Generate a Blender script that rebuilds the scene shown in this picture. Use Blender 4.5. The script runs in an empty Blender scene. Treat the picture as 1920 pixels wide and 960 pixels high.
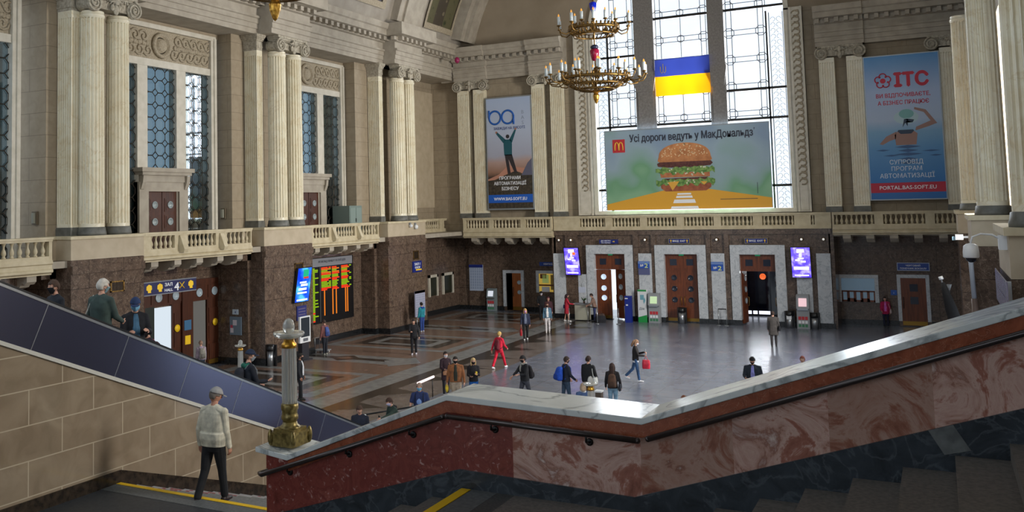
import bpy, bmesh, math, random
import numpy as np
from mathutils import Vector, Matrix

scene = bpy.context.scene
COL = scene.collection
random.seed(7)
PI = math.pi

# ------------------------------------------------------------------ camera
cam_data = bpy.data.cameras.new('camera')
cam = bpy.data.objects.new('camera', cam_data)
COL.objects.link(cam)
YAW, PITCH, ROLL = 0.509153786, -0.0709798917, -0.0227990406
_f = Vector((-math.sin(YAW), math.cos(YAW), 0)); _r = Vector((math.cos(YAW), math.sin(YAW), 0)); _u = Vector((0, 0, 1))
_f2 = math.cos(PITCH) * _f - math.sin(PITCH) * _u
_u2 = math.cos(PITCH) * _u + math.sin(PITCH) * _f
_r3 = math.cos(ROLL) * _r + math.sin(ROLL) * _u2
_u3 = math.cos(ROLL) * _u2 - math.sin(ROLL) * _r
cam.matrix_world = Matrix(((_r3.x, _u3.x, -_f2.x, 0), (_r3.y, _u3.y, -_f2.y, 0), (_r3.z, _u3.z, -_f2.z, 7.2), (0, 0, 0, 1)))
cam_data.sensor_width = 36
cam_data.lens = 32.506
cam_data.shift_x = 0.0928
cam_data.shift_y = -0.1110
cam_data.clip_start = 0.1
cam_data.clip_end = 400
scene.camera = cam

# ------------------------------------------------------------------ light
scene.view_settings.view_transform = 'Standard'
scene.view_settings.look = 'None'
scene.view_settings.exposure = 0.2
scene.view_settings.gamma = 1.0
scene.view_settings.use_curve_mapping = False
world = bpy.data.worlds.new('sky')
scene.world = world
world.use_nodes = True
world.node_tree.nodes['Background'].inputs[0].default_value = (0.80, 0.90, 1.0, 1)
world.node_tree.nodes['Background'].inputs[1].default_value = 1.25

def area_light(name, loc, rot, sx, sy, power, color):
    d = bpy.data.lights.new(name, 'AREA')
    d.shape = 'RECTANGLE'; d.size = sx; d.size_y = sy; d.energy = power; d.color = color
    o = bpy.data.objects.new(name, d); COL.objects.link(o)
    o.location = loc; o.rotation_euler = rot
    return o
# daylight behind the great window (faces down the hall)
area_light('daylight_great_window', (-12.9, 58.6, 13.4), (PI / 2 - PI, 0, 0), 15.0, 16.0, 9000, (0.93, 0.97, 1.0))
# daylight through the tall windows of the right hand bays
for xx, yy, sy, pw in ((3.4, 13.2, 5.0, 3000), (6.0, 40.2, 5.0, 6500)):
    area_light('daylight_side_window', (xx, yy, 10.6), (0, PI / 2, 0), 7.0, sy, pw, (1.0, 0.96, 0.90))

# ------------------------------------------------------------------ helpers
def srgb(c):
    c = c / 255.0
    return c / 12.92 if c <= 0.04045 else ((c + 0.055) / 1.055) ** 2.4
def lin(rgb): return (srgb(rgb[0]), srgb(rgb[1]), srgb(rgb[2]), 1.0)

class MB:
    def __init__(s): s.v = []; s.f = []; s.m = []; s.s = []
    def add(s, vs, fs, m=0, smooth=False):
        o = len(s.v); s.v += [tuple(map(float, p)) for p in vs]
        for f in fs: s.f.append([i + o for i in f]); s.m.append(m); s.s.append(smooth)
        return s
    def box(s, x0, x1, y0, y1, z0, z1, m=0):
        v = [(x, y, z) for x in (x0, x1) for y in (y0, y1) for z in (z0, z1)]
        return s.add(v, [(0, 1, 3, 2), (4, 6, 7, 5), (0, 4, 5, 1), (2, 3, 7, 6), (0, 2, 6, 4), (1, 5, 7, 3)], m)
    def prism(s, poly, axis, a0, a1, m=0):
        n = len(poly)
        def P(p, a): return {'x': (a, p[0], p[1]), 'y': (p[0], a, p[1]), 'z': (p[0], p[1], a)}[axis]
        v = [P(p, a0) for p in poly] + [P(p, a1) for p in poly]
        f = [list(range(n)), list(range(2 * n - 1, n - 1, -1))]
        f += [(i, (i + 1) % n, n + (i + 1) % n, n + i) for i in range(n)]
        return s.add(v, f, m)
    def lathe(s, prof, c=(0, 0, 0), n=16, m=0, smooth=True, M=None):
        v = []; f = []
        for r, z in prof:
            for i in range(n):
                a = 2 * PI * i / n; p = Vector((r * math.cos(a), r * math.sin(a), z))
                if M: p = M @ p
                v.append((c[0] + p[0], c[1] + p[1], c[2] + p[2]))
        k = len(prof)
        for j in range(k - 1):
            for i in range(n): f.append((j * n + i, j * n + (i + 1) % n, (j + 1) * n + (i + 1) % n, (j + 1) * n + i))
        s.add(v, f, m, smooth)
        o = len(s.v) - len(v)
        if prof[0][0] > 1e-4: s.f.append([o + i for i in range(n - 1, -1, -1)]); s.m.append(m); s.s.append(False)
        if prof[-1][0] > 1e-4: s.f.append([o + (k - 1) * n + i for i in range(n)]); s.m.append(m); s.s.append(False)
        return s
    def tube(s, pts, r, n=8, m=0, smooth=True, flat=1.0):
        pts = [Vector(p) for p in pts]; k = len(pts)
        rs = r if isinstance(r, (list, tuple)) else [r] * k
        v = []; f = []; prev = None
        for i, p in enumerate(pts):
            t = (pts[min(i + 1, k - 1)] - pts[max(i - 1, 0)])
            t = t.normalized() if t.length > 1e-9 else Vector((0, 0, 1))
            ref = prev if prev is not None else (Vector((0, 0, 1)) if abs(t.z) < 0.9 else Vector((1, 0, 0)))
            a = (ref - t * ref.dot(t))
            if a.length < 1e-6: a = t.orthogonal()
            a.normalize(); b = t.cross(a); prev = a
            for j in range(n):
                q = 2 * PI * j / n
                v.append(p + a * (rs[i] * math.cos(q)) + b * (rs[i] * flat * math.sin(q)))
        for i in range(k - 1):
            for j in range(n): f.append((i * n + j, i * n + (j + 1) % n, (i + 1) * n + (j + 1) % n, (i + 1) * n + j))
        f.append(list(range(n - 1, -1, -1))); f.append([(k - 1) * n + j for j in range(n)])
        return s.add(v, f, m, smooth)
    def ball(s, c, r, nu=12, nv=8, m=0):
        r = r if isinstance(r, (tuple, list)) else (r, r, r)
        v = [(c[0], c[1], c[2] - r[2])]; f = []
        for j in range(1, nv):
            ph = -PI / 2 + PI * j / nv
            for i in range(nu):
                a = 2 * PI * i / nu
                v.append((c[0] + r[0] * math.cos(ph) * math.cos(a), c[1] + r[1] * math.cos(ph) * math.sin(a), c[2] + r[2] * math.sin(ph)))
        v.append((c[0], c[1], c[2] + r[2])); L = len(v) - 1
        for i in range(nu):
            f.append((0, 1 + (i + 1) % nu, 1 + i)); f.append((L, L - nu + i, L - nu + (i + 1) % nu))
            for j in range(nv - 2): f.append((1 + j * nu + i, 1 + j * nu + (i + 1) % nu, 1 + (j + 1) * nu + (i + 1) % nu, 1 + (j + 1) * nu + i))
        return s.add(v, f, m, True)
    def build(s, name, mats, parent=None, bevel=0.0):
        me = bpy.data.meshes.new(name)
        off = (0, 0, 0); q = parent
        while q is not None:
            if '_o' in q: off = q['_o']; break
            q = q.parent
        me.from_pydata([(p[0] - off[0], p[1] - off[1], p[2] - off[2]) for p in s.v], [], s.f)
        if not isinstance(mats, (list, tuple)): mats = [mats]
        for mt in mats: me.materials.append(mt)
        me.polygons.foreach_set('material_index', s.m)
        me.polygons.foreach_set('use_smooth', s.s)
        bm = bmesh.new(); bm.from_mesh(me)
        bmesh.ops.recalc_face_normals(bm, faces=bm.faces)
        bm.to_mesh(me); bm.free(); me.update()
        o = bpy.data.objects.new(name, me); COL.objects.link(o)
        if parent: o.parent = parent
        if bevel > 0:
            b = o.modifiers.new('soft_edges', 'BEVEL'); b.width = bevel; b.segments = 2; b.limit_method = 'ANGLE'
        return o

def tag(o, label, cat, group=None, kind=None):
    o['label'] = label; o['category'] = cat
    if group: o['group'] = group
    if kind: o['kind'] = kind
    return o
ROOTS = []
def thing(name, label, cat, loc=(0, 0, 0), group=None, kind=None):
    """an Empty at the thing's base; parts given in hall coordinates are shifted to it"""
    o = bpy.data.objects.new(name, None); COL.objects.link(o); o.location = loc
    o.empty_display_size = 0.2
    o['_o'] = tuple(loc); ROOTS.append(o)
    return tag(o, label, cat, group, kind)
def local(name, label, cat, loc, rz=0.0, group=None, kind=None):
    """an Empty whose parts are given in its own coordinates"""
    o = bpy.data.objects.new(name, None); COL.objects.link(o); o.location = loc; o.rotation_euler = (0, 0, rz)
    return tag(o, label, cat, group, kind)
def copy_tree(o, loc, rz=None, label=None, group=None):
    r = o.copy(); COL.objects.link(r); r.location = loc
    if rz is not None: r.rotation_euler = (0, 0, rz)
    if label: r['label'] = label
    if group: r['group'] = group
    for ch in list(o.children):
        c = ch.copy(); COL.objects.link(c); c.parent = r
        for g in list(ch.children):
            d = g.copy(); COL.objects.link(d); d.parent = c
    return r
def struct(name, mb, mats, label=None, cat='wall', bevel=0.0):
    o = mb.build(name, mats, None, bevel); o['kind'] = 'structure'
    if label: o['label'] = label; o['category'] = cat
    return o

FONT_RES = 2
def lettering(txt, size, mat, parent, at, ux=(1, 0, 0), uz=(0, 0, 1), align='CENTER', bold=0.0, name='lettering', stretch=None, depth=0.006):
    """flat raised letters; ux = reading direction, uz = up, at = baseline point, in hall coordinates"""
    cu = bpy.data.curves.new(name, 'FONT'); cu.body = txt; cu.size = size; cu.align_x = align
    cu.resolution_u = FONT_RES; cu.extrude = depth
    tmp = bpy.data.objects.new(name, cu); COL.objects.link(tmp)
    dg = bpy.context.evaluated_depsgraph_get()
    me = bpy.data.meshes.new_from_object(tmp.evaluated_get(dg))
    bpy.data.objects.remove(tmp); bpy.data.curves.remove(cu)
    ux = Vector(ux).normalized(); uz = Vector(uz).normalized(); n = ux.cross(uz)
    off = Vector(parent.get('_o', (0, 0, 0))) if parent else Vector((0, 0, 0))
    k = 1.0
    if stretch and me.vertices:
        xs = [v.co.x for v in me.vertices]; w = max(xs) - min(xs)
        if w > 0: k = stretch / w
    for v in me.vertices:
        c = v.co
        v.co = Vector(at) - off + ux * (c.x * k) + uz * c.y + n * c.z
    if bold:                                              # heavier strokes: the same letters struck again a little aside
        vs = [v.co.copy() for v in me.vertices]; fs = [list(p.vertices) for p in me.polygons]; b = bold * size * .9; V = []; F = []
        for k, (dx, dz) in enumerate(((-b, 0), (b, 0), (0, b), (0, -b))):
            V += [tuple(p + ux * dx + uz * dz + n * (.0006 * k)) for p in vs]; F += [[i + k * len(vs) for i in f] for f in fs]
        me.clear_geometry(); me.from_pydata(V, [], F)
    me.materials.clear(); me.materials.append(mat); me.name = name
    o = bpy.data.objects.new(name, me); COL.objects.link(o)
    if parent: o.parent = parent
    return o

# ------------------------------------------------------------------ materials
MATS = {}
def newmat(name):
    m = bpy.data.materials.new(name); m.use_nodes = True
    nt = m.node_tree; return m, nt, nt.nodes['Principled BSDF']
def N(nt, t, **kw):
    n = nt.nodes.new(t)
    for k, v in kw.items(): setattr(n, k, v)
    return n
def ramp(nt, fac, stops, interp='LINEAR'):
    r = N(nt, 'ShaderNodeValToRGB'); r.color_ramp.interpolation = interp
    el = r.color_ramp.elements
    while len(el) > 1: el.remove(el[-1])
    el[0].position = stops[0][0]; el[0].color = stops[0][1]
    for p, c in stops[1:]:
        e = el.new(p); e.color = c
    nt.links.new(fac, r.inputs[0]); return r.outputs[0]
def plain(name, rgb, rough=0.5, metal=0.0, spec=0.5, emit=None, estr=0.0, alpha=1.0):
    m, nt, b = newmat(name)
    b.inputs['Base Color'].default_value = lin(rgb); b.inputs['Roughness'].default_value = rough
    b.inputs['Metallic'].default_value = metal; b.inputs['Specular IOR Level'].default_value = spec
    if emit: b.inputs['Emission Color'].default_value = lin(emit); b.inputs['Emission Strength'].default_value = estr
    b.inputs['Alpha'].default_value = alpha
    return m
def noisy(name, c0, c1, scale=6.0, rough=0.5, detail=6.0, metal=0.0, lo=0.35, hi=0.65, bump=0.0, spec=0.5, distort=0.0):
    m, nt, b = newmat(name)
    tc = N(nt, 'ShaderNodeNewGeometry')
    no = N(nt, 'ShaderNodeTexNoise'); no.inputs['Scale'].default_value = scale; no.inputs['Detail'].default_value = detail
    no.inputs['Distortion'].default_value = distort
    nt.links.new(tc.outputs['Position'], no.inputs['Vector'])
    nt.links.new(ramp(nt, no.outputs[0], [(lo, lin(c0)), (hi, lin(c1))]), b.inputs['Base Color'])
    b.inputs['Roughness'].default_value = rough; b.inputs['Metallic'].default_value = metal; b.inputs['Specular IOR Level'].default_value = spec
    if bump:
        bu = N(nt, 'ShaderNodeBump'); bu.inputs['Strength'].default_value = bump; bu.inputs['Distance'].default_value = 0.02
        nt.links.new(no.outputs[0], bu.inputs['Height']); nt.links.new(bu.outputs[0], b.inputs['Normal'])
    return m
def marble(name, base, dark, vein, scale=2.0, vscale=1.2, vwidth=0.06, rough=0.2, blotch=None, bscale=0.7, vmix=1.0, joints=None):
    """veined stone; optional large blotches of a third colour and fine block joints (w, h)"""
    m, nt, b = newmat(name)
    g = N(nt, 'ShaderNodeNewGeometry'); P = g.outputs['Position']
    n1 = N(nt, 'ShaderNodeTexNoise'); n1.inputs['Scale'].default_value = scale; n1.inputs['Detail'].default_value = 8; n1.inputs['Roughness'].default_value = 0.65
    n1.inputs['Distortion'].default_value = 0.8
    nt.links.new(P, n1.inputs['Vector'])
    col = ramp(nt, n1.outputs[0], [(0.3, lin(dark)), (0.62, lin(base))])
    if blotch:
        n3 = N(nt, 'ShaderNodeTexNoise'); n3.inputs['Scale'].default_value = bscale; n3.inputs['Detail'].default_value = 5; n3.inputs['Distortion'].default_value = 1.0
        nt.links.new(P, n3.inputs['Vector'])
        fac = ramp(nt, n3.outputs[0], [(0.45, (0, 0, 0, 1)), (0.58, (1, 1, 1, 1))])
        mx = N(nt, 'ShaderNodeMix', data_type='RGBA'); nt.links.new(fac, mx.inputs[0]); nt.links.new(col, mx.inputs[6]); mx.inputs[7].default_value = lin(blotch)
        col = mx.outputs[2]
    n2 = N(nt, 'ShaderNodeTexNoise'); n2.inputs['Scale'].default_value = vscale; n2.inputs['Detail'].default_value = 7; n2.inputs['Distortion'].default_value = 1.6
    nt.links.new(P, n2.inputs['Vector'])
    sub = N(nt, 'ShaderNodeMath', operation='SUBTRACT'); nt.links.new(n2.outputs[0], sub.inputs[0]); sub.inputs[1].default_value = 0.5
    ab = N(nt, 'ShaderNodeMath', operation='ABSOLUTE'); nt.links.new(sub.outputs[0], ab.inputs[0])
    vf = ramp(nt, ab.outputs[0], [(0.0, (vmix, vmix, vmix, 1)), (vwidth, (0, 0, 0, 1))])
    mx2 = N(nt, 'ShaderNodeMix', data_type='RGBA'); nt.links.new(vf, mx2.inputs[0]); nt.links.new(col, mx2.inputs[6]); mx2.inputs[7].default_value = lin(vein)
    col = mx2.outputs[2]
    if joints:
        col = add_joints(nt, P, col, *joints)
    nt.links.new(col, b.inputs['Base Color']); b.inputs['Roughness'].default_value = rough
    return m
def add_joints(nt, P, col, w, h, jrgb, mortar=0.012, phase=(0, 0), offset=0.5):
    sx = N(nt, 'ShaderNodeSeparateXYZ'); nt.links.new(P, sx.inputs[0])
    ad = N(nt, 'ShaderNodeMath', operation='ADD'); nt.links.new(sx.outputs[0], ad.inputs[0]); nt.links.new(sx.outputs[1], ad.inputs[1])
    a2 = N(nt, 'ShaderNodeMath', operation='ADD'); nt.links.new(ad.outputs[0], a2.inputs[0]); a2.inputs[1].default_value = phase[0] + 100 * w
    a3 = N(nt, 'ShaderNodeMath', operation='ADD'); nt.links.new(sx.outputs[2], a3.inputs[0]); a3.inputs[1].default_value = phase[1] + 20 * h
    cb = N(nt, 'ShaderNodeCombineXYZ'); nt.links.new(a2.outputs[0], cb.inputs[0]); nt.links.new(a3.outputs[0], cb.inputs[1])
    br = N(nt, 'ShaderNodeTexBrick'); br.offset = offset; br.inputs['Scale'].default_value = 1.0
    br.inputs['Brick Width'].default_value = w; br.inputs['Row Height'].default_value = h
    br.inputs['Mortar Size'].default_value = mortar; br.inputs['Mortar Smooth'].default_value = 0.1; br.inputs['Bias'].default_value = 0
    nt.links.new(cb.outputs[0], br.inputs['Vector'])
    mx = N(nt, 'ShaderNodeMix', data_type='RGBA'); nt.links.new(br.outputs['Fac'], mx.inputs[0]); nt.links.new(col, mx.inputs[6]); mx.inputs[7].default_value = lin(jrgb)
    return mx.outputs[2]
def blocks(name, c0, c1, jrgb, w, h, rough=0.6, scale=3.0, mortar=0.012, phase=(0, 0), vein=None, spec=0.5):
    m, nt, b = newmat(name)
    g = N(nt, 'ShaderNodeNewGeometry'); P = g.outputs['Position']
    no = N(nt, 'ShaderNodeTexNoise'); no.inputs['Scale'].default_value = scale; no.inputs['Detail'].default_value = 7; no.inputs['Distortion'].default_value = 0.7
    nt.links.new(P, no.inputs['Vector'])
    col = ramp(nt, no.outputs[0], [(0.35, lin(c0)), (0.65, lin(c1))])
    col = add_joints(nt, P, col, w, h, jrgb, mortar, phase)
    nt.links.new(col, b.inputs['Base Color']); b.inputs['Roughness'].default_value = rough; b.inputs['Specular IOR Level'].default_value = spec
    return m
def wood(name, c0, c1, rough=0.4):
    m, nt, b = newmat(name)
    g = N(nt, 'ShaderNodeNewGeometry')
    mp = N(nt, 'ShaderNodeMapping'); mp.inputs['Scale'].default_value = (14, 14, 1.2); nt.links.new(g.outputs['Position'], mp.inputs[0])
    no = N(nt, 'ShaderNodeTexNoise'); no.inputs['Scale'].default_value = 1.0; no.inputs['Detail'].default_value = 5; nt.links.new(mp.outputs[0], no.inputs['Vector'])
    nt.links.new(ramp(nt, no.outputs[0], [(0.3, lin(c0)), (0.7, lin(c1))]), b.inputs['Base Color']); b.inputs['Roughness'].default_value = rough
    return m
def breccia(name, stops, scale=1.8, rough=.22, speck=None):
    """broken, cloudy marble: several tones meeting at sharp edges"""
    m, nt, b = newmat(name)
    g = N(nt, 'ShaderNodeNewGeometry'); P = g.outputs['Position']
    no = N(nt, 'ShaderNodeTexNoise'); no.inputs['Scale'].default_value = scale; no.inputs['Detail'].default_value = 12; no.inputs['Roughness'].default_value = .68; no.inputs['Distortion'].default_value = 1.2
    nt.links.new(P, no.inputs['Vector'])
    col = ramp(nt, no.outputs[0], [(p, lin(c)) for p, c in stops])
    if speck:
        n2 = N(nt, 'ShaderNodeTexNoise'); n2.inputs['Scale'].default_value = 16; n2.inputs['Detail'].default_value = 6; n2.inputs['Distortion'].default_value = .8; nt.links.new(P, n2.inputs['Vector'])
        f = ramp(nt, n2.outputs[0], [(.6, (0, 0, 0, 1)), (.72, (.7, .7, .7, 1))])
        mx = N(nt, 'ShaderNodeMix', data_type='RGBA'); nt.links.new(f, mx.inputs[0]); nt.links.new(col, mx.inputs[6]); mx.inputs[7].default_value = lin(speck); col = mx.outputs[2]
    nt.links.new(col, b.inputs['Base Color']); b.inputs['Roughness'].default_value = rough
    return m
def glass_pane(name, tint, clear, rough=0.05):
    """window pane: partly see-through, partly mirror"""
    m = bpy.data.materials.new(name); m.use_nodes = True; nt = m.node_tree
    nt.nodes.remove(nt.nodes['Principled BSDF']); out = nt.nodes['Material Output']
    tr = N(nt, 'ShaderNodeBsdfTransparent'); tr.inputs[0].default_value = lin(tint)
    gl = N(nt, 'ShaderNodeBsdfGlossy'); gl.inputs['Roughness'].default_value = rough; gl.inputs[0].default_value = lin((235, 240, 245))
    mx = N(nt, 'ShaderNodeMixShader'); mx.inputs[0].default_value = 1 - clear
    nt.links.new(tr.outputs[0], mx.inputs[1]); nt.links.new(gl.outputs[0], mx.inputs[2]); nt.links.new(mx.outputs[0], out.inputs[0])
    return m
def glow(name, rgb, strength):
    m = bpy.data.materials.new(name); m.use_nodes = True; nt = m.node_tree
    nt.nodes.remove(nt.nodes['Principled BSDF'])
    e = N(nt, 'ShaderNodeEmission'); e.inputs[0].default_value = lin(rgb); e.inputs[1].default_value = strength
    nt.links.new(e.outputs[0], nt.nodes['Material Output'].inputs[0]); return m

CREAM = marble('cream_marble', (234, 228, 206), (222, 210, 180), (204, 184, 144), scale=1.4, vscale=0.7, vwidth=0.02, rough=0.32, vmix=0.45)
STONE = noisy('warm_grey_stucco', (158, 149, 134), (174, 165, 150), scale=2.0, rough=0.75)
STONE_DK = noisy('carved_stucco', (150, 138, 116), (176, 164, 142), scale=14.0, rough=0.8, bump=0.6)
ORNA = noisy('carved_capital_stone', (150, 142, 126), (190, 182, 164), scale=9.0, rough=0.8, bump=0.5)
TAN = blocks('tan_block_wall', (150, 136, 114), (160, 146, 124), (126, 113, 94), 1.9, 0.86, rough=0.75, mortar=0.012)
TANP = noisy('tan_plain_stone', (176, 161, 136), (188, 174, 150), scale=2.0, rough=0.6)
RAILST = noisy('balustrade_stone', (188, 174, 142), (204, 192, 162), scale=3.0, rough=0.55)
BROWN = marble('dark_brown_marble', (108, 90, 77), (64, 52, 45), (170, 152, 134), scale=4.0, vscale=3.4, vwidth=0.016, rough=0.2, vmix=0.5, joints=(1.7, 1.5, (40, 32, 28), 0.008))
BLACKST = noisy('black_plinth_stone', (22, 24, 26), (38, 40, 42), scale=8.0, rough=0.2)
GREYM = marble('pale_grey_marble', (208, 212, 216), (188, 194, 200), (150, 158, 168), scale=3.0, vscale=1.9, vwidth=0.03, rough=0.22, vmix=0.7)
WOOD = wood('door_wood', (88, 42, 20), (128, 66, 34))
WOODD = wood('dark_door_wood', (58, 28, 14), (84, 42, 22))
FRAMEW = noisy('pale_frame_stone', (196, 190, 174), (210, 204, 190), scale=3.0, rough=0.6)
DKMETAL = plain('dark_bronze_metal', (46, 42, 38), 0.45, 0.6)
LATT = plain('window_lattice_iron', (62, 56, 48), 0.5, 0.4)
BLK = plain('black_paint', (16, 16, 18), 0.35)
DKBASE = noisy('grey_column_base', (86, 86, 80), (110, 110, 104), scale=4.0, rough=0.5)
GOLD = plain('gilded_bronze', (196, 146, 58), 0.3, 0.9)
BRONZE = noisy('aged_bronze', (92, 70, 38), (150, 116, 60), scale=12.0, rough=0.4, metal=0.8)
WHITE = plain('white_paint', (225, 228, 230), 0.5)
GREYP = plain('grey_paint', (130, 134, 138), 0.5)
STEEL = plain('brushed_steel', (170, 174, 178), 0.3, 0.9)
SIGNBLUE = plain('sign_blue', (22, 40, 120), 0.4)
YEL = plain('sign_yellow', (250, 205, 30), 0.5)
WHITEL = plain('sign_white', (238, 240, 244), 0.5)
DARKL = plain('sign_dark', (48, 52, 66), 0.5)
# ------------------------------------------------------------------ floor
def floor_material():
    m, nt, b = newmat('polished_hall_floor')
    g = N(nt, 'ShaderNodeNewGeometry'); P = g.outputs['Position']
    no = N(nt, 'ShaderNodeTexNoise'); no.inputs['Scale'].default_value = 0.9; no.inputs['Detail'].default_value = 8; nt.links.new(P, no.inputs['Vector'])
    col = ramp(nt, no.outputs[0], [(0.3, lin((98, 103, 118))), (0.55, lin((114, 119, 132))), (0.75, lin((124, 120, 128)))])
    mp = N(nt, 'ShaderNodeMapping'); nt.links.new(P, mp.inputs[0])
    br = N(nt, 'ShaderNodeTexBrick'); br.inputs['Scale'].default_value = 1; br.inputs['Brick Width'].default_value = 1.2; br.inputs['Row Height'].default_value = 1.2
    br.inputs['Mortar Size'].default_value = 0.008; br.offset = 0.0; nt.links.new(mp.outputs[0], br.inputs['Vector'])
    mx = N(nt, 'ShaderNodeMix', data_type='RGBA'); nt.links.new(br.outputs['Fac'], mx.inputs[0]); nt.links.new(col, mx.inputs[6]); mx.inputs[7].default_value = lin((44, 44, 48))
    nt.links.new(mx.outputs[2], b.inputs['Base Color'])
    n2 = N(nt, 'ShaderNodeTexNoise'); n2.inputs['Scale'].default_value = 2.5; n2.inputs['Detail'].default_value = 4; nt.links.new(P, n2.inputs['Vector'])
    rr = N(nt, 'ShaderNodeMapRange'); nt.links.new(n2.outputs[0], rr.inputs[0]); rr.inputs[3].default_value = 0.17; rr.inputs[4].default_value = 0.30
    nt.links.new(rr.outputs[0], b.inputs['Roughness'])
    b.inputs['Specular IOR Level'].default_value = 1.0
    return m
FLOOR = floor_material()
F_BROWN = noisy('floor_brown_granite', (112, 90, 78), (132, 108, 94), scale=3.0, rough=0.24)
F_GREY = noisy('floor_grey_granite', (122, 122, 120), (142, 142, 140), scale=3.0, rough=0.24)
F_DARK = noisy('floor_dark_granite', (50, 44, 40), (66, 58, 52), scale=3.0, rough=0.2)
F_MID = noisy('floor_taupe_granite', (104, 92, 86), (122, 112, 106), scale=2.0, rough=0.22)
fl = MB()
_z = [0.0]
def inlay(x0, x1, y0, y1, m, lvl):
    z = 0.0012 * lvl
    fl.add([(x0, y0, z), (x1, y0, z), (x1, y1, z), (x0, y1, z)], [(0, 1, 2, 3)], m)
def diamond(cx, cy, a, b, m, lvl):
    z = 0.0012 * lvl
    fl.add([(cx - a, cy, z), (cx, cy - b, z), (cx + a, cy, z), (cx, cy + b, z)], [(0, 1, 2, 3)], m)
fl.box(-34, 6, -6, 62, -0.3, 0.0, 0)
inlay(-29.8, -21.1, 8, 58, 1, 1)                    # brown field
inlay(-21.1, -19.95, 8, 58, 2, 1)                   # light border
inlay(-19.95, -19.25, 8, 58, 3, 1)                  # dark border
inlay(-19.25, -17.2, 8, 50, 4, 1)                   # taupe strip of the middle field
for k in range(-3, 5):                              # inlaid panels, one per bay
    cy = 43.9 + 11.7 / 2 * k
    if cy < 10 or cy > 57: continue
    if k % 2 == 0:
        inlay(-29.0, -21.5, cy - 2.6, cy + 2.6, 2, 2); inlay(-28.4, -22.1, cy - 2.1, cy + 2.1, 1, 3)
        inlay(-27.8, -22.7, cy - 1.6, cy + 1.6, 3, 4); inlay(-27.2, -23.3, cy - 1.15, cy + 1.15, 2, 5)
        inlay(-26.7, -23.8, cy - 0.7, cy + 0.7, 3, 6)
    else:
        inlay(-29.2, -21.4, cy - 2.9, cy + 2.9, 1, 2)
        inlay(-28.6, -22.4, cy - 0.95, cy + 0.95, 2, 3); inlay(-28.2, -22.8, cy - 0.28, cy + 0.28, 3, 4)
        diamond(-25.5, cy, 0.95, 0.75, 3, 5); diamond(-25.5, cy, 0.5, 0.4, 1, 6)
        diamond(-22.3, cy, 1.0, 1.3, 2, 5)
    for s in (0, 1):                                # dark teeth on the inner side of the border
        fl.add([(-19.25, cy - 1.2 + 3 * s, 0.003), (-17.9, cy - 0.2 + 3 * s, 0.003), (-19.25, cy + 0.2 + 3 * s, 0.003)], [(0, 1, 2)], 3)
struct('floor', fl, [FLOOR, F_BROWN, F_GREY, F_DARK, F_MID], 'polished stone floor of the station hall with a patterned left aisle', 'floor')

# ------------------------------------------------------------------ left wall
PIERS = [(23.56, 27.15), (34.77, 38.63), (46.1, 50.6)]
lw = MB()
lw.box(-34, -30.6, -4, 59.6, 0, 5.55, 0)            # back of the lower recesses
for (a, b) in PIERS:
    lw.box(-30.7, -27.8, a, b, 0, 5.55, 0)
    lw.box(-30.7, -28.6, a - 0.27, a + .1, 0, 5.55, 0); lw.box(-30.7, -28.6, a - .65, a, 4.9, 5.55, 0)
    lw.box(-27.8, -27.72, a + 0.0, b, 5.05, 5.35, 0)
lw.box(-30.7, -29.9, 51.0, 59.6, 0, 5.55, 0)
lw.box(-30.7, -29.52, 38.7, 45.9, 0, 5.2, 0)
lw.box(-30.7, -28.6, 8, 22.0, 0, 5.2, 0)
struct('wall_left_lower', lw, BROWN, 'dark brown marble lower wall with projecting piers on the left of the hall')
bl = MB()
for (a, b) in PIERS:
    bl.box(-30.7, -27.74, a - 0.05, b + 0.05, 0, 0.32, 0)
    bl.box(-30.7, -28.54, a - 0.33, a, 0, 0.32, 0)
bl.box(-30.7, -29.47, 38.7, 45.8, 0, 0.32)
bl.box(-30.7, -29.86, 51.0, 59.4, 0, 0.32)
struct('baseboard_left', bl, BLACKST, 'black stone plinth along the foot of the left wall', 'baseboard')

# upper left wall: piers, window recesses
uw = MB()
SIDES = [23.8, 34.5, 45.45]                           # near faces of the three piers
FARS = [26.95, 38.3, 50.2]
for a, b in zip(SIDES, FARS): uw.box(-32.5, -29.5, a, b, 5.5, 18.4, 0)
uw.box(-33.2, -32.6, -4, 59.6, 5.5, 18.4, 0) if False else None
uw.box(-32.5, -29.5, 8, 15.4, 5.5, 18.4, 0)
uw.box(-31.4, -30.6, 50.2, 58.0, 5.5, 18.4, 0)        # blank end bay
for a, b in ((15.4, 23.8), (26.95, 34.5), (38.3, 45.45)): uw.box(-31.2, -30.3, a, b, 15.62, 18.4, 0)
struct('wall_left_upper', uw, TAN, 'tan block piers of the upper left wall between tall windows')
et = MB()
et.box(-30.59, -30.52, 52.4, 57.0, 7.2, 15.2, 0); et.box(-30.6, -30.54, 52.7, 56.7, 7.5, 14.9, 1)
struct('trim_1', et, [TANP, STONE], 'blank framed stone panel in the end bay of the left wall', 'panel')

# gallery slabs behind the balustrades
gs = MB()
gs.box(-30.6, -28.0, 8, 59.6, 5.3, 5.55, 0)
gs.box(-30.6, 2.6, 56.6, 59.6, 5.1, 5.55, 0)
struct('floor_gallery', gs, STONE, 'stone gallery floor running behind the balustrades', 'floor')

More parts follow.
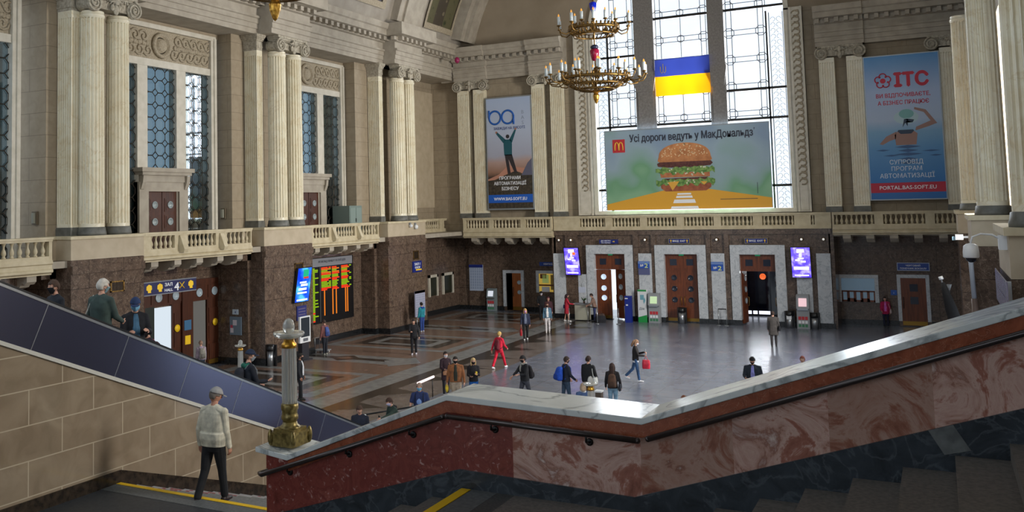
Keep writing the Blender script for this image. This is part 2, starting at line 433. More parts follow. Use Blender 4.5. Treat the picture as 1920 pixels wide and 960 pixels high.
# pedestals of the piers
for i, (a, b) in enumerate(PIERS):
    p = MB()
    p.box(-29.48, -27.8, a, b, 5.56, 6.33, 0); p.box(-29.48, -28.6, a - 0.65, a, 5.56, 6.33, 0)
    p.box(-29.48, -27.74, a - 0.06, b + 0.04, 6.33, 6.44, 1); p.box(-29.48, -28.54, a - 0.7, a, 6.33, 6.43, 1)
    o = p.build('pier_pedestal', [TANP, RAILST])
    tag(o, ('plain stone pedestal under the columns nearest the left edge of the hall', 'plain stone pedestal above the blue screen and departure board',
            'plain stone pedestal carrying two small cameras near the back corner')[i], 'pedestal', 'pedestals under the left columns', 'thing')

# ------------------------------------------------------------------ entablature of the left wall
en = MB()
def entab_left(face, y0, y1, back=-32.0):
    """moulded beam with its face at x = face, running along y"""
    f = face
    prof = [(f, 15.88), (f, 16.12), (f + .05, 16.14), (f + .05, 16.38), (f + .1, 16.40), (f + .1, 16.62), (f + .18, 16.66), (f + .18, 16.76),
            (f + .03, 16.78), (f + .03, 17.16), (f + .2, 17.2), (f + .2, 17.44), (f + .62, 17.5), (f + .62, 17.82), (f + .72, 17.88), (f + .8, 18.12), (f + .8, 18.2), (back, 18.3), (back, 15.88)]
    en.prism(prof, 'y', y0, y1, 0)
    y = y0 + 0.1
    while y < y1 - 0.25:
        en.box(f + .2, f + .5, y, y + 0.24, 17.24, 17.46, 0); y += 0.55
entab_left(-28.6, 8, 58.0)
for (a, b) in ((23.9, 27.3), (35.45, 38.6), (47.2, 50.55)):
    entab_left(-27.75, a, b)
    y = -28.5
    for k in range(2):                                 # dentils on the near return
        en.box(-28.35 + .55 * k, -28.11 + .55 * k, a - 0.3, a, 17.24, 17.46, 0)
    en.box(-28.0, -26.92, a - .5, b + .5, 17.5, 18.22, 0)
struct('trim_2', en, STONE, 'moulded stone entablature with dentils along the left wall', 'cornice')

# ------------------------------------------------------------------ vaulted ceiling
VC, VZ, VR = -13.4, 14.65, 15.25
def arc(R, y, n=40, a0=None):
    out = []
    for i in range(n + 1):
        t = PI - (PI * i / n)
        out.append((VC + R * math.cos(t), y, VZ + R * math.sin(t)))
    return out
va = MB()
n = 48
A = arc(VR, 8, n); B = arc(VR, 57.3, n); A2 = arc(VR + .4, 8, n); B2 = arc(VR + .4, 57.3, n)
keep = [i for i in range(n) if min(A[i][2], A[i + 1][2]) > 17.2]
vs = A + B + A2 + B2; k = n + 1
va.add(vs, [(i, i + 1, k + i + 1, k + i) for i in keep] + [(2 * k + i, 3 * k + i, 3 * k + i + 1, 2 * k + i + 1) for i in keep], 0, True)
struct('ceiling', va, noisy('vault_plaster', (150, 142, 130), (164, 156, 144), scale=1.5, rough=0.8), 'plastered barrel vault over the hall', 'ceiling')
rb = MB()
def rib(y0, y1, R0, R1, m=0):
    pa = arc(R0, y0, 48); pb = arc(R0, y1, 48); pc = arc(R1, y0, 48); pd = arc(R1, y1, 48)
    kk = [i for i in range(48) if min(pa[i][2], pa[i + 1][2]) > 17.6]
    vs = pa + pb + pc + pd; q = 49
    fs = []
    for i in kk:
        fs += [(i, i + 1, q + i + 1, q + i), (i, 2 * q + i, 2 * q + i + 1, i + 1), (q + i, q + i + 1, 3 * q + i + 1, 3 * q + i)]
    rb.add(vs, fs, m, False)
for (a, b) in ((24.2, 27.0), (35.7, 38.4), (47.4, 50.3)):
    rib(a, b, 14.75, VR + .1); rib(a + .55, b - .55, 14.6, VR)
rib(55.9, 57.2, 14.2, VR + .1); rib(55.4, 57.2, 14.5, VR + .1)
struct('trim_3', rb, STONE, 'broad plaster ribs crossing the vault', 'vault rib')

# painted panels on the vault
def painting_mat(nm, cols, scale):
    m, nt, b = newmat(nm)
    g = N(nt, 'ShaderNodeNewGeometry')
    v = N(nt, 'ShaderNodeTexVoronoi'); v.inputs['Scale'].default_value = scale; nt.links.new(g.outputs['Position'], v.inputs['Vector'])
    no = N(nt, 'ShaderNodeTexNoise'); no.inputs['Scale'].default_value = scale * 1.4; no.inputs['Detail'].default_value = 6; nt.links.new(g.outputs['Position'], no.inputs['Vector'])
    ad = N(nt, 'ShaderNodeMath', operation='ADD'); nt.links.new(v.outputs['Distance'], ad.inputs[0]); nt.links.new(no.outputs[0], ad.inputs[1])
    hs = N(nt, 'ShaderNodeMath', operation='MULTIPLY'); nt.links.new(ad.outputs[0], hs.inputs[0]); hs.inputs[1].default_value = 0.7
    nt.links.new(ramp(nt, hs.outputs[0], [(0.3 + 0.4 * i / len(cols), lin(c)) for i, c in enumerate(cols)]), b.inputs['Base Color']); b.inputs['Roughness'].default_value = 0.6
    return m
def vault_panel(name, y0, y1, z0, span, mats, label, green):
    t0 = PI - math.asin((z0 - VZ) / (VR - 0.06)); rows = 10; cols = 10
    fr = MB()
    def pt(u, v, d): t = t0 - span * v; return (VC + (VR - d) * math.cos(t), y0 + (y1 - y0) * u, VZ + (VR - d) * math.sin(t))
    def grid(u0, u1, v0, v1, d, m, nu=4, nv=10):
        vs = [pt(u0 + (u1 - u0) * i / nu, v0 + (v1 - v0) * j / nv, d) for j in range(nv + 1) for i in range(nu + 1)]
        return vs, [(j * (nu + 1) + i, j * (nu + 1) + i + 1, (j + 1) * (nu + 1) + i + 1, (j + 1) * (nu + 1) + i) for j in range(nv) for i in range(nu)], m
    root = thing(name, label, 'painting', pt(.5, 0, 0), 'painted panels on the vault')
    p = MB(); p.add(*grid(.06, .94, .05, .97, 0.05, 0))
    if green:
        p.add(*grid(.06, .3, .05, .97, 0.055, 1)); p.add(*grid(.62, .94, .05, .97, 0.055, 1)); p.add(*grid(.36, .6, .12, .5, 0.06, 2)); p.add(*grid(.4, .56, .2, .75, 0.065, 2))
    p.build('canvas', mats, root)
    f = MB()
    for (u0, u1, v0, v1) in ((0, .06, 0, 1), (.94, 1, 0, 1), (0, 1, 0, .05), (0, 1, .97, 1)): f.add(*grid(u0, u1, v0, v1, 0.13, 0))
    f.build('moulded_frame', STONE_DK, root)
PA = painting_mat('painting_foliage', [(26, 34, 22), (52, 62, 36), (92, 88, 62)], 1.6)
PB = painting_mat('painting_masonry', [(88, 80, 62), (120, 110, 88), (70, 62, 50)], 2.4)
PC = painting_mat('painting_dusk', [(44, 34, 34), (92, 54, 46), (66, 62, 70)], 1.3)
vault_panel('vault_painting', 51.3, 55.2, 18.75, 0.5, [PB, PA, PB], 'vault painting of pale buildings among dark green trees beside the back arch', True)
vault_panel('vault_painting', 39.6, 46.4, 19.0, 0.5, [PC], 'dim reddish vault painting cut by the top edge of the view', False)

# ------------------------------------------------------------------ back wall
YB = 57.0
bw = MB()
bw.box(-31, -18.9, YB, YB + .6, 5.55, 18.2, 0); bw.box(-6.95, 3.0, YB, YB + .6, 5.55, 18.2, 0)
bw.box(-19.0, -6.9, YB, YB + .6, 5.55, 6.72, 0)
struct('wall_back', bw, TAN, 'tan block upper back wall with pilasters beside the great window')
ty = MB()                                              # wall of the vault end above the cornice, cut by the arched window
outer = []
nseg = 24
win_top = 17.6; wr = 6.0; wc = -12.92
L = [(-18.9, 18.2), (-18.9, win_top)] 
poly = [(-30, 18.2), (-18.92, 18.2)]
for i in range(nseg + 1):
    t = PI - PI * i / nseg
    poly.append((wc + wr * math.cos(t), 18.2 + 5.2 * math.sin(t)))
poly += [(3.0, 18.2), (3.0, 31), (-30, 31)]
ty.prism(poly, 'y', YB, YB + .6, 0)
struct('wall_back_tympanum', ty, noisy('tympanum_plaster', (140, 126, 106), (152, 138, 118), scale=0.6, rough=0.85), 'plain plaster end wall above the cornice')
lb = MB()
lb.box(-21.62, -5.28, 56.5, 58.2, 4.61, 5.6, 0)       # head of the entrance wall
for x0, x1 in ((-21.62, -19.43), (-16.45, -15.1), (-12.06, -10.68), (-7.66, -5.28)): lb.box(x0, x1, 56.5, 58.2, 0, 4.61, 0)
for x0, x1 in ((-16.42, -16.1), (-15.3, -15.02), (-12.03, -11.78), (-11.0, -10.72), (-20.8, -20.0)): lb.box(x0, x1, 56.36, 56.5, 0.3, 5.25, 0)
lb.box(-21.8, -5.2, 56.36, 56.6, 5.25, 5.6, 0)
lb.box(-31, -21.5, 59.3, 59.8, 0, 5.2, 0)             # recessed ends
for x0, x1 in ((-30.3, -29.4), (-29.05, -27.85)): lb.box(x0, x1, 59.16, 59.4, 0, 5.2, 0)
lb.box(-5.3, 3.0, 58.8, 59.4, 0, 5.2, 0)
lb.box(-21.75, -21.5, 56.5, 59.4, 0, 5.55, 0); lb.box(-5.36, -5.1, 56.5, 59.4, 0, 5.55, 0)
struct('wall_back_lower', lb, BROWN, 'dark brown marble entrance wall with three tall doorways')
bb = MB()
for x0, x1 in ((-21.7, -19.43), (-16.45, -15.1), (-12.06, -10.68), (-7.66, -5.2)): bb.box(x0, x1, 56.33, 56.6, 0, 0.3, 0)
bb.box(-31, -26.46, 59.13, 59.4, 0, 0.3, 0); bb.box(-24.9, -21.7, 59.24, 59.4, 0, 0.3, 0)
bb.box(-5.1, -2.15, 58.74, 59, 0, 0.3, 0); bb.box(-.56, 2.2, 58.74, 59, 0, 0.3, 0)
struct('baseboard_back', bb, BLACKST, 'black stone plinth along the foot of the back wall', 'baseboard')
# pale marble wall strips between the doors
for x0, x1, z0, z1, lb_ in ((-21.62, -20.83, 0.3, 4.1, 'pale marble wall strip left of the red coated woman'), (-20.0, -19.45, 0.3, 2.8, 'pale marble wall strip under the left purple screen'),
                            (-16.1, -15.3, 0.3, 4.12, 'pale marble wall strip between the left and middle doorways'), (-11.78, -11.0, 0.3, 4.14, 'pale marble wall strip between the middle and right doorways'),
                            (-7.1, -6.3, 0.3, 2.82, 'pale marble wall strip under the right purple screen'), (-6.03, -5.3, 0.3, 4.16, 'pale marble wall strip at the right end of the entrance wall')):
    s = MB(); s.box(x0, x1, 56.33, 56.52, z0, z1, 0)
    tag(s.build('marble_strip', GREYM), lb_, 'wall panel', 'pale marble strips of the entrance wall', 'structure')

# entablature of the back wall
eb = MB()
def entab_back(face, x0, x1):
    f = face
    prof = [(f, 15.78), (f, 16.0), (f - .05, 16.02), (f - .05, 16.26), (f - .1, 16.28), (f - .1, 16.5), (f - .18, 16.55), (f - .18, 16.64), (f - .03, 16.66), (f - .03, 17.0),
            (f - .2, 17.05), (f - .2, 17.28), (f - .55, 17.34), (f - .55, 17.62), (f - .64, 17.68), (f - .7, 17.9), (f - .7, 17.98), (YB + .1, 18.2), (YB + .1, 15.78)]
    eb.prism(prof, 'x', x0, x1, 0)
    x = x0 + .08
    while x < x1 - .2:
        eb.box(x, x + .22, f - .45, f - .2, 17.06, 17.3, 0); x += .5
entab_back(56.5, -29.5, -20.6); entab_back(56.3, -28.45, -26.0); entab_back(56.3, -22.9, -20.5)
entab_back(56.5, -5.5, 2.5); entab_back(56.3, -5.5, -3.0)
struct('trim_4', eb, STONE, 'moulded stone entablature with dentils on the back wall', 'cornice')

# ------------------------------------------------------------------ right wall
rw = MB()
rw.box(1.75, 2.4, 20, 58, 3.4, 5.55, 0); rw.box(1.75, 2.4, 51, 58, 0, 3.4, 0); rw.box(1.75, 2.4, 39.2, 41, 0, 3.4, 0); rw.box(1.75, 2.4, 20, 26.5, 0, 3.4, 0)  # gaps left low down so sky mirrors in the escalator cladding
rw.box(.78, 2.3, 47.0, 51.0, 0, 5.55, 0); rw.box(.95, 2.3, 35.0, 39.2, 0, 5.55, 0); rw.box(1.19, 2.6, 21.4, 25.1, 0, 5.55, 0)
struct('wall_right_lower', rw, BROWN, 'dark brown marble lower wall with piers on the right of the hall')
ru = MB()
for a, b in ((8.0, 13.6), (22.3, 26.0), (34.0, 37.6), (43.5, 57)): ru.box(2.4, 3.2, a, b, 5.55, 18.4, 0)  # far pier widened to shade the end column from the side light
ru.box(2.4, 3.2, 8, 57, 14.2, 18.4, 0)
struct('wall_right_upper', ru, TAN, 'tan block upper wall on the right of the hall')
for (x, a, b, lb_) in ((.78, 47.0, 51.0, 'small stone pedestal at the far end of the right gallery'), (.95, 35.0, 39.2, 'stone pedestal of the middle right pier above the dome camera'),
                      (1.19, 21.4, 25.1, 'large capped stone pedestal nearest the right edge')):
    p = MB(); p.box(x, 2.39, a, b, 5.56, 6.4, 0); p.box(x - .08, 2.39, a - .08, b + .08, 6.4, 6.55, 1)
    tag(p.build('pier_pedestal', [TANP, RAILST]), lb_, 'pedestal', 'pedestals under the right columns', 'thing')
# concourse side: unseen walls and a ceiling, added to hold back light
cw = MB(); cw.box(-5, 9, -6.4, -6.0, 0, 8.8, 0); cw.box(-30, -5, -6.4, -6.0, 0, 3.6, 0)  # unseen, added against skylight; left part cut low to light the parapet
struct('wall_rear_light_block', cw, TAN, 'unseen tan wall added behind the stairs to cut skylight')
cc = MB(); cc.box(-13, 9, -6.4, 7.4, 12.6, 13.0, 0)  # added out of view to keep open sky off the stairs
struct('ceiling_stairs_light_block', cc, STONE, 'unseen plain ceiling added over the stairs to cut skylight', 'ceiling')
cw = MB(); cw.box(4.6, 5.0, -6.4, 22.3, 0, 18, 0)  # added out of view to stop sky coming in from the right
struct('wall_near_light_block', cw, TAN, 'unseen tan side wall added to darken the right columns and stairs')
cw = MB(); cw.box(1.9, 4.6, 17.5, 21.2, 0, 18, 0)  # added out of view between the side light and the nearest column
struct('wall_return_light_block', cw, TAN, 'unseen tan wall added to keep side light off the nearest right column')
cw = MB(); cw.box(.95, 4.6, 8.95, 9.3, 0, 12.6, 0)  # added out of view to screen the stairs from the side light
struct('wall_corner_light_block', cw, TAN, 'unseen tan wall added to keep side light off the stairs')
# ------------------------------------------------------------------ columns
def flute_ring(r, n=20, depth=0.07, k=5):
    pts = []
    for i in range(n):
        a0 = 2 * PI * i / n; w = 2 * PI / n
        pts.append((r, a0 + w * 0.02)); pts.append((r, a0 + w * 0.2))
        pts.append((r - depth * .8, a0 + w * .36)); pts.append((r - depth, a0 + w * .6)); pts.append((r - depth * .8, a0 + w * .84))
    return [(q * math.cos(a), q * math.sin(a)) for q, a in pts]
def fluted_shaft(r0, r1, z0, z1):
    mb = MB(); lev = [(r0, z0, 0.0), (r0, z0 + .12, 0.0), (r0, z0 + .16, .075), (r0 * .5 + r1 * .5 + .004, (z0 + z1) / 2, .075), (r1, z1 - .3, .075), (r1, z1 - .26, 0.0), (r1 + .03, z1 - .2, 0), (r1 + .03, z1 - .14, 0), (r1, z1 - .1, 0), (r1, z1, 0)]
    rings = [[(x, y, z) for x, y in flute_ring(r, 20, d)] for r, z, d in lev]
    n = len(rings[0]); vs = [p for R in rings for p in R]
    mb.add(vs, [(j * n + i, j * n + (i + 1) % n, (j + 1) * n + (i + 1) % n, (j + 1) * n + i) for j in range(len(lev) - 1) for i in range(n)], 0)
    mb.add(rings[-1], [list(range(n))], 0); mb.add(rings[0], [list(range(n))[::-1]], 0)
    return mb
ZB, ZS, ZT = 6.44, 6.76, 15.12
def make_column(label):
    t = local('fluted_column', label, 'column', (0, 0, ZB), 0, 'round fluted columns', 'thing')
    b = MB(); b.lathe([(.54, 0), (.54, .1), (.52, .16), (.5, .3), (.47, .32)], n=28); b.build('base', DKBASE, t)
    fluted_shaft(.465, .435, ZS - ZB, ZT - ZB).build('shaft', CREAM, t)
    return t
def fluted_box(w, d, nw, nd, z0, z1, dep=.06):
    """rectangular fluted shaft centred on the origin, w along x, d along y"""
    def side(n, L):
        out = []; s = L / (n + .35)
        for i in range(n):
            a = .175 * s + i * s + .1 * s
            out += [(a + .1 * s, 0), (a + .2 * s, dep), (a + .6 * s, dep), (a + .7 * s, 0)]
        return out
    def ring(fl):
        p = []
        for (ax, ay, dx, dy, L, n) in ((-w / 2, -d / 2, 1, 0, w, nw), (w / 2, -d / 2, 0, 1, d, nd), (w / 2, d / 2, -1, 0, w, nw), (-w / 2, d / 2, 0, -1, d, nd)):
            p.append((ax, ay))
            for t, e in side(n, L): p.append((ax + dx * t - dy * e * fl, ay + dy * t + dx * e * fl))
        return p
    lev = [(z0, 0), (z0 + .1, 0), (z0 + .14, 1), (z1 - .3, 1), (z1 - .26, 0), (z1, 0)]
    rings = [[(x, y, z) for x, y in ring(f)] for z, f in lev]; n = len(rings[0]); mb = MB()
    mb.add([p for R in rings for p in R], [(j * n + i, j * n + (i + 1) % n, (j + 1) * n + (i + 1) % n, (j + 1) * n + i) for j in range(len(lev) - 1) for i in range(n)], 0)
    return mb
def make_pilaster(label, w, d, nw, nd, name='fluted_pilaster', group='flat fluted pilasters'):
    t = local(name, label, 'pilaster', (0, 0, ZB), 0, group, 'thing')
    b = MB(); b.box(-w / 2 - .03, w / 2 + .03, -d / 2 - .03, d / 2 + .03, 0, .26); b.box(-w / 2 - .015, w / 2 + .015, -d / 2 - .015, d / 2 + .015, .26, .32); b.build('base', DKBASE, t)
    fluted_box(w, d, nw, nd, ZS - ZB, ZT - ZB).build('shaft', CREAM, t)
    return t
def spiral(mb, cx, cz, y, R, turns=2.2, sgn=1, r=.05, m=0):
    pts = []; k = 34
    for i in range(k + 1):
        t = i / k; a = PI / 2 + sgn * 2 * PI * turns * t; q = R * (1 - .86 * t)
        pts.append((cx + q * math.cos(a), y - .06 * t, cz + q * math.sin(a)))
    mb.tube(pts, [r * (1 - .35 * i / k) for i in range(k + 1)], 6, m)
    Mx = Matrix.Rotation(PI / 2, 4, 'X')
    mb.lathe([(R * .94, -.12), (R * .94, .0), (.001, .04)], (cx, y + .02, cz), 20, m, True, Mx)
def make_capital(label, half, depth=.5, hgt=.765, group='paired scroll capitals'):
    """one capital across a pair of shafts; x along the wall, -y outward, origin under its middle at the top of the shafts"""
    t = local('scroll_capital', label, 'capital', (0, 0, ZT), 0, group, 'thing')
    e = MB(); e.box(-half, half, -depth, .22, hgt - .12, hgt); e.box(-half + .05, half - .05, -depth + .05, .22, hgt - .2, hgt - .12)
    e.box(-half + .1, half - .1, -depth + .1, .22, .1, hgt - .2); e.build('abacus', ORNA, t)
    for s in (-1, 1):
        v = MB(); spiral(v, s * (half - .2), .26, -depth - .02, .36, sgn=-s)
        v.tube([(s * (half - .2), -depth + .02, .26), (s * (half - .2), -.1, .26), (s * (half - .2), .22, .26)], [.3, .22, .3], 14)
        v.build('volute', ORNA, t)
    o = MB(); rr = random.Random(3)
    for i in range(7):
        a = -PI / 2 + (i - 3) * .42
        o.tube([(0, -depth - .05, .42), (.17 * math.sin(a + PI / 2), -depth - .12, .42 + .2 * math.cos((i - 3) * .5)), (.34 * math.sin((i - 3) * .5), -depth - .04, .42 + .05 - .34 * (1 - abs(i - 3) / 3.4))], [.06, .05, .02], 6)
    o.ball((0, -depth - .1, .46), (.13, .1, .17)); o.ball((0, -depth - .06, .12), (.12, .09, .22)); o.ball((-.16, -depth - .04, .2), (.09, .07, .14)); o.ball((.16, -depth - .04, .2), (.09, .07, .14))
    o.build('acanthus_ornament', ORNA, t)
    g = MB(); n = int(half * 2 / .13)
    for i in range(n): g.ball((-half + .12 + i * (2 * half - .24) / (n - 1), -depth + .06, .5), (.045, .045, .07), 6, 5)
    g.build('egg_band', ORNA, t)
    return t
XC = -28.35
COLS = [(25.01, 26.29), (36.59, 37.90), (48.38, 49.65)]
PW = ['pier at the left edge', 'pier above the blue tilted screen', 'pier beside the back corner']
col0 = None
for i, (a, b) in enumerate(COLS):
    for j, y in enumerate((a, b)):
        lb = 'cream fluted column, %s of the pair on the left %s' % (('nearer', 'farther')[j], PW[i])
        if col0 is None: col0 = make_column(lb); o = col0; o.location = (XC, y, ZB)
        else: o = copy_tree(col0, (XC, y, ZB), 0, lb)
cap0 = make_capital('carved scroll capital over the column pair on the left ' + PW[0], 1.2)
for i, (a, b) in enumerate(COLS):
    if i == 0: cap0.location = (XC + .05, (a + b) / 2, ZT); cap0.rotation_euler = (0, 0, PI / 2)
    else: copy_tree(cap0, (XC + .05, (a + b) / 2, ZT), PI / 2, 'carved scroll capital over the column pair on the left ' + PW[i])
pil0 = None
for i, y in enumerate((24.28, 35.42, 46.8)):
    lb = 'square fluted pilaster on the near side of the left ' + PW[i]
    loc = (-29.06, y + .22, ZB)
    if pil0 is None: pil0 = make_pilaster(lb, .78, .43, 6, 3, group='square pilasters of the left piers'); pil0.location = loc
    else: copy_tree(pil0, loc, 0, lb)
pc0 = None
for i, y in enumerate((24.28, 35.42, 46.8)):
    lb = 'moulded square capital over the side pilaster of the left ' + PW[i]
    if pc0 is None:
        pc0 = local('pilaster_capital', lb, 'capital', (0, 0, ZT), 0, 'square pilaster capitals', 'thing')
        m_ = MB()
        for (e, z0, z1) in ((0.0, 0, .12), (.04, .12, .2), (.03, .2, .45), (.09, .45, .52), (.14, .52, .6), (.2, .6, .66), (.24, .66, .765)): m_.box(-.42, .39 + e, -.215 - e, .215, z0, z1)
        m_.build('moulding', ORNA, pc0); pc0.location = (-29.06, y + .22, ZT)
    else: copy_tree(pc0, (-29.06, y + .22, ZT), 0, lb)
# back wall pilasters
bp0 = None
for x0, x1, lb in ((-28.27, -27.46, 'flat fluted pilaster at the back left corner of the hall'), (-27.07, -26.27, 'flat fluted pilaster touching the left edge of the banner with the climber'),
                   (-22.83, -22.02, 'flat fluted pilaster touching the right edge of the banner with the climber'), (-21.56, -20.7, 'flat fluted pilaster left of the great window'),
                   (-5.4, -4.55, 'flat fluted pilaster right of the great window'), (-4.0, -3.1, 'flat fluted pilaster touching the left edge of the swimmer banner'), (.58, 1.36, 'flat fluted pilaster touching the right edge of the swimmer banner')):
    loc = ((x0 + x1) / 2, 56.7, ZB)
    if bp0 is None: bp0 = make_pilaster(lb, .8, .5, 6, 4, group='flat pilasters of the back wall'); bp0.location = loc
    else: copy_tree(bp0, loc, 0, lb)
bc0 = None
for x, lb in ((-27.27, 'wide scroll capital at the back left corner'), (-21.77, 'wide scroll capital left of the great window'), (-4.25, 'wide scroll capital right of the great window'), (1.2, 'scroll capital half hidden behind the right columns')):
    if bc0 is None: bc0 = make_capital(lb, 1.16, .42, .69, 'scroll capitals of the back wall'); bc0.location = (x, 56.75, ZT - .02)
    else: copy_tree(bc0, (x, 56.75, ZT - .02), 0, lb)
# right columns (tall shafts at the right edge)
for x, y, lb in ((1.42, 47.75, 'cream fluted column behind the two nearer ones at the right edge'), (1.62, 35.7, 'broad cream fluted column in the middle of the right group'), (1.78, 22.1, 'cream fluted column cut by the right edge of the view')):
    copy_tree(col0, (x, y, ZB + .1), 0, lb)

# ------------------------------------------------------------------ balustrades
def baluster_proto():
    m = MB(); m.lathe([(.075, 0), (.075, .04), (.045, .06), (.06, .1), (.085, .17), (.075, .24), (.04, .33), (.035, .4), (.05, .44), (.05, .47), (.075, .48), (.075, .53)], n=10)
    o = m.build('baluster', RAILST); me = o.data; bpy.data.objects.remove(o); return me
BAL = baluster_proto()
def balustrade(label, loc, rz, x0, x1, panels, brackets=0, low=5.1, group=None, buttress=False):
    """x along the parapet, -y outward; heights are hall heights"""
    t = local('balustrade', label, 'balustrade', loc, rz, group, 'thing')
    z0 = loc[2]
    def H(z): return z - z0
    r = MB(); r.box(x0, x1, -.03, .34, H(6.3), H(6.38)); r.box(x0, x1, -.07, .38, H(6.38), H(6.45)); r.build('top_rail', RAILST, t)
    b = MB(); b.box(x0, x1, 0, .3, H(5.6), H(5.77)); b.box(x0, x1, -.04, .34, H(5.55), H(5.62)); b.build('bottom_rail', RAILST, t)
    edges = [x0] + [e for p in panels for e in p[:2]] + [x1]
    for i in range(0, len(edges), 2):
        if edges[i + 1] - edges[i] > .04:
            p = MB(); p.box(edges[i], edges[i + 1], .01, .29, H(5.77), H(6.3))
            if buttress and 0 < i < len(edges) - 2:
                xm = (edges[i] + edges[i + 1]) / 2
                p.prism([(.01, H(6.28)), (-.05, H(6.28)), (-.3, H(5.7)), (-.26, H(5.56)), (.01, H(5.56))], 'x', xm - .12, xm + .12)
            p.build('post', RAILST, t)
    for a, b_, n in panels:
        for k in range(n):
            o = bpy.data.objects.new('baluster', BAL); COL.objects.link(o); o.parent = t
            o.location = (a + (b_ - a) * (k + .5) / n, .15, H(5.77))
    if low < 5.5:
        s = MB()
        s.prism([(.3, H(5.57)), (-.05, H(5.57)), (-.05, H(5.5)), (0, H(5.46)), (0, H(low + .22)), (-.06, H(low + .18)), (-.06, H(low + .1)), (.04, H(low + .04)), (.04, H(low)), (1.5, H(low)), (1.5, H(5.5)), (.3, H(5.5))], 'x', x0, x1)
        s.build('balcony_slab', RAILST, t)
    for k in range(brackets):
        xm = x0 + (x1 - x0) * (k + .6) / (brackets + .15)
        c = MB(); zz = H(low)
        c.prism([(.1, zz), (.1, zz - .2), (.22, zz - .3), (.36, zz - .24), (.5, zz - .4), (.8, zz - .48), (1.1, zz - .42), (1.3, zz - .3), (1.5, zz - .3), (1.5, zz)], 'x', xm - .2, xm + .2)
        c.build('bracket', STONE, t)
    return t
# left wall: x along the wall = +Y, outward = +X
balustrade('stone balustrade at the far left edge above the escalator', (-27.98, 15.5, 5.5), PI / 2, 0, 7.38, [(.3, 2.1, 5), (2.6, 4.4, 6), (5.0, 7.25, 7)], 5, 5.1, 'balustrades of the left gallery', True)
balustrade('stone balustrade with buttresses above the portal with the yellow signs', (-27.98, 27.22, 5.5), PI / 2, 0, 6.86, [(.5, 1.85, 5), (2.6, 4.4, 7), (5.1, 6.8, 6)], 5, 5.25, 'balustrades of the left gallery', True)
balustrade('stone balustrade with buttresses above the departure board', (-27.98, 38.7, 5.5), PI / 2, 0, 6.7, [(.3, 1.7, 5), (2.4, 4.2, 7), (4.8, 6.6, 6)], 5, 5.25, 'balustrades of the left gallery', True)
balustrade('plain set back balustrade in the back left corner', (-29.65, 51.3, 5.5), PI / 2, 0, 8.0, [(.4, 2.2, 7), (2.6, 4.8, 8), (5.4, 7.6, 8)], 0, 5.5, 'balustrades of the left gallery')
# back wall
balustrade('stone balustrade on brackets under the banner with the climber', (-27.85, 56.0, 5.5), 0, 0, 6.3, [(.2, 1.9, 8), (2.2, 4.15, 8), (4.5, 6.2, 8)], 5, 5.12, 'balustrades of the back wall')
balustrade('long stone balustrade under the great window above the three doorways', (-21.5, 56.25, 5.5), 0, 0, 16.35, [(1.75, 3.41, 8), (3.86, 5.6, 8), (6.03, 7.81, 8), (8.26, 9.99, 8), (10.4, 12.2, 8), (12.7, 14.43, 8), (15.3, 15.5, 1)], 0, 5.5, 'balustrades of the back wall')
balustrade('stone balustrade on brackets under the swimmer banner', (-5.08, 56.0, 5.5), 0, 0, 5.95, [(.1, 2.1, 8), (2.53, 4.53, 8), (4.97, 5.93, 4)], 5, 5.2, 'balustrades of the back wall')

# ------------------------------------------------------------------ tall windows of the left gallery
PANE = glass_pane('gallery_window_glass', (172, 188, 196), 0.76, 0.03)
CURT = noisy('dim_brown_curtain', (150, 132, 122), (186, 168, 156), scale=3.0, rough=0.9)
def oct_lattice(mb, y0, y1, z0, z1, x, ny, h=.6, r=.024):
    w = (y1 - y0) / ny; nz = int((z1 - z0) / h + .5); h = (z1 - z0) / nz; c = .3
    for i in range(ny):
        for j in range(nz):
            a, b = y0 + i * w, z0 + j * h
            P = [(a + c * w, b), (a + w - c * w, b), (a + w, b + c * h), (a + w, b + h - c * h), (a + w - c * w, b + h), (a + c * w, b + h), (a, b + h - c * h), (a, b + c * h)]
            for q in (range(8) if (i + j) % 2 == 0 else (1, 3, 5, 7)):
                p0, p1 = P[q], P[(q + 1) % 8]
                mb.tube([(x, p0[0], p0[1]), (x, p1[0], p1[1])], r, 4, 0, False)
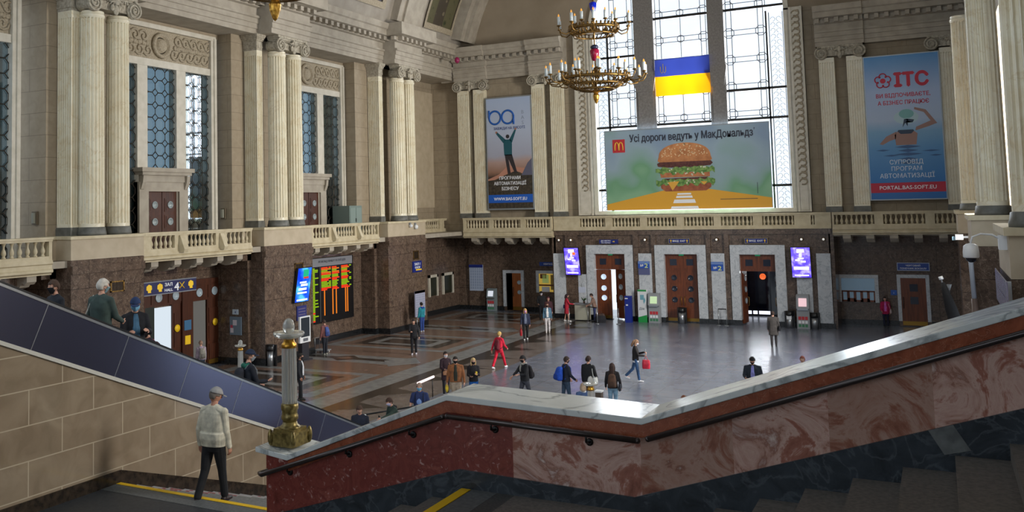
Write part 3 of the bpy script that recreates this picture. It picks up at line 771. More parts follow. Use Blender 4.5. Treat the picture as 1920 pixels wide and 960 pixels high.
def gallery_window(num, yc, lab, dlab):
    t = thing('window_%d' % num, lab, 'window', (-30.3, yc, 5.55), 'tall lattice windows of the left gallery', 'structure')
    X = -30.3
    f = MB()
    for s in (-1, 1):
        a, b = sorted((yc + s * 3.16, yc + s * 3.5)); f.box(X - .5, X + .1, a, b, 5.55, 15.62); f.box(X - .4, X + .16, yc + s * 3.42 - .08, yc + s * 3.42 + .08, 5.55, 15.62)
        a, b = sorted((yc + s * .9, yc + s * 1.5)); f.box(X - .45, X + .02, a, b, 5.55, 13.8)
    f.box(X - .5, X + .04, yc - 3.2, yc + 3.2, 13.8, 14.12); f.box(X - .48, X + .12, yc - 3.49, yc + 3.49, 15.5, 15.71)
    f.build('frame', FRAMEW, t)
    rl = MB(); rl.box(X - .45, X - .06, yc - 3.16, yc + 3.16, 14.12, 15.5)
    rr = random.Random(num)
    rl.lathe([(.6, 0), (.58, .12), (.5, .16), (.42, .12), (.38, .0), (.34, .0), (.3, .1), (.18, .15), (.001, .16)], (X - .06, yc, 14.82), 24, 0, True, Matrix.Rotation(PI / 2, 4, 'Y'))
    for s in (-1, 1):
        for k in range(10):
            cy = yc + s * (.82 + .25 * k); cz = 14.82 + (.3 if k % 2 else -.3)
            pts = [(X - .04, cy + .3 * (1 - q / 14) * math.cos(q * .62 * (1 if k % 2 else -1)) * s, cz + .3 * (1 - q / 14) * math.sin(q * .62 * (1 if k % 2 else -1))) for q in range(13)]
            rl.tube(pts, .055, 5); rl.ball((X - .04, cy + .05 * s, 14.82), (.06, .1, .12), 6, 5); rl.ball((X - .04, cy + .2 * s, cz + (.28 if k % 2 == 0 else -.28)), (.05, .14, .1), 6, 5)
    rl.build('carved_relief', STONE_DK, t)
    la = MB()
    oct_lattice(la, yc - .9, yc + .9, 9.25, 13.8, X - .12, 3)
    for s in (-1, 1):
        a, b = sorted((yc + s * 1.5, yc + s * 3.16)); oct_lattice(la, a, b, 5.6, 13.8, X - .12, 3)
    la.build('iron_lattice', LATT, t)
    g = MB(); g.box(X - .2, X - .17, yc - 3.16, yc + 3.16, 5.56, 13.8); g.build('glass', PANE, t)
    c = MB()
    for k in range(28):
        yy = yc - 3.1 + 6.2 * k / 27; c.box(X - .62 - .05 * (k % 2), X - .55 - .05 * (k % 2), yy - .12, yy + .12, 5.56, 9.0)
    c.build('curtain', CURT, t)
    h = MB()
    h.box(X - .2, X + .45, yc - 1.62, yc + 1.62, 9.06, 9.24); h.box(X - .2, X + .36, yc - 1.52, yc + 1.52, 8.92, 9.06); h.box(X - .2, X + .2, yc - 1.4, yc + 1.4, 8.62, 8.92)
    h.box(X - .2, X + .14, yc - 1.5, yc - .95, 5.55, 8.2); h.box(X - .2, X + .14, yc + .95, yc + 1.5, 5.55, 8.2); h.box(X - .2, X + .14, yc - 1.5, yc + 1.5, 8.2, 8.62)
    for s in (-1, 1): h.prism([(X + .1, 8.9), (X + .34, 8.9), (X + .3, 8.6), (X + .18, 8.3), (X + .1, 8.25)], 'y', yc + s * 1.35 - .1, yc + s * 1.35 + .1)
    h.build('door_hood', STONE, t)
    d = thing('door_%d' % (num + 10), dlab, 'door', (-30.3, yc, 5.55), 'wooden doors of the left gallery', 'structure')
    for s in (-1, 1):
        l = MB(); a, b = sorted((yc + s * .02, yc + s * .93)); l.box(X - .12, X - .02, a, b, 5.56, 8.2)
        ym = (a + b) / 2
        for zz in (5.8, 6.55, 7.3):
            l.box(X - .02, X + .0, ym - .32, ym + .32, zz, zz + .6); l.box(X, X + .012, ym - .25, ym + .25, zz + .06, zz + .54)
        lf = l.build('door_leaf', WOODD, d)
        p = MB()
        for zz in (6.85, 7.6): p.lathe([(.17, 0), (.17, .03), (.13, .04), (.12, .01), (.001, .01)], (X + .012, ym, zz), 14, 0, True, Matrix.Rotation(PI / 2, 4, 'Y'))
        q = p.build('porthole', plain('porthole_glass', (150, 160, 162), .15), lf)
gallery_window(1, 19.68, 'tall lattice window at the far left edge', 'wooden gallery door hidden behind the nearest columns')
gallery_window(2, 30.7, 'tall lattice window above the portal with the yellow signs', 'panelled wooden gallery door with round panes between the left column pairs')
gallery_window(3, 41.85, 'tall lattice window above the departure board, mostly behind columns', 'panelled wooden gallery door half hidden behind the middle column pair')

# ------------------------------------------------------------------ the great window
MULL = noisy('grey_mullion_stone', (112, 108, 104), (130, 126, 122), scale=10.0, rough=.8, bump=.4)
def great_window():
    t = thing('window_4', 'great bright stained lattice window filling the back wall', 'window', (-12.9, YB, 6.7), None, 'structure')
    F = FRAMEW
    x0, x1 = -18.68, -7.12
    f = MB()
    for a, b in ((x0 - .25, x0 + .05), (x1 - .05, x1 + .25)): f.box(a, b, YB - .2, YB + .5, 6.5, 18.3)
    f.box(x0 - .2, x1 + .2, YB - .25, YB + .4, 6.5, 6.74)
    pa = []; 
    for R, k in ((6.05, 0), (5.78, 1)):
        for i in range(25):
            q = PI - PI * i / 24; pa.append((wc + R * math.cos(q), 18.2 + (5.25 if k == 0 else 5.0) * math.sin(q)))
    vs = [(p[0], YB - .2, p[1]) for p in pa] + [(p[0], YB + .5, p[1]) for p in pa]
    fs = []
    for i in range(24): fs += [(i, i + 1, 25 + i + 1, 25 + i), (50 + i, 50 + 25 + i, 50 + 25 + i + 1, 50 + i + 1), (25 + i, 25 + i + 1, 75 + i + 1, 75 + i), (i, 50 + i, 50 + i + 1, i + 1)]
    f.add(vs, fs); f.build('frame', F, t)
    for xa, xb in ((-16.02, -14.78), (-11.5, -10.55)):       # stone mullions with corbelled heads
        m = MB(); m.box(xa, xb, YB - .1, YB + .45, 11.7, 22.9); m.box(xa - .05, xb + .05, YB - .2, YB + .4, 15.1, 15.35); m.prism([(xa + .1, 14.1), (xb - .1, 14.1), (xb + .05, 15.1), (xa - .3, 15.1)], 'y', YB - .22, YB + .4)
        m.box(xa + .15, xb - .15, YB - .16, YB, 11.7, 14.1)
        m.build('stone_mullion', MULL, t)
    tr = MB()
    for z, xa, xb in ((12.0, x0, x1), (8.05, x0, x1), (13.75, -10.55, x1), (16.45, x0, -16.0), (18.6, x0, x1)): tr.box(xa, xb, YB - .02, YB + .18, z - .07, z + .07)
    for x in (-17.75, -8.15): tr.box(x - .05, x + .05, YB - .02, YB + .16, 6.7, 18.3)
    tr.build('transom', DKMETAL, t)
    la = MB(); Y = YB + .06; r = .022
    def bar(a, b, c, d): la.tube([(a, Y, b), (c, Y, d)], r, 4, 0, False)
    def octo(cx, cz, q):
        P = [(cx + q * math.cos(PI / 8 + i * PI / 4), cz + q * math.sin(PI / 8 + i * PI / 4)) for i in range(8)]
        for i in range(8): bar(P[i][0], P[i][1], P[(i + 1) % 8][0], P[(i + 1) % 8][1])
    for (a, b, mid) in ((-17.7, -16.02, False), (-14.78, -11.5, True), (-10.55, -8.2, False)):
        g = .3
        for x in (a + .12, a + .12 + g, b - .12 - g, b - .12): bar(x, 12.0, x, 22.0)
        k = 0; z = 12.35
        while z < 22.4:
            for zz in (z - .15, z + .15): bar(a + .1, zz, b - .1, zz)
            octo(a + .27, z, .31); octo(b - .27, z, .31)
            if mid: octo((a + b) / 2, z, .22)
            z += 1.62
        if mid: bar((a + b) / 2, 12, (a + b) / 2, 22)
    rr = random.Random(5)
    for (a, b) in ((-18.5, -17.85), (-8.0, -7.25)):         # fine foliage tracery of the border lights
        for z in np.arange(6.9, 18.0, .34):
            for s in (-1, 1):
                cx = (a + b) / 2 + s * (b - a) * .22
                pts = [(cx + s * .13 * math.cos(q), Y, z + .13 * math.sin(q)) for q in np.linspace(0, 4.6, 8)]
                la.tube(pts, .012, 4, 0, False)
        bar(a, 6.7, a, 18.2); bar(b, 6.7, b, 18.2)
    la.build('lead_lattice', LATT, t)
    g = MB(); g.box(x0, x1, YB + .1, YB + .12, 6.72, 18.2)
    g.prism([(wc + 5.8 * math.cos(PI - PI * i / 24), 18.2 + 5.0 * math.sin(PI - PI * i / 24)) for i in range(25)], 'y', YB + .1, YB + .12)
    g.build('glass', glass_pane('great_window_glass', (250, 252, 255), 0.94), t)
    for s, xa, xb in ((-1, -19.92, -18.93), (1, -6.87, -6.15)):  # carved jambs
        j = MB(); j.box(xa, xb, YB - .28, YB + .1, 6.5, 18.3, 0)
        j.box(xa + .0, xa + .12, YB - .36, YB, 6.5, 18.3, 0); j.box(xb - .12, xb, YB - .36, YB, 6.5, 18.3, 0)
        w = xb - xa
        for z in np.arange(8.2, 18.1, .36):
            cx = (xa + xb) / 2
            j.tube([(cx - .2 * math.cos(q), YB - .3, z + .16 * math.sin(q)) for q in np.linspace(0, 5.2, 9)], .04, 4, 1); j.ball((cx + .1, YB - .3, z + .14), (.1, .04, .07), 6, 4, 1)
        j.box(xa + .14, xb - .14, YB - .34, YB, 6.6, 8.0, 0)
        j.build('carved_jamb', [FRAMEW, STONE_DK], t)
    return t
great_window()
# ------------------------------------------------------------------ main entrance doors
PORTG = plain('porthole_pane', (170, 186, 196), .08, 0, .8)
BRASS = plain('brass_kick_plate', (150, 116, 52), .35, .8)
def disc(mb, x, y, z, r, m=0, n=18, ring=.03):
    mb.lathe([(r, .0), (r, ring), (r * .82, ring), (r * .8, .006), (.001, .006)], (x, y, z), n, m, True, Matrix.Rotation(PI / 2, 4, 'X'))
def leaf_mesh(w, h, sq=False, plain_=False):
    """door leaf, hinge at x = 0, width along +x, face towards -y, with raised panels"""
    l = MB(); l.box(0, w, -.04, .04, 0, h)
    if not plain_:
        for z0, z1 in ((.14, .14 + .2 * h), (.14 + .24 * h, .14 + .44 * h), (.14 + .48 * h, .14 + .66 * h), (.14 + .7 * h, h - .12)):
            l.box(.1, w - .1, -.055, -.04, z0, z1); l.box(.17, w - .17, -.07, -.055, z0 + .07, z1 - .07)
    return l
def add_leaf(root, x, y, z, w, h, ang, flip, portz, glassmat, kick=False, square=False, handle=True):
    l = leaf_mesh(w, h).build('door_leaf', WOOD, None)
    l.parent = root; o = root.location
    l.location = (x - o[0], y - o[1], z - o[2]); l.rotation_euler = (0, 0, ang); l.scale = (-1 if flip else 1, 1, 1)
    for pz in portz:
        p = MB()
        if square: p.box(w / 2 - .17, w / 2 + .17, -.1, -.06, pz - .17, pz + .17, 0)
        p2 = MB()
        disc(p2, w / 2, -.075, pz, .17)
        q = p2.build('porthole', glassmat, None); q.parent = l
    if handle:
        h = MB(); h.tube([(w - .1, -.05, .95), (w - .1, -.14, .98), (w - .1, -.14, 1.45), (w - .1, -.05, 1.48)], .018, 6); q = h.build('handle', BRASS, None); q.parent = l
    if kick:
        k = MB(); k.box(.04, w - .04, -.085, -.04, .02, .2); q = k.build('kick_plate', BRASS, None); q.parent = l
    return l
DARKPANE = plain('dark_pane', (46, 52, 66), .1)
SKYPANE = plain('daylit_pane', (210, 226, 240), .1, emit=(200, 220, 245), estr=.55)
def entrance(num, x0, x1, m0, m1, label, opened):
    y = 56.72
    t = thing('door_%d' % num, label, 'door', ((x0 + x1) / 2, 56.6, 0), 'tall wooden entrance doors', 'structure')
    s = MB(); s.box(m0, x0, 56.3, 56.9, .3, 4.08); s.box(x1, m1, 56.3, 56.9, .3, 4.08); s.box(m0, m1, 56.3, 56.9, 4.08, 4.63); s.build('marble_surround', GREYM, t, .01)
    s = MB(); s.box(m0, x0, 56.27, 56.9, 0, .3); s.box(x1, m1, 56.27, 56.9, 0, .3); s.build('plinth', BLACKST, t)
    if opened < 2: s = MB(); s.box(x0, x1 if opened == 0 else (x0 + x1) / 2, 56.66, 56.9, 0, .055); s.build('threshold', BLACKST, t)
    tr = MB(); w = (x1 - x0) / 2
    for k in range(2):
        a = x0 + k * w; tr.box(a, a + w, y - .06, y + .04, 3.1, 4.08); tr.box(a + .12, a + w - .12, y - .09, y - .06, 3.22, 3.96); tr.box(a + .24, a + w - .24, y - .11, y - .09, 3.34, 3.84)
    for k in range(2):
        a = x0 + (k + .5) * w; tr.box(a - .2, a + .2, y - .13, y - .11, 3.4, 3.78, 1)
    tr.build('transom_panel', [WOOD, DARKPANE], t)
    ex = MB(); ex.box((x0 + x1) / 2 - .14, (x0 + x1) / 2 + .14, y - .16, y - .1, 3.98, 4.1); ex.build('exit_light', plain('exit_green', (30, 120, 80), .4, emit=(40, 150, 100), estr=.3), t)
    if opened == 0:
        for k in range(2):
            add_leaf(t, x0 + .01 if k == 0 else x1 - .01, y, .06, w - .012, 3.04, 0, k == 1, (1.28, 1.94, 2.6), DARKPANE, True)
    elif opened == 1:
        add_leaf(t, x0 + .01, y, .06, w - .03, 3.02, 0, False, (1.28, 1.88, 2.58), SKYPANE, True)
        add_leaf(t, x1 - .01, y, .06, w - .03, 3.02, math.radians(-30), True, (1.28, 1.94, 2.6), PORTG)
    else:
        add_leaf(t, x0 + .01, y, .06, w - .03, 3.02, math.radians(84), False, (1.28, 1.94, 2.6), PORTG)
        add_leaf(t, x1 - .01, y, .06, w - .03, 3.02, math.radians(-84), True, (1.28, 1.94, 2.6), PORTG)
    return t
entrance(1, -18.92, -16.97, -19.43, -16.45, 'tall panelled wooden entrance door with its right leaf standing open to daylight', 1)
entrance(2, -14.54, -12.58, -15.1, -12.06, 'tall panelled wooden entrance door, fully closed, in the middle', 0)
entrance(3, -10.17, -8.21, -10.68, -7.66, 'tall entrance doorway with both leaves folded back on a dark lobby', 2)
# lobbies behind the doors
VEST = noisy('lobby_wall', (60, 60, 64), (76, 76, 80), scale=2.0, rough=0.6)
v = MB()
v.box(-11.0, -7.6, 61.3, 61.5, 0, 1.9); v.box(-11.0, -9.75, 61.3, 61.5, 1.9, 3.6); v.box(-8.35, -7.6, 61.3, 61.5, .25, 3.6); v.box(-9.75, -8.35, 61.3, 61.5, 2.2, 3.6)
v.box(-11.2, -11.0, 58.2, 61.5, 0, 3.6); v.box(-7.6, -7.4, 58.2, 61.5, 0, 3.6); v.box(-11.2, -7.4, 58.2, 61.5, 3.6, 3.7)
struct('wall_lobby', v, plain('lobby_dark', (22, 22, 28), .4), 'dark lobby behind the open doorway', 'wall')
ld = thing('door_5', 'dark glazed inner lobby door with an orange round sticker', 'door', (-9.05, 61.2, 0), None, 'structure')
m_ = MB(); m_.box(-10.86, -8.0, 61.22, 61.3, .12, 2.9); m_.build('glazing', plain('lobby_glass', (18, 20, 34), .06, 0, .8), ld)
m_ = MB()
for x in (-10.9, -9.3, -7.95): m_.box(x - .04, x + .04, 61.18, 61.3, 0, 2.95)
m_.box(-10.9, -7.95, 61.18, 61.3, 2.9, 3.0); m_.build('door_frame', plain('lobby_frame', (70, 74, 80), .4), ld)
m_ = MB(); disc(m_, -9.69, 61.2, 2.45, .19, 0); m_.build('round_sticker', plain('sticker_orange', (230, 90, 40), .4, emit=(255, 120, 60), estr=.6), ld)
m_ = MB(); m_.box(-10.75, -10.45, 61.19, 61.22, .12, .32); m_.box(-10.35, -10.1, 61.19, 61.22, .12, .32); m_.box(-10.0, -9.35, 61.19, 61.22, .12, .32); m_.build('daylight_gap', glow('daylight_slit', (236, 240, 255), 1.4), ld)
m_ = thing('ceiling_light', 'small bright lamp under the lobby ceiling seen through the open doorway', 'lamp', (-9.56, 60.6, 3.1))
q = MB(); q.box(-9.86, -9.26, 60.5, 60.8, 3.08, 3.25); q.build('diffuser', glow('lamp_white', (240, 245, 255), 5.0), m_)
q = MB(); q.box(-9.92, -9.2, 60.45, 60.86, 3.25, 3.4); q.tube([(-9.56, 60.65, 3.4), (-9.56, 60.65, 3.6)], .03, 6); q.build('housing', GREYP, m_)
area_light('daylight_entrance', (-17.7, 60.6, 1.7), (-PI / 2, 0, 0), 1.6, 3.2, 60, (0.9, 0.96, 1.0))
area_light('daylight_lobby', (-9.8, 60.9, 2.9), (-PI / 2 + .5, 0, 0), 1.6, .5, 30, (0.9, 0.95, 1.0))
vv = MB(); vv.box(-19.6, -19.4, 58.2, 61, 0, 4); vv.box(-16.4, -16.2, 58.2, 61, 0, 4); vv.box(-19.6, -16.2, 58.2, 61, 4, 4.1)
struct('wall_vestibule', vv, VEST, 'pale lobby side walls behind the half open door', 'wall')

# ------------------------------------------------------------------ side rooms: small doors and ticket windows
def small_door(num, x0, x1, y, h, label, ajar, mat, panes, fw=.2):
    t = thing('door_%d' % num, label, 'door', ((x0 + x1) / 2, y, 0), None, 'structure')
    s = MB(); s.box(x0, x0 + fw, y - .14, y + .1, .3 if ajar else 0.3, h); s.box(x1 - fw, x1, y - .14, y + .1, .3, h); s.box(x0 + fw, x1 - fw, y - .14, y + .1, h - fw, h); s.build('marble_surround', GREYM, t)
    a, b = x0 + fw, x1 - fw
    if ajar:
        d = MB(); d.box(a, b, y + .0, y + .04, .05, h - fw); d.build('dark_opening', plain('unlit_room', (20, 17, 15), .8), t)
        a = a + (b - a) * .42
    l = MB(); l.box(a, b, y - .1, y - .04, .06, h - fw)
    lf = l.build('door_leaf', mat, t)
    for (kind, px, pz, r) in panes:
        p = MB()
        if kind == 'o': disc(p, px, y - .1, pz, r)
        else: p.box(px - r, px + r, y - .13, y - .1, pz - r, pz + r)
        o = p.build('porthole' if kind == 'o' else 'square_pane', PORTG if kind == 'o' else DARKPANE, None); o.parent = lf; o.location = Vector((0, 0, 0)) - Vector(t.location)
    k = MB(); k.box(a + .02, b - .02, y - .13, y - .1, .08, .3); o = k.build('kick_plate', BRASS, None); o.parent = lf; o.location = -Vector(t.location)
    h_ = MB(); h_.tube([(a + .1, y - .1, 1.0), (a + .1, y - .2, 1.02), (a + .1, y - .2, 1.6), (a + .1, y - .1, 1.62)], .02, 6); o = h_.build('handle', BLK, None); o.parent = lf; o.location = -Vector(t.location)
small_door(6, -26.46, -24.92, 59.3, 2.78, 'small wooden door with two round panes in the back left corner', True, wood('orange_door_wood', (140, 76, 32), (170, 98, 46)), (('o', -25.27, 1.95, .14), ('o', -25.27, 1.28, .14)))
small_door(7, -2.17, -.57, 58.8, 2.87, 'wooden door with square panes beside the woman in pink', False, WOOD, (('q', -1.35, 2.15, .2), ('q', -1.35, 1.45, .2)), .18)
def ticket_window(num, x0, x1, y, z0, z1, label, lit, extra):
    t = thing('window_%d' % num, label, 'window', ((x0 + x1) / 2, y, z0), None, 'structure')
    f = MB(); f.box(x0, x0 + .2, y - .12, y + .1, z0, z1); f.box(x1 - .2, x1, y - .12, y + .1, z0, z1); f.box(x0 + .2, x1 - .2, y - .12, y + .1, z1 - .2, z1); f.build('marble_surround', GREYM, t)
    g = MB(); g.box(x0 + .2, x1 - .2, y - .05, y - .03, z0 + .05, z1 - .2); g.build('glass', lit, t)
    extra(t, x0 + .2, x1 - .2, y - .06)
YLIT = plain('lit_ticket_office', (190, 160, 70), .3, emit=(240, 200, 90), estr=.28)
def ex_yellow(t, a, b, y):
    m = MB(); m.box(a + .25, a + .7, y - .03, y, 1.95, 2.5, 0); m.box(a + .1, a + .55, y - .03, y, 2.25, 2.55, 2); m.box(a + .2, a + .75, y - .03, y, 1.35, 1.7, 1); m.box(a + .85, b, y - .03, y, 1.5, 2.5, 3); m.box(a, b, y - .04, y, 1.75, 1.85, 2)
    m.build('notices', [plain('paper_green', (170, 190, 110), .5, emit=(180, 200, 120), estr=.2), WHITEL, plain('frame_brown', (120, 60, 30), .5), plain('paper_ochre', (170, 140, 60), .5)], t)
ticket_window(5, -24.02, -21.7, 59.3, 1.3, 2.78, 'yellow lit ticket window with notices behind the police officer', YLIT, ex_yellow)
def ex_blue(t, a, b, y):
    m = MB(); m.box(a, b, y - .05, y + .01, 1.85, 1.93); m.box(a, b, y - .05, y + .01, 1.3, 1.4)
    for k in range(6):
        xx = a + (b - a) * k / 5; m.box(xx - .07, xx + .07, y - .05, y + .01, 1.3, 1.9)
    m.box(a + .3, a + .7, y - .05, y + .01, 1.4, 1.5); m.box(b - .7, b - .3, y - .05, y + .01, 1.4, 1.5); m.build('counter_frame', wood('counter_wood', (110, 56, 34), (136, 74, 46)), t)
ticket_window(6, -5.22, -3.1, 58.8, 1.27, 2.83, 'pale blue ticket window with small wooden hatches left of the woman in pink', plain('office_glass_blue', (138, 164, 184), .25, emit=(130, 160, 184), estr=.10), ex_blue)
for k, (a, b, lb) in enumerate(((54.6, 55.9, 'dark ticket hatch in the corner nearer the timetable pier'), (56.6, 58.2, 'dark ticket hatch in the corner beside the back wall'))):
    t = thing('window_%d' % (7 + k), lb, 'window', (-29.85, (a + b) / 2, 1.3), 'ticket hatches of the corner bay', 'structure')
    f = MB(); f.box(-29.9, -29.78, a, a + .18, 1.25, 2.7); f.box(-29.9, -29.78, b - .18, b, 1.25, 2.7); f.box(-29.9, -29.78, a, b, 2.52, 2.7); f.build('frame', FRAMEW, t)
    g = MB(); g.box(-29.9, -29.84, a + .18, b - .18, 1.3, 2.52); g.build('glass', plain('dim_hatch_glass', (44, 46, 34), .2), t)
# big portal under the left gallery
def portal():
    X = -30.55
    t = thing('door_4', 'large dark wooden portal with two double doors under the yellow signs', 'door', (X, 32.3, 0), None, 'structure')
    f = MB(); f.box(X - .05, X + .15, 28.9, 35.2, 3.9, 4.1); f.box(X - .05, X + .12, 28.9, 35.2, 3.1, 3.9)
    for a, b in ((28.9, 29.7), (32.0, 32.7), (34.9, 35.3)): f.box(X - .05, X + .2, a, b, 0, 3.9)
    for yc in (30.55, 31.6, 33.15, 34.2): f.box(X + .12, X + .15, yc - .42, yc + .42, 3.2, 3.8)
    f.build('wooden_frame', WOODD, t)
    p = MB()
    for yc in (30.55, 31.6, 33.15, 34.2): p.lathe([(.2, 0), (.2, .04), (.17, .04), (.16, .01), (.001, .01)], (X + .15, yc, 3.48), 18, 0, True, Matrix.Rotation(PI / 2, 4, 'Y'))
    p.build('porthole', PORTG, t)
    for a, b in ((31.45, 32.0), (33.75, 34.85)):
        l = MB(); l.box(X, X + .1, a, b, .05, 3.1)
        for z0 in (.3, 1.15, 2.0): l.box(X + .1, X + .13, a + .1, b - .1, z0, z0 + .7)
        lf = l.build('door_leaf', WOODD, t)
    l = MB(); l.box(X - .04, X + .1, 29.75, 30.35, .05, 3.1); l.build('door_leaf', plain('dark_green_leaf', (34, 42, 38), .4), t)
    g = MB(); g.box(X - .04, X + .02, 30.35, 31.45, .05, 3.02); g.build('bright_opening', glow('daylit_passage', (222, 234, 244), .85), t)
    g = MB(); g.box(X - .04, X + .04, 32.75, 33.7, .05, 3.12); g.build('grey_opening', plain('grey_passage', (112, 112, 110), .6), t)
    s = MB()
    for yc, z, r in ((31.72, 2.0, .17), (34.25, 2.0, .17)): s.lathe([(r, 0), (r, .02), (.001, .02)], (X + .14, yc, z), 16, 0, True, Matrix.Rotation(PI / 2, 4, 'Y'))
    s.box(X + .2, X + .22, 32.15, 32.5, 1.2, 1.6); s.build('yellow_sticker', YEL, t)
    s = MB(); s.box(X + .2, X + .22, 32.1, 32.55, 1.85, 2.3); s.build('blue_notice', plain('notice_blue', (60, 110, 150), .5), t)
    k = MB(); k.box(X + .1, X + .15, 33.8, 34.85, .08, .28); k.build('kick_plate', BRASS, t)
portal()
# ------------------------------------------------------------------ stairs and parapet in front of the camera
REDM = breccia('red_marble', [(.3, (98, 44, 38)), (.48, (134, 66, 58)), (.56, (118, 54, 48)), (.66, (150, 84, 74)), (.72, (214, 188, 182))], 3.2, .22, (206, 170, 164))
PINKM = breccia('pink_brown_marble', [(.3, (126, 78, 64)), (.42, (164, 108, 92)), (.47, (206, 172, 160)), (.55, (186, 146, 132)), (.58, (152, 106, 92)), (.66, (212, 190, 182)), (.7, (238, 234, 232))], 1.9)
BRNM = breccia('brown_pink_marble', [(.3, (116, 68, 54)), (.42, (152, 102, 84)), (.5, (180, 146, 132)), (.6, (170, 130, 114)), (.64, (136, 92, 76)), (.74, (222, 212, 206))], 2.2)
REDF = marble('red_brown_marble_frieze', (160, 88, 60), (122, 60, 38), (206, 156, 126), scale=7.0, vscale=8.0, vwidth=0.012, rough=0.25, vmix=.4)
WHITEM = marble('white_marble_cap', (228, 233, 232), (206, 213, 213), (126, 134, 138), scale=1.6, vscale=1.1, vwidth=0.035, rough=0.16, vmix=0.7)
NIGHTM = marble('blue_black_marble', (54, 62, 70), (30, 36, 42), (96, 104, 112), scale=4.0, vscale=2.0, vwidth=0.03, rough=0.25, vmix=0.4)
TREAD = noisy('grey_brown_granite_steps', (98, 94, 90), (122, 116, 110), scale=30.0, rough=0.55)
LANDG = noisy('grey_landing_granite', (84, 88, 90), (104, 108, 108), scale=24.0, rough=0.5)
LANDD = noisy('dark_landing_granite', (44, 48, 52), (58, 62, 66), scale=20.0, rough=0.5)
TAPE = plain('yellow_floor_tape', (235, 190, 20), .6)
STEELD = plain('dark_steel_rail', (86, 80, 80), .28, .85)
YP = 8.3
# nosing line of the flights
UPPER = [(-1.78 + .36 * k, 4.59 + .1265 * k) for k in range(12)]
st = MB()
poly = [(-4.18, 4.45)]
for (x, z) in UPPER: poly += [(x, z - .1265), (x, z)]
poly += [(UPPER[-1][0] + .36, UPPER[-1][1]), (UPPER[-1][0] + .36, 2.0), (-9.0, 0.0), (-9.0, 2.87)]
x, z = -4.18 - .36 * 13, 2.87
dn = []
for k in range(1, 13):
    dn.append((-4.18 - .36 * k, 4.45 - .1215 * k))
low = [(-8.9, 2.87)]
for k in range(12, 0, -1):
    low += [(-4.18 - .36 * k, 4.45 - .1215 * (k + 1)), (-4.18 - .36 * k, 4.45 - .1215 * k)]
low += [(-4.18, 4.45 - .1215)]
st.prism(low + poly[:-2] + [(-4.0, 2.0), (-8.9, 2.0)], 'y', -3.0, 8.32, 0)
o = struct('floor_stair_flight', st, TREAD, 'granite stairs rising to the right with a landing half way', 'stairs')
st2 = MB()
st2.box(-3.83, -2.5, -3.0, 8.3, 4.44, 4.453, 1); st2.box(-4.16, -3.83, -3.0, 8.3, 4.44, 4.454, 0)
struct('floor_landing', st2, [LANDG, noisy('dark_speckled_landing', (58, 60, 60), (82, 82, 80), scale=40.0, rough=0.5)], 'dark speckled stone landing between the two flights', 'landing')
tp = MB(); tp.box(-4.2, -4.1, 2.0, 8.26, 4.454, 4.46)
tag(tp.build('yellow_tape_strip', TAPE), 'yellow tape strip along the edge of the upper landing', 'floor tape', 'yellow edge strips on the stairs')

par = thing('stone_parapet', 'red marble stair parapet with a white marble cap in the foreground', 'parapet', (-2.4, YP, 2.87), None, 'thing')
capb = [(-6.72, 4.53), (-6.326, 4.487), (-4.347, 5.288), (-2.393, 5.232), (.527, 6.303), (2.2, 6.918)]
TH = .058
body = [(p[0], p[1]) for p in capb[1:]]
b = MB()
base_line = [(-6.276, 3.965), (-4.235, 4.63), (-2.491, 4.585), (.487, 5.614), (2.2, 6.206)]
def cap_at(x):
    for p, q in zip(capb[:-1], capb[1:]):
        if p[0] <= x <= q[0]: return p[1] + (q[1] - p[1]) * (x - p[0]) / (q[0] - p[0])
def foot_at(x): return 2.87 + max(0, (x + 6.62)) * (5.0 - 2.87) / 8.82
for xs, mt in (([-6.62, -6.326, -4.347, -3.66], REDM), ([-3.66, -3.08], PINKM), ([-3.08, -2.42], PINKM), ([-2.42, -2.393, -1.62], BRNM), ([-1.62, -.86], PINKM), ([-.86, -.1], BRNM), ([-.1, .527, 2.2], PINKM)):
    b = MB(); b.prism([(x, cap_at(x)) for x in xs] + [(x, foot_at(x)) for x in reversed(xs)], 'y', YP, YP + .5, 0); b.build('wall_slab', mt, par)
fz = MB()
fr = [(-6.326, 4.48)] + capb[2:]
fz.prism([(p[0], p[1]) for p in fr] + [(p[0], p[1] - .115) for p in reversed(fr)], 'y', YP - .025, YP + .53, 0); fz.build('frieze_band', REDF, par)
cp = MB()
cl = [(-6.76, 4.535), (-6.326, 4.487)] + capb[2:]
cp.prism([(p[0], p[1]) for p in cl] + [(p[0], p[1] + TH) for p in reversed(cl)], 'y', YP - .045, YP + .6, 0)
cp.build('cap', WHITEM, par, .008)
bs = MB()
bs.prism(base_line + [(2.2, 5.6), (.487, 5.2), (-2.3, 4.2), (-4.2, 4.2), (-6.6, 3.3), (-6.62, 3.86)], 'y', YP - .02, YP + .2, 0); bs.build('baseboard', NIGHTM, par)
sl = MB(); sl.prism([(-.15, 5.393), (.02, 5.452), (.13, 5.27), (-.05, 5.22)], 'y', YP - .024, YP, 0); sl.build('repair_patch', noisy('grey_patch', (84, 88, 88), (112, 116, 116), scale=12.0, rough=.4), par)
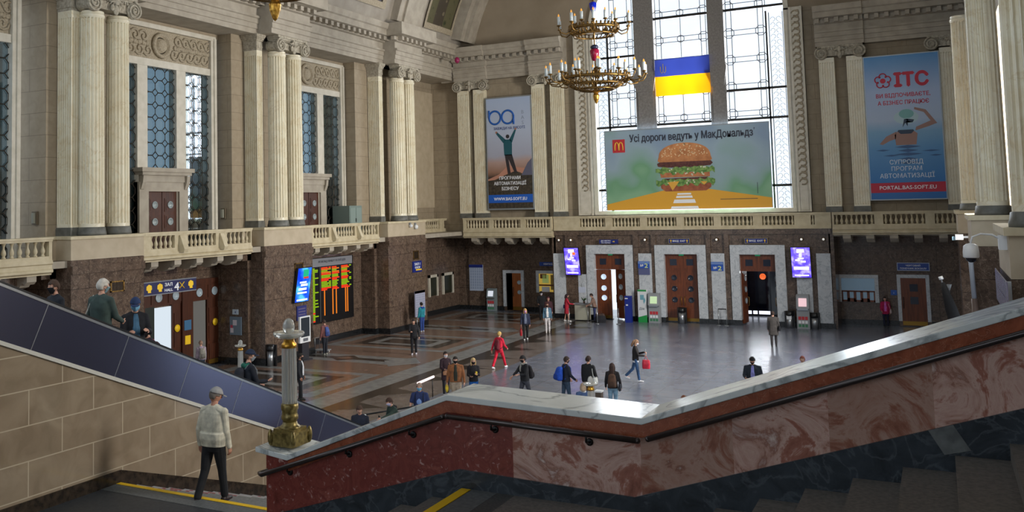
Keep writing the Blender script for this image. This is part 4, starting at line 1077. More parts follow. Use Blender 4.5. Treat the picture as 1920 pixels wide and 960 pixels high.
def handrail(label, pts, nb):
    t = thing('handrail', label, 'handrail', pts[0], 'steel handrails of the parapet')
    m = MB(); m.tube(pts, .026, 10); m.ball(pts[0], .027, 10, 6); m.ball(pts[-1], .027, 10, 6); m.build('rail', STEELD, t)
    a, b = Vector(pts[-2]), Vector(pts[-1])
    a = Vector(pts[0]) if len(pts) == 2 else Vector(pts[1])
    for k in range(nb):
        p = a.lerp(b, (k + .5) / nb); q = MB(); q.tube([p, p + Vector((0, .0, -.07)), p + Vector((0, .06, -.09)), (p.x, YP, p.z - .09)], .011, 6)
        q.lathe([(.035, 0), (.035, .012), (.02, .016)], (p.x, YP, p.z - .09), 10, 0, True, Matrix.Rotation(PI / 2, 4, 'X')); q.build('bracket', BLK, t)
RY = YP - .1
handrail('steel handrail on the lower flight of the red parapet, ending beside the glass lamp', [(-6.631, YP + .3, 4.317), (-6.70, RY + .05, 4.31), (-6.631, RY, 4.317), (-4.36, RY, 5.14)], 3)
handrail('level steel handrail along the landing of the red parapet', [(-4.311, RY, 5.15), (-2.417, RY, 5.105)], 2)
handrail('steel handrail climbing the right hand flight of the red parapet', [(-2.321, RY, 5.13), (.512, RY, 6.177), (2.0, RY, 6.727)], 4)

# ------------------------------------------------------------------ lower landing and the flight down to the hall
XE = -11.8
ll = MB(); ll.box(XE, -8.3, -4, 10.98, 2.0, 2.87, 0)
struct('floor_lower_landing', ll, LANDD, 'dark stone lower landing beside the escalator', 'landing')
l2 = MB(); l2.box(XE + .02, -6.7, 10.58, 10.985, 2.86, 2.874, 0); l2.box(-8.3, -6.7, 8.3, 10.6, 2.0, 2.869, 1)
struct('floor_landing_edge', l2, [LANDG, LANDD], 'light stone edge of the lower landing', 'landing')
tp = MB(); tp.box(XE + .03, -6.75, 10.89, 10.98, 2.875, 2.881)
tag(tp.build('yellow_tape_strip', TAPE), 'yellow tape strip at the top step by the man in the beige jacket', 'floor tape', 'yellow edge strips on the stairs')
fs = MB(); poly = [(10.98, 2.87)]
zz, yy = 2.87, 10.98
k = 0
while zz > .13:
    zz -= .1225; poly += [(yy, zz), (yy + .37, zz)]; yy += .37
poly += [(yy, 0), (10.98, 0)]
fs.prism(poly, 'x', XE, -6.7, 0)
def step_mat():
    m, nt, b = newmat('grey_stone_treads')
    g = N(nt, 'ShaderNodeNewGeometry'); sx = N(nt, 'ShaderNodeSeparateXYZ'); nt.links.new(g.outputs['Position'], sx.inputs[0])
    no = N(nt, 'ShaderNodeTexNoise'); no.inputs['Scale'].default_value = 18; nt.links.new(g.outputs['Position'], no.inputs['Vector'])
    nt.links.new(ramp(nt, no.outputs[0], [(.35, lin((104, 106, 106))), (.65, lin((128, 130, 128)))]), b.inputs['Base Color']); b.inputs['Roughness'].default_value = .5
    return m
struct('floor_lower_flight', fs, step_mat(), 'grey stone flight going down beside the escalator wall', 'stairs')
# woven red and white ornament strip beside the wall
orn = MB(); yy, zz = 10.98, 2.87 - .1225
rr = random.Random(11)
for k in range(14):
    z = zz + .002
    orn.add([(XE + .03, yy, z), (XE + .62, yy, z), (XE + .62, yy + .36, z), (XE + .03, yy + .36, z)], [(0, 1, 2, 3)], 0)
    for i in range(6):
        for j in range(4):
            if rr.random() < .42:
                x0 = XE + .08 + i * .088; y0 = yy + .03 + j * .08; orn.add([(x0, y0, z + .001), (x0 + .08, y0, z + .001), (x0 + .08, y0 + .075, z + .001), (x0, y0 + .075, z + .001)], [(0, 1, 2, 3)], 1)
    yy += .37; zz -= .1225
tag(orn.build('ornament_strip', [plain('strip_white', (176, 176, 178), .5), plain('strip_red', (150, 34, 44), .5)]), 'red and white patterned strip on the steps along the tiled wall', 'stair decal')
# hidden low parapet of the lower flight and its newel, carrying the far lamp
lp = MB(); lp.prism([(9.0, 4.3), (9.0, 0), (21.0, 0), (21.0, 1.3)], 'x', -7.2, -6.8, 0); lp.box(-7.7, -7.1, 21.15, 21.75, 0, 1.72, 0)
tag(lp.build('stair_parapet', REDM), 'low red stone parapet of the flight behind the foreground wall', 'parapet')
lp = MB(); lp.box(-19.6, -19.0, 22.6, 23.2, 0, 1.8, 0); lp.prism([(10.0, 4.3), (10.0, 0), (22.6, 0), (22.6, 1.4)], 'x', -19.4, -19.1, 0)
tag(lp.build('stair_parapet', REDM), 'low red stone parapet beyond the escalator', 'parapet')

# ------------------------------------------------------------------ escalator
def top_z(y): return 6.24 - .4266 * (y - 8.75)
def trim_z(y): return 5.43 - .4098 * (y - 8.76)
TILE = blocks('tan_marble_tiles', (140, 125, 105), (158, 143, 122), (192, 180, 158), 1.2, .515, rough=.1, scale=2.2, mortar=.009, phase=(-9.25 + 11.8, -3.63), spec=.7)
wl = MB()
ye = 20.6
wl.prism([(-4, 0), (-4, trim_z(-4)), (ye, trim_z(ye)), (ye, 0)], 'x', XE - .25, XE, 0)
struct('wall_escalator_side', wl, TILE, 'tan marble tiled side wall under the escalator', 'wall')
bbm = MB(); bbm.box(XE - .02, XE + .022, -4, 11.0, 2.87, 3.07, 0); bbm.prism([(11.0, 3.07), (11.0, 2.87 - .06), (19.5, .02), (19.5, .26)], 'x', XE - .02, XE + .022, 0)
struct('baseboard_stairs', bbm, noisy('dark_speckled_marble', (34, 28, 22), (62, 52, 42), scale=9.0, rough=.2), 'dark marble skirting along the foot of the tiled wall', 'baseboard')
def panel_mat():
    m, nt, b = newmat('dark_polished_cladding')
    b.inputs['Base Color'].default_value = lin((104, 108, 134)); b.inputs['Metallic'].default_value = .85; b.inputs['Roughness'].default_value = .2
    return m
es = thing('escalator', 'escalator with dark polished cladding climbing past the stairs', 'escalator', (-12.9, 20.8, 0), None, 'thing')
PANEL = panel_mat(); seams = [5.0, 7.05, 9.4 - .0, 11.0, 12.45, 13.85, 15.2, 16.6, 18.0, 19.4]
def strip(x0, x1, ya, yb, lo, hi, m=0):
    q = MB(); q.prism([(ya, lo(ya)), (ya, hi(ya)), (yb, hi(yb)), (yb, lo(yb))], 'x', x0, x1, m); return q
edges = [-4.0] + seams + [20.8]
for a, b in zip(edges[:-1], edges[1:]):
    sl_ = .175                                            # seams stand square to the slope
    q = MB()
    za0, za1, zb0, zb1 = trim_z(a), top_z(a), trim_z(b), top_z(b)
    q.prism([(a - .14, trim_z(a - .14)), (a + .18, top_z(a + .18)), (b + .168, top_z(b + .168)), (b - .152, trim_z(b - .152))], 'x', XE - .06, XE + .02, 0)
    q.build('cladding_panel', PANEL, es)
for b in edges[1:-1]:
    ln = MB(); ln.prism([(b - .152, trim_z(b - .152)), (b + .168, top_z(b + .168)), (b + .18, top_z(b + .18)), (b - .14, trim_z(b - .14))], 'x', XE - .05, XE + .024); ln.build('panel_seam', STEEL, es)
strip(XE - .1, XE + .035, -4, 20.8, lambda y: trim_z(y) - .05, lambda y: trim_z(y) + .012).build('light_trim', plain('pale_trim', (206, 206, 198), .35), es)
strip(XE - .3, XE + .03, -4, 20.8, lambda y: top_z(y) - .02, lambda y: top_z(y) + .02).build('top_deck', STEEL, es)
strip(XE - .2, XE - .05, -4, 20.9, lambda y: top_z(y) + .02, lambda y: top_z(y) + .075).build('handrail_belt', BLK, es)
strip(XE - .3, XE - .2, -4, 20.8, lambda y: top_z(y) - 1.2, lambda y: top_z(y) - .02).build('inner_balustrade', STEEL, es)
strip(-14.6, -14.5, -4, 20.8, lambda y: top_z(y) - 1.2, lambda y: top_z(y) - .02).build('inner_balustrade', STEEL, es)
strip(-14.75, -14.55, -4, 20.9, lambda y: top_z(y) - .02, lambda y: top_z(y) + .06).build('handrail_belt', BLK, es)
ss = MB(); y = -4.0
while y < 20.4:
    z = top_z(y + .2) - .93; ss.box(-14.5, XE - .3, y, y + .41, max(z - .5, .0), z); y += .4
ss.build('moving_steps', plain('escalator_steps', (60, 62, 64), .5, .6), es)

# ------------------------------------------------------------------ glass newel lamps
LGLASS = newmat('ribbed_glass')[0]
_b = LGLASS.node_tree.nodes['Principled BSDF']; _b.inputs['Base Color'].default_value = lin((226, 228, 224)); _b.inputs['Roughness'].default_value = .06; _b.inputs['Transmission Weight'].default_value = .7; _b.inputs['IOR'].default_value = 1.4
OLDGOLD = noisy('tarnished_gold', (96, 82, 44), (158, 140, 84), scale=20.0, rough=.35, metal=.55)
def newel_lamp(label):
    t = local('newel_lamp', label, 'lamp', (0, 0, 0), 0, 'glass newel lamps', 'thing')
    b = MB(); b.box(-.235, .235, -.235, .235, 0, .14); b.box(-.26, .26, -.26, .26, .14, .165); b.box(-.2, .2, -.2, .2, .165, .2)
    for s in (-1, 1):
        for r in (-1, 1): b.ball((s * .235, r * .235, .1), (.05, .05, .1), 8, 6)
    b.lathe([(.2, .2), (.17, .215), (.13, .24), (.12, .27)], n=20); b.build('base', OLDGOLD, t)
    k = MB(); k.lathe([(.12, .27), (.125, .29), (.145, .3), (.145, .34), (.13, .36), (.135, .4), (.15, .42), (.15, .47), (.13, .49)], n=22); k.build('collar', OLDGOLD, t)
    s = MB(); n = 20; lev = [(.13, .49), (.128, .9), (.122, 1.16)]; vs = []
    for r, z in lev:
        for i in range(n * 4): a = 2 * PI * i / (n * 4); q = r * (1 - .07 * (i % 4 == 0) + .02 * (i % 4 == 2)); vs.append((q * math.cos(a), q * math.sin(a), z))
    N4 = n * 4; s.add(vs, [(j * N4 + i, j * N4 + (i + 1) % N4, (j + 1) * N4 + (i + 1) % N4, (j + 1) * N4 + i) for j in range(2) for i in range(N4)], 0, False)
    s.add(vs[-N4:], [list(range(N4))], 0)
    s.build('shaft', LGLASS, t)
    g = MB(); g.lathe([(.128, 1.15), (.135, 1.17), (.13, 1.2), (.1, 1.22), (.09, 1.25)], n=20); g.build('gilt_ring', GOLD, t)
    d = MB(); d.lathe([(.05, 1.25), (.16, 1.265), (.25, 1.29), (.275, 1.32), (.26, 1.34), (.16, 1.33), (.05, 1.32)], n=28); d.build('dish', LGLASS, t)
    q = MB(); q.ball((0, 0, 1.4), .105, 18, 12); q.build('globe', LGLASS, t)
    return t
nl = newel_lamp('glass and gilt newel lamp standing on the end of the red parapet'); nl.location = (-6.49, 8.54, 4.586); nl.scale = (.66, .66, .93)
copy_tree(nl, (-7.4, 21.45, 1.72), 0, 'glass and gilt newel lamp seen over the parapet beside the woman with the brown backpack')
copy_tree(nl, (-19.3, 22.9, 1.8), 0, 'glass and gilt newel lamp beyond the escalator next to the man in the dark cap')
# ------------------------------------------------------------------ banners and flag
def bld(t, nm, mat, fn):
    m = MB(); fn(m); return m.build(nm, mat, t)
def poly_xz(m, pts, y, d=.004, mi=0): m.prism(pts, 'y', y - d, y, mi)
def circ(cx, cz, r, n=16, a0=0, a1=2 * PI, sz=1.0): return [(cx + r * math.cos(a0 + (a1 - a0) * i / n), cz + sz * r * math.sin(a0 + (a1 - a0) * i / n)) for i in range(n if abs(a1 - a0 - 2 * PI) < 1e-6 else n + 1)]
def grad_mat(nm, stops, z0, z1, noise=0.0, scale=1.5, rough=.45):
    """print whose colour runs from z0 to z1, as on the poster itself"""
    m, nt, b = newmat(nm)
    g = N(nt, 'ShaderNodeNewGeometry'); sx = N(nt, 'ShaderNodeSeparateXYZ'); nt.links.new(g.outputs['Position'], sx.inputs[0])
    mr = N(nt, 'ShaderNodeMapRange'); nt.links.new(sx.outputs[2], mr.inputs[0]); mr.inputs[1].default_value = z0; mr.inputs[2].default_value = z1
    f = mr.outputs[0]
    if noise:
        no = N(nt, 'ShaderNodeTexNoise'); no.inputs['Scale'].default_value = scale; no.inputs['Detail'].default_value = 3; nt.links.new(g.outputs['Position'], no.inputs['Vector'])
        a = N(nt, 'ShaderNodeMath', operation='MULTIPLY_ADD'); nt.links.new(no.outputs[0], a.inputs[0]); a.inputs[1].default_value = noise; nt.links.new(f, a.inputs[2])
        s = N(nt, 'ShaderNodeMath', operation='SUBTRACT'); nt.links.new(a.outputs[0], s.inputs[0]); s.inputs[1].default_value = noise / 2; f = s.outputs[0]
    nt.links.new(ramp(nt, f, [(p, lin(c)) for p, c in stops]), b.inputs['Base Color']); b.inputs['Roughness'].default_value = rough
    return m
ALU = plain('aluminium_frame', (150, 156, 160), .4, .5)
Yb = 56.35
# banner with the climber
x0, x1, z0, z1 = -26.06, -22.9, 7.05, 14.38
t = thing('advertising_banner', 'tall banner with a climber raising both arms and a blue double loop logo', 'banner', ((x0 + x1) / 2, Yb, z0), None, 'thing')
bld(t, 'frame', ALU, lambda m: (m.box(x0 - .08, x1 + .08, Yb, Yb + .08, z0 - .1, z1 + .08)))
bld(t, 'print', grad_mat('climber_print', [(0, (34, 30, 26)), (.28, (52, 44, 36)), (.33, (150, 112, 92)), (.42, (178, 150, 140)), (.48, (168, 170, 186)), (.7, (180, 190, 210)), (1, (172, 188, 216))], z0, z1, .04), lambda m: m.box(x0, x1, Yb - .01, Yb, z0, z1))
def hills(m):
    poly_xz(m, [(x0, 8.9), (x0, 8.75), (x0 + .5, 8.95), (x0 + 1.0, 9.15), (x0 + 1.5, 9.35), (x0 + 2.0, 9.5), (x0 + 2.3, 9.4), (x0 + 2.7, 9.2), (x1, 9.7), (x1, z0), (x0, z0)], Yb - .012, .004, 0)
    poly_xz(m, [(x0, 9.0), (x0 + .8, 9.3), (x0 + 1.5, 9.9), (x0 + 2.1, 9.75), (x1, 9.6), (x1, 9.2), (x0, 8.9)], Yb - .0115, .001, 1)
    poly_xz(m, [(x1 - .75, 9.2), (x1 - .3, 10.0), (x1, 10.3), (x1, 9.2)], Yb - .0125, .004, 2)
bld(t, 'hills', [noisy('rocky_ground', (40, 36, 30), (76, 66, 52), scale=6.0), plain('pink_hill', (188, 134, 112), .5), plain('blue_hill', (96, 96, 116), .5)], hills)
def climber(m):
    c = x0 + 1.5; Yc = Yb - .016
    poly_xz(m, [(c - .27, 10.55), (c - .3, 11.3), (c - .2, 11.6), (c + .22, 11.6), (c + .3, 11.3), (c + .28, 10.55)], Yc, .004, 0)
    poly_xz(m, [(c - .3, 11.35), (c - .82, 12.0), (c - .74, 12.12), (c - .15, 11.6)], Yc, .004, 0); poly_xz(m, [(c + .3, 11.35), (c + .62, 12.2), (c + .52, 12.25), (c + .12, 11.6)], Yc, .004, 0)
    poly_xz(m, circ(c, 11.8, .13), Yc, .004, 1)
    poly_xz(m, [(c - .24, 10.6), (c - .05, 9.3), (c + .16, 9.3), (c + .02, 10.3), (c + .42, 9.4), (c + .62, 9.4), (c + .28, 10.6)], Yc, .004, 1)
    poly_xz(m, circ(c - .8, 12.1, .08), Yc, .004, 2); poly_xz(m, circ(c + .58, 12.28, .07), Yc, .004, 2)
bld(t, 'climber_figure', [plain('teal_jacket_print', (24, 84, 96), .5), plain('dark_print', (46, 40, 44), .5), plain('skin_print', (170, 120, 100), .5)], climber)
def loops(m):
    cy = 13.1
    for s, cx in ((-1, x0 + .62), (1, x0 + 1.55)):
        pts = [(cx + .42 * math.cos(a), Yb - .03, cy + .44 * math.sin(a)) for a in np.linspace(0, 2 * PI, 25)]
        m.tube(pts, .062, 6, 0, True, .3)
    m.tube([(x0 + .2, Yb - .03, cy + .5), (x0 + .2, Yb - .03, cy)], .062, 6); m.tube([(x0 + 1.97, Yb - .03, cy - .5), (x0 + 1.97, Yb - .03, cy + .1)], .062, 6)
LBLUE = plain('logo_blue', (28, 92, 176), .5)
bld(t, 'loop_logo', LBLUE, loops)
bld(t, 'web_stripe', plain('stripe_blue', (24, 92, 190), .5), lambda m: m.box(x0, x1, Yb - .02, Yb - .01, 7.42, 7.95))
for s_, z_ in (('B', 13.25), ('A', 12.9), ('S', 12.55)): lettering(s_, .34, plain('thin_grey_letters', (140, 150, 170), .5) if s_ == 'B' else bpy.data.materials['thin_grey_letters'], t, (x1 - .55, Yb - .012, z_))
lettering('ЗАВЖДИ НА ВИСОТІ', .24, plain('deep_blue_letters', (44, 60, 120), .5), t, ((x0 + x1) / 2 + .05, Yb - .012, 12.28), bold=.012, stretch=2.25)
for s_, z_, w_ in (('ПРОГРАМИ', 8.95, 1.5), ('АВТОМАТИЗАЦІЇ', 8.6, 2.3), ('БІЗНЕСУ', 8.25, 1.2)): lettering(s_, .3, WHITEL, t, ((x0 + x1) / 2, Yb - .02, z_), bold=.015, stretch=w_)
lettering('WWW.BAS-SOFT.EU', .28, WHITEL, t, ((x0 + x1) / 2, Yb - .022, 7.58), bold=.02, stretch=2.35)
# swimmer banner
x0, x1, z0, z1 = -3.07, .5, 7.1, 14.9
t = thing('advertising_banner', 'tall blue banner with a swimmer in a white sun hat and a red flower logo', 'banner', ((x0 + x1) / 2, Yb, z0), None, 'thing')
bld(t, 'frame', ALU, lambda m: (m.box(x0 - .06, x1 + .06, Yb, Yb + .08, z0 - .06, z1 + .06)))
bld(t, 'print', grad_mat('swimmer_print', [(0, (30, 104, 176)), (.1, (40, 116, 186)), (.35, (92, 150, 200)), (.47, (126, 172, 208)), (.55, (176, 194, 220)), (.75, (172, 192, 226)), (1, (84, 148, 206))], z0, z1, .03), lambda m: m.box(x0, x1, Yb - .01, Yb, z0, z1))
def swimmer(m):
    c = x0 + 1.9; Yc = Yb - .016
    poly_xz(m, [(c - .55, 10.0), (c - .6, 10.55), (c - .45, 10.75), (c + .3, 10.78), (c + .5, 10.6), (c + .42, 10.0)], Yc, .004, 0)
    poly_xz(m, [(c - .5, 10.75), (c - 1.0, 10.5), (c - 1.35, 10.1), (c - 1.2, 10.05), (c - .85, 10.25), (c - .55, 10.35)], Yc, .004, 0)
    poly_xz(m, [(c + .4, 10.75), (c + 1.05, 10.95), (c + 1.45, 11.1), (c + .95, 11.85), (c + .42, 12.02), (c + .4, 11.9), (c + .85, 11.72), (c + 1.15, 11.25), (c + .45, 10.95)], Yc, .004, 0)
    poly_xz(m, circ(c, 11.5, .6, 20, sz=.62), Yc - .002, .004, 1); poly_xz(m, circ(c + .02, 11.68, .36, 16, sz=.7), Yc - .006, .004, 2)
    poly_xz(m, [(c - .1, 11.4), (c - .2, 10.95), (c - .05, 11.2), (c + .05, 11.0), (c + .1, 11.4), (c + .38, 11.35), (c + .3, 11.2)], Yc - .01, .004, 3)
    poly_xz(m, [(c - .45, 10.75), (c - .3, 10.6), (c + .2, 10.6), (c + .35, 10.75), (c + .3, 10.82), (c - .4, 10.82)], Yc - .004, .004, 3)
    for i, (zz, w) in enumerate(((9.9, .9), (9.7, .7), (9.5, 1.0), (9.25, .6), (9.05, .8))): poly_xz(m, [(c - w * .7, zz), (c, zz + .09), (c + w * .7, zz), (c, zz - .09)], Yc, .004, 4)
    for (dx, zz, w) in ((-1.2, 9.75, .35), (1.1, 9.65, .45), (1.3, 9.4, .3), (-.8, 9.45, .4)): poly_xz(m, [(c + dx - w, zz), (c + dx, zz + .05), (c + dx + w, zz), (c + dx, zz - .05)], Yc, .004, 4)
bld(t, 'swimmer_figure', [plain('tan_skin_print', (158, 122, 112), .5), plain('hat_brim_print', (176, 204, 214), .5), plain('hat_crown_print', (120, 176, 176), .5), plain('ribbon_print', (40, 60, 84), .5), plain('ripple_print', (52, 92, 140), .5)], swimmer)
RED = plain('logo_red', (196, 34, 60), .5)
def flower(m):
    for k in range(5):
        a = PI / 2 + k * 2 * PI / 5; cx, cz = x0 + .88 + .23 * math.cos(a), 13.55 + .23 * math.sin(a)
        m.tube([(cx + .17 * math.cos(q), Yb - .02, cz + .17 * math.sin(q)) for q in np.linspace(a - 2.0, a + 2.0, 12)], .032, 5)
    poly_xz(m, circ(x0 + .88, 13.55, .14), Yb - .012, .01)
bld(t, 'flower_logo', RED, flower)
lettering('ІТС', 1.0, RED, t, (x0 + 2.25, Yb - .012, 13.2), bold=.05, stretch=1.6)
lettering('ВИ ВІДПОЧИВАЄТЕ,', .3, RED, t, ((x0 + x1) / 2 + .02, Yb - .012, 12.62), bold=.018, stretch=2.6)
lettering('А БІЗНЕС ПРАЦЮЄ', .3, RED, t, ((x0 + x1) / 2 + .02, Yb - .012, 12.22), bold=.018, stretch=2.45)
for s_, z_, w_ in (('СУПРОВІД', 8.98, 1.6), ('ПРОГРАМ', 8.62, 1.45), ('АВТОМАТИЗАЦІЇ', 8.24, 2.6)): lettering(s_, .33, plain('pale_letters', (206, 220, 234), .5) if s_ == 'СУПРОВІД' else bpy.data.materials['pale_letters'], t, ((x0 + x1) / 2, Yb - .02, z_), bold=.012, stretch=w_)
bld(t, 'web_stripe', plain('stripe_red', (190, 32, 62), .5), lambda m: m.box(x0, x1, Yb - .02, Yb - .01, 7.45, 7.98))
lettering('PORTAL.BAS-SOFT.EU', .28, WHITEL, t, ((x0 + x1) / 2, Yb - .022, 7.62), bold=.018, stretch=2.7)
# burger billboard in front of the great window
Yk = 56.5
x0, x1, z0, z1 = -17.98, -8.22, 6.78, 11.7
t = thing('billboard', 'wide burger billboard hanging in front of the lower great window', 'billboard', ((x0 + x1) / 2, Yk, z0), None, 'thing')
def bill_mat():
    m, nt, b = newmat('burger_backdrop_print')
    g = N(nt, 'ShaderNodeNewGeometry')
    no = N(nt, 'ShaderNodeTexNoise'); no.inputs['Scale'].default_value = .42; no.inputs['Detail'].default_value = 1.5; nt.links.new(g.outputs['Position'], no.inputs['Vector'])
    sx = N(nt, 'ShaderNodeSeparateXYZ'); nt.links.new(g.outputs['Position'], sx.inputs[0])
    mr = N(nt, 'ShaderNodeMapRange'); nt.links.new(sx.outputs[2], mr.inputs[0]); mr.inputs[1].default_value = 7.4; mr.inputs[2].default_value = 11.2; mr.inputs[3].default_value = -.14; mr.inputs[4].default_value = .22
    a = N(nt, 'ShaderNodeMath', operation='ADD'); nt.links.new(no.outputs[0], a.inputs[0]); nt.links.new(mr.outputs[0], a.inputs[1])
    c = ramp(nt, a.outputs[0], [(.3, lin((132, 176, 140))), (.42, lin((112, 160, 124))), (.52, lin((136, 168, 162))), (.68, lin((150, 172, 186))), (.85, lin((136, 158, 182)))])
    nt.links.new(c, b.inputs['Base Color']); b.inputs['Roughness'].default_value = .5
    nt.links.new(c, b.inputs['Emission Color']); b.inputs['Emission Strength'].default_value = .0
    # opaque sheet; print colours lightened to stand for daylight behind it
    return m
bld(t, 'print', bill_mat(), lambda m: m.box(x0, x1, Yk, Yk + .03, z0, z1))
[bld(t, 'support_arm', ALU, lambda m: m.tube([(xx, Yk + .03, zz), (xx, 57.0, zz)], .03, 6)) for xx in (-17.3, -8.9) for zz in (11.6, 8.05)]
bld(t, 'edge_batten', ALU, lambda m: (m.box(x0 - .04, x1 + .04, Yk - .01, Yk + .06, z1, z1 + .06), m.box(x0 - .04, x0, Yk - .01, Yk + .06, z0, z1), m.box(x1, x1 + .04, Yk - .01, Yk + .06, z0, z1)))
ROADY = plain('road_yellow_print', (222, 164, 50), .5)
poly = lambda m: (poly_xz(m, [(x0, z0), (x0, 7.15), (-14.0, 8.02), (-12.3, 8.05), (x1, 7.35), (x1, z0)], Yk - .001, .004, 0))
bld(t, 'road', ROADY, poly)
def zebra(m):
    for za, zb, wa, wb in ((6.8, 6.95, .84, .78), (7.14, 7.36, .68, .6), (7.45, 7.58, .5, .46), (7.64, 7.74, .42, .4)): poly_xz(m, [(-13.2 - wa, za), (-13.2 + wa, za), (-13.2 + wb, zb), (-13.2 - wb, zb)], Yk - .006, .003)
bld(t, 'zebra_stripe', WHITEL, zebra)
B_BUN = noisy('bun_print', (176, 112, 66), (206, 140, 88), scale=3.0); B_SEED = plain('sesame_print', (232, 204, 160), .5); B_PAT = noisy('patty_print', (72, 36, 32), (104, 56, 48), scale=8.0)
B_LET = noisy('lettuce_print', (70, 116, 52), (138, 170, 92), scale=7.0); B_CH = plain('cheese_print', (226, 168, 66), .5); B_MID = noisy('middle_bun_print', (170, 96, 60), (196, 130, 84), scale=3.0); B_ON = plain('onion_print', (214, 212, 186), .5); B_BOT = noisy('lower_bun_print', (132, 66, 42), (168, 96, 64), scale=3.0)
def burger():
    c = -13.1; Y0 = Yk - .004
    top = [(c - 1.62, 9.72)] + [(c + 1.55 * math.cos(a), 9.85 + .93 * math.sin(a) ** .75 if math.sin(a) > 0 else 9.85) for a in np.linspace(PI - .05, .05, 22)] + [(c + 1.62, 9.72), (c + 1.45, 9.6), (c - 1.45, 9.6)]
    bld(t, 'top_bun', B_BUN, lambda m: poly_xz(m, top, Y0, .01))
    rr = random.Random(2)
    def seeds(m):
        for k in range(110):
            u, v = rr.uniform(-1, 1), rr.uniform(0, 1)
            if abs(u) > math.sqrt(max(0, 1 - v * v)) * .95: continue
            cx, cz = c + 1.45 * u, 9.95 + .78 * v; poly_xz(m, circ(cx, cz, .035, 6), Y0 - .01, .004)
    bld(t, 'seed_pattern', B_SEED, seeds)
    def lett(m, zc, hw, sd):
        r2 = random.Random(sd); up = []; lo = []
        for i in range(25):
            u = -1 + 2 * i / 24; up.append((c + hw * u, zc + r2.uniform(.05, .22))); lo.append((c + hw * u, zc - r2.uniform(.1, .34)))
        poly_xz(m, up + lo[::-1], Y0 - .012, .006)
    bld(t, 'lower_bun', B_BOT, lambda m: poly_xz(m, [(c - 1.5, 8.3), (c - 1.45, 8.05), (c - 1.2, 7.86), (c + 1.2, 7.86), (c + 1.5, 8.05), (c + 1.55, 8.35)], Y0, .01))
    bld(t, 'middle_bun', B_MID, lambda m: poly_xz(m, [(c - 1.45, 8.7), (c - 1.5, 9.0), (c + 1.45, 9.0), (c + 1.45, 8.7)], Y0, .01))
    def pats(m):
        poly_xz(m, [(c - 1.6, 9.38), (c - 1.66, 9.55), (c - 1.5, 9.64), (c + 1.55, 9.64), (c + 1.66, 9.5), (c + 1.5, 9.36), (c + .2, 9.28), (c - 1.0, 9.3)], Y0 - .008, .006); poly_xz(m, [(c - 1.2, 8.5), (c - 1.25, 8.64), (c + 1.35, 8.68), (c + 1.4, 8.52)], Y0 - .008, .006)
    bld(t, 'patties', B_PAT, pats)
    bld(t, 'lettuce', B_LET, lambda m: (lett(m, 9.15, 1.75, 4), lett(m, 8.45, 1.75, 9)))
    bld(t, 'onion_bits', B_ON, lambda m: [poly_xz(m, circ(c + rr.uniform(-1.2, 1.2), rr.choice((9.2, 8.42, 8.9)) + rr.uniform(-.1, .1), .05, 7), Y0 - .02, .004) for _ in range(26)])
    bld(t, 'cheese', B_CH, lambda m: (poly_xz(m, [(c - 1.05, 8.42), (c - .35, 8.46), (c - .78, 7.9)], Y0 - .02, .005), poly_xz(m, [(c + .9, 8.42), (c + 1.3, 8.4), (c + 1.1, 8.2)], Y0 - .02, .005)))
burger()
bld(t, 'red_logo_square', plain('logo_square_red', (192, 44, 52), .5), lambda m: m.box(-17.5, -16.72, Yk - .012, Yk, 10.36, 11.18))
def arches(m):
    for cx in (-17.24, -16.98): m.tube([(cx + .125 * math.cos(a), Yk - .02, 10.5 + .5 * max(0, math.sin(a)) ** .6) for a in np.linspace(PI, 0, 14)], .035, 5)
bld(t, 'golden_arches', plain('arch_yellow', (240, 190, 70), .5), arches)
lettering('Усі дороги ведуть у МакДональдз', .62, DARKL, t, (-12.75, Yk - .012, 10.98), bold=.022, stretch=7.3)
bld(t, 'apostrophe', DARKL, lambda m: poly_xz(m, [(-9.05, 11.45), (-8.99, 11.45), (-9.03, 11.3)], Yk - .012, .005))
bld(t, 'small_print', DARKL, lambda m: (m.box(-11.1, -9.0, Yk - .008, Yk, 7.3, 7.335), m.box(-9.0, -8.975, Yk - .008, Yk, 7.6, 8.25)))
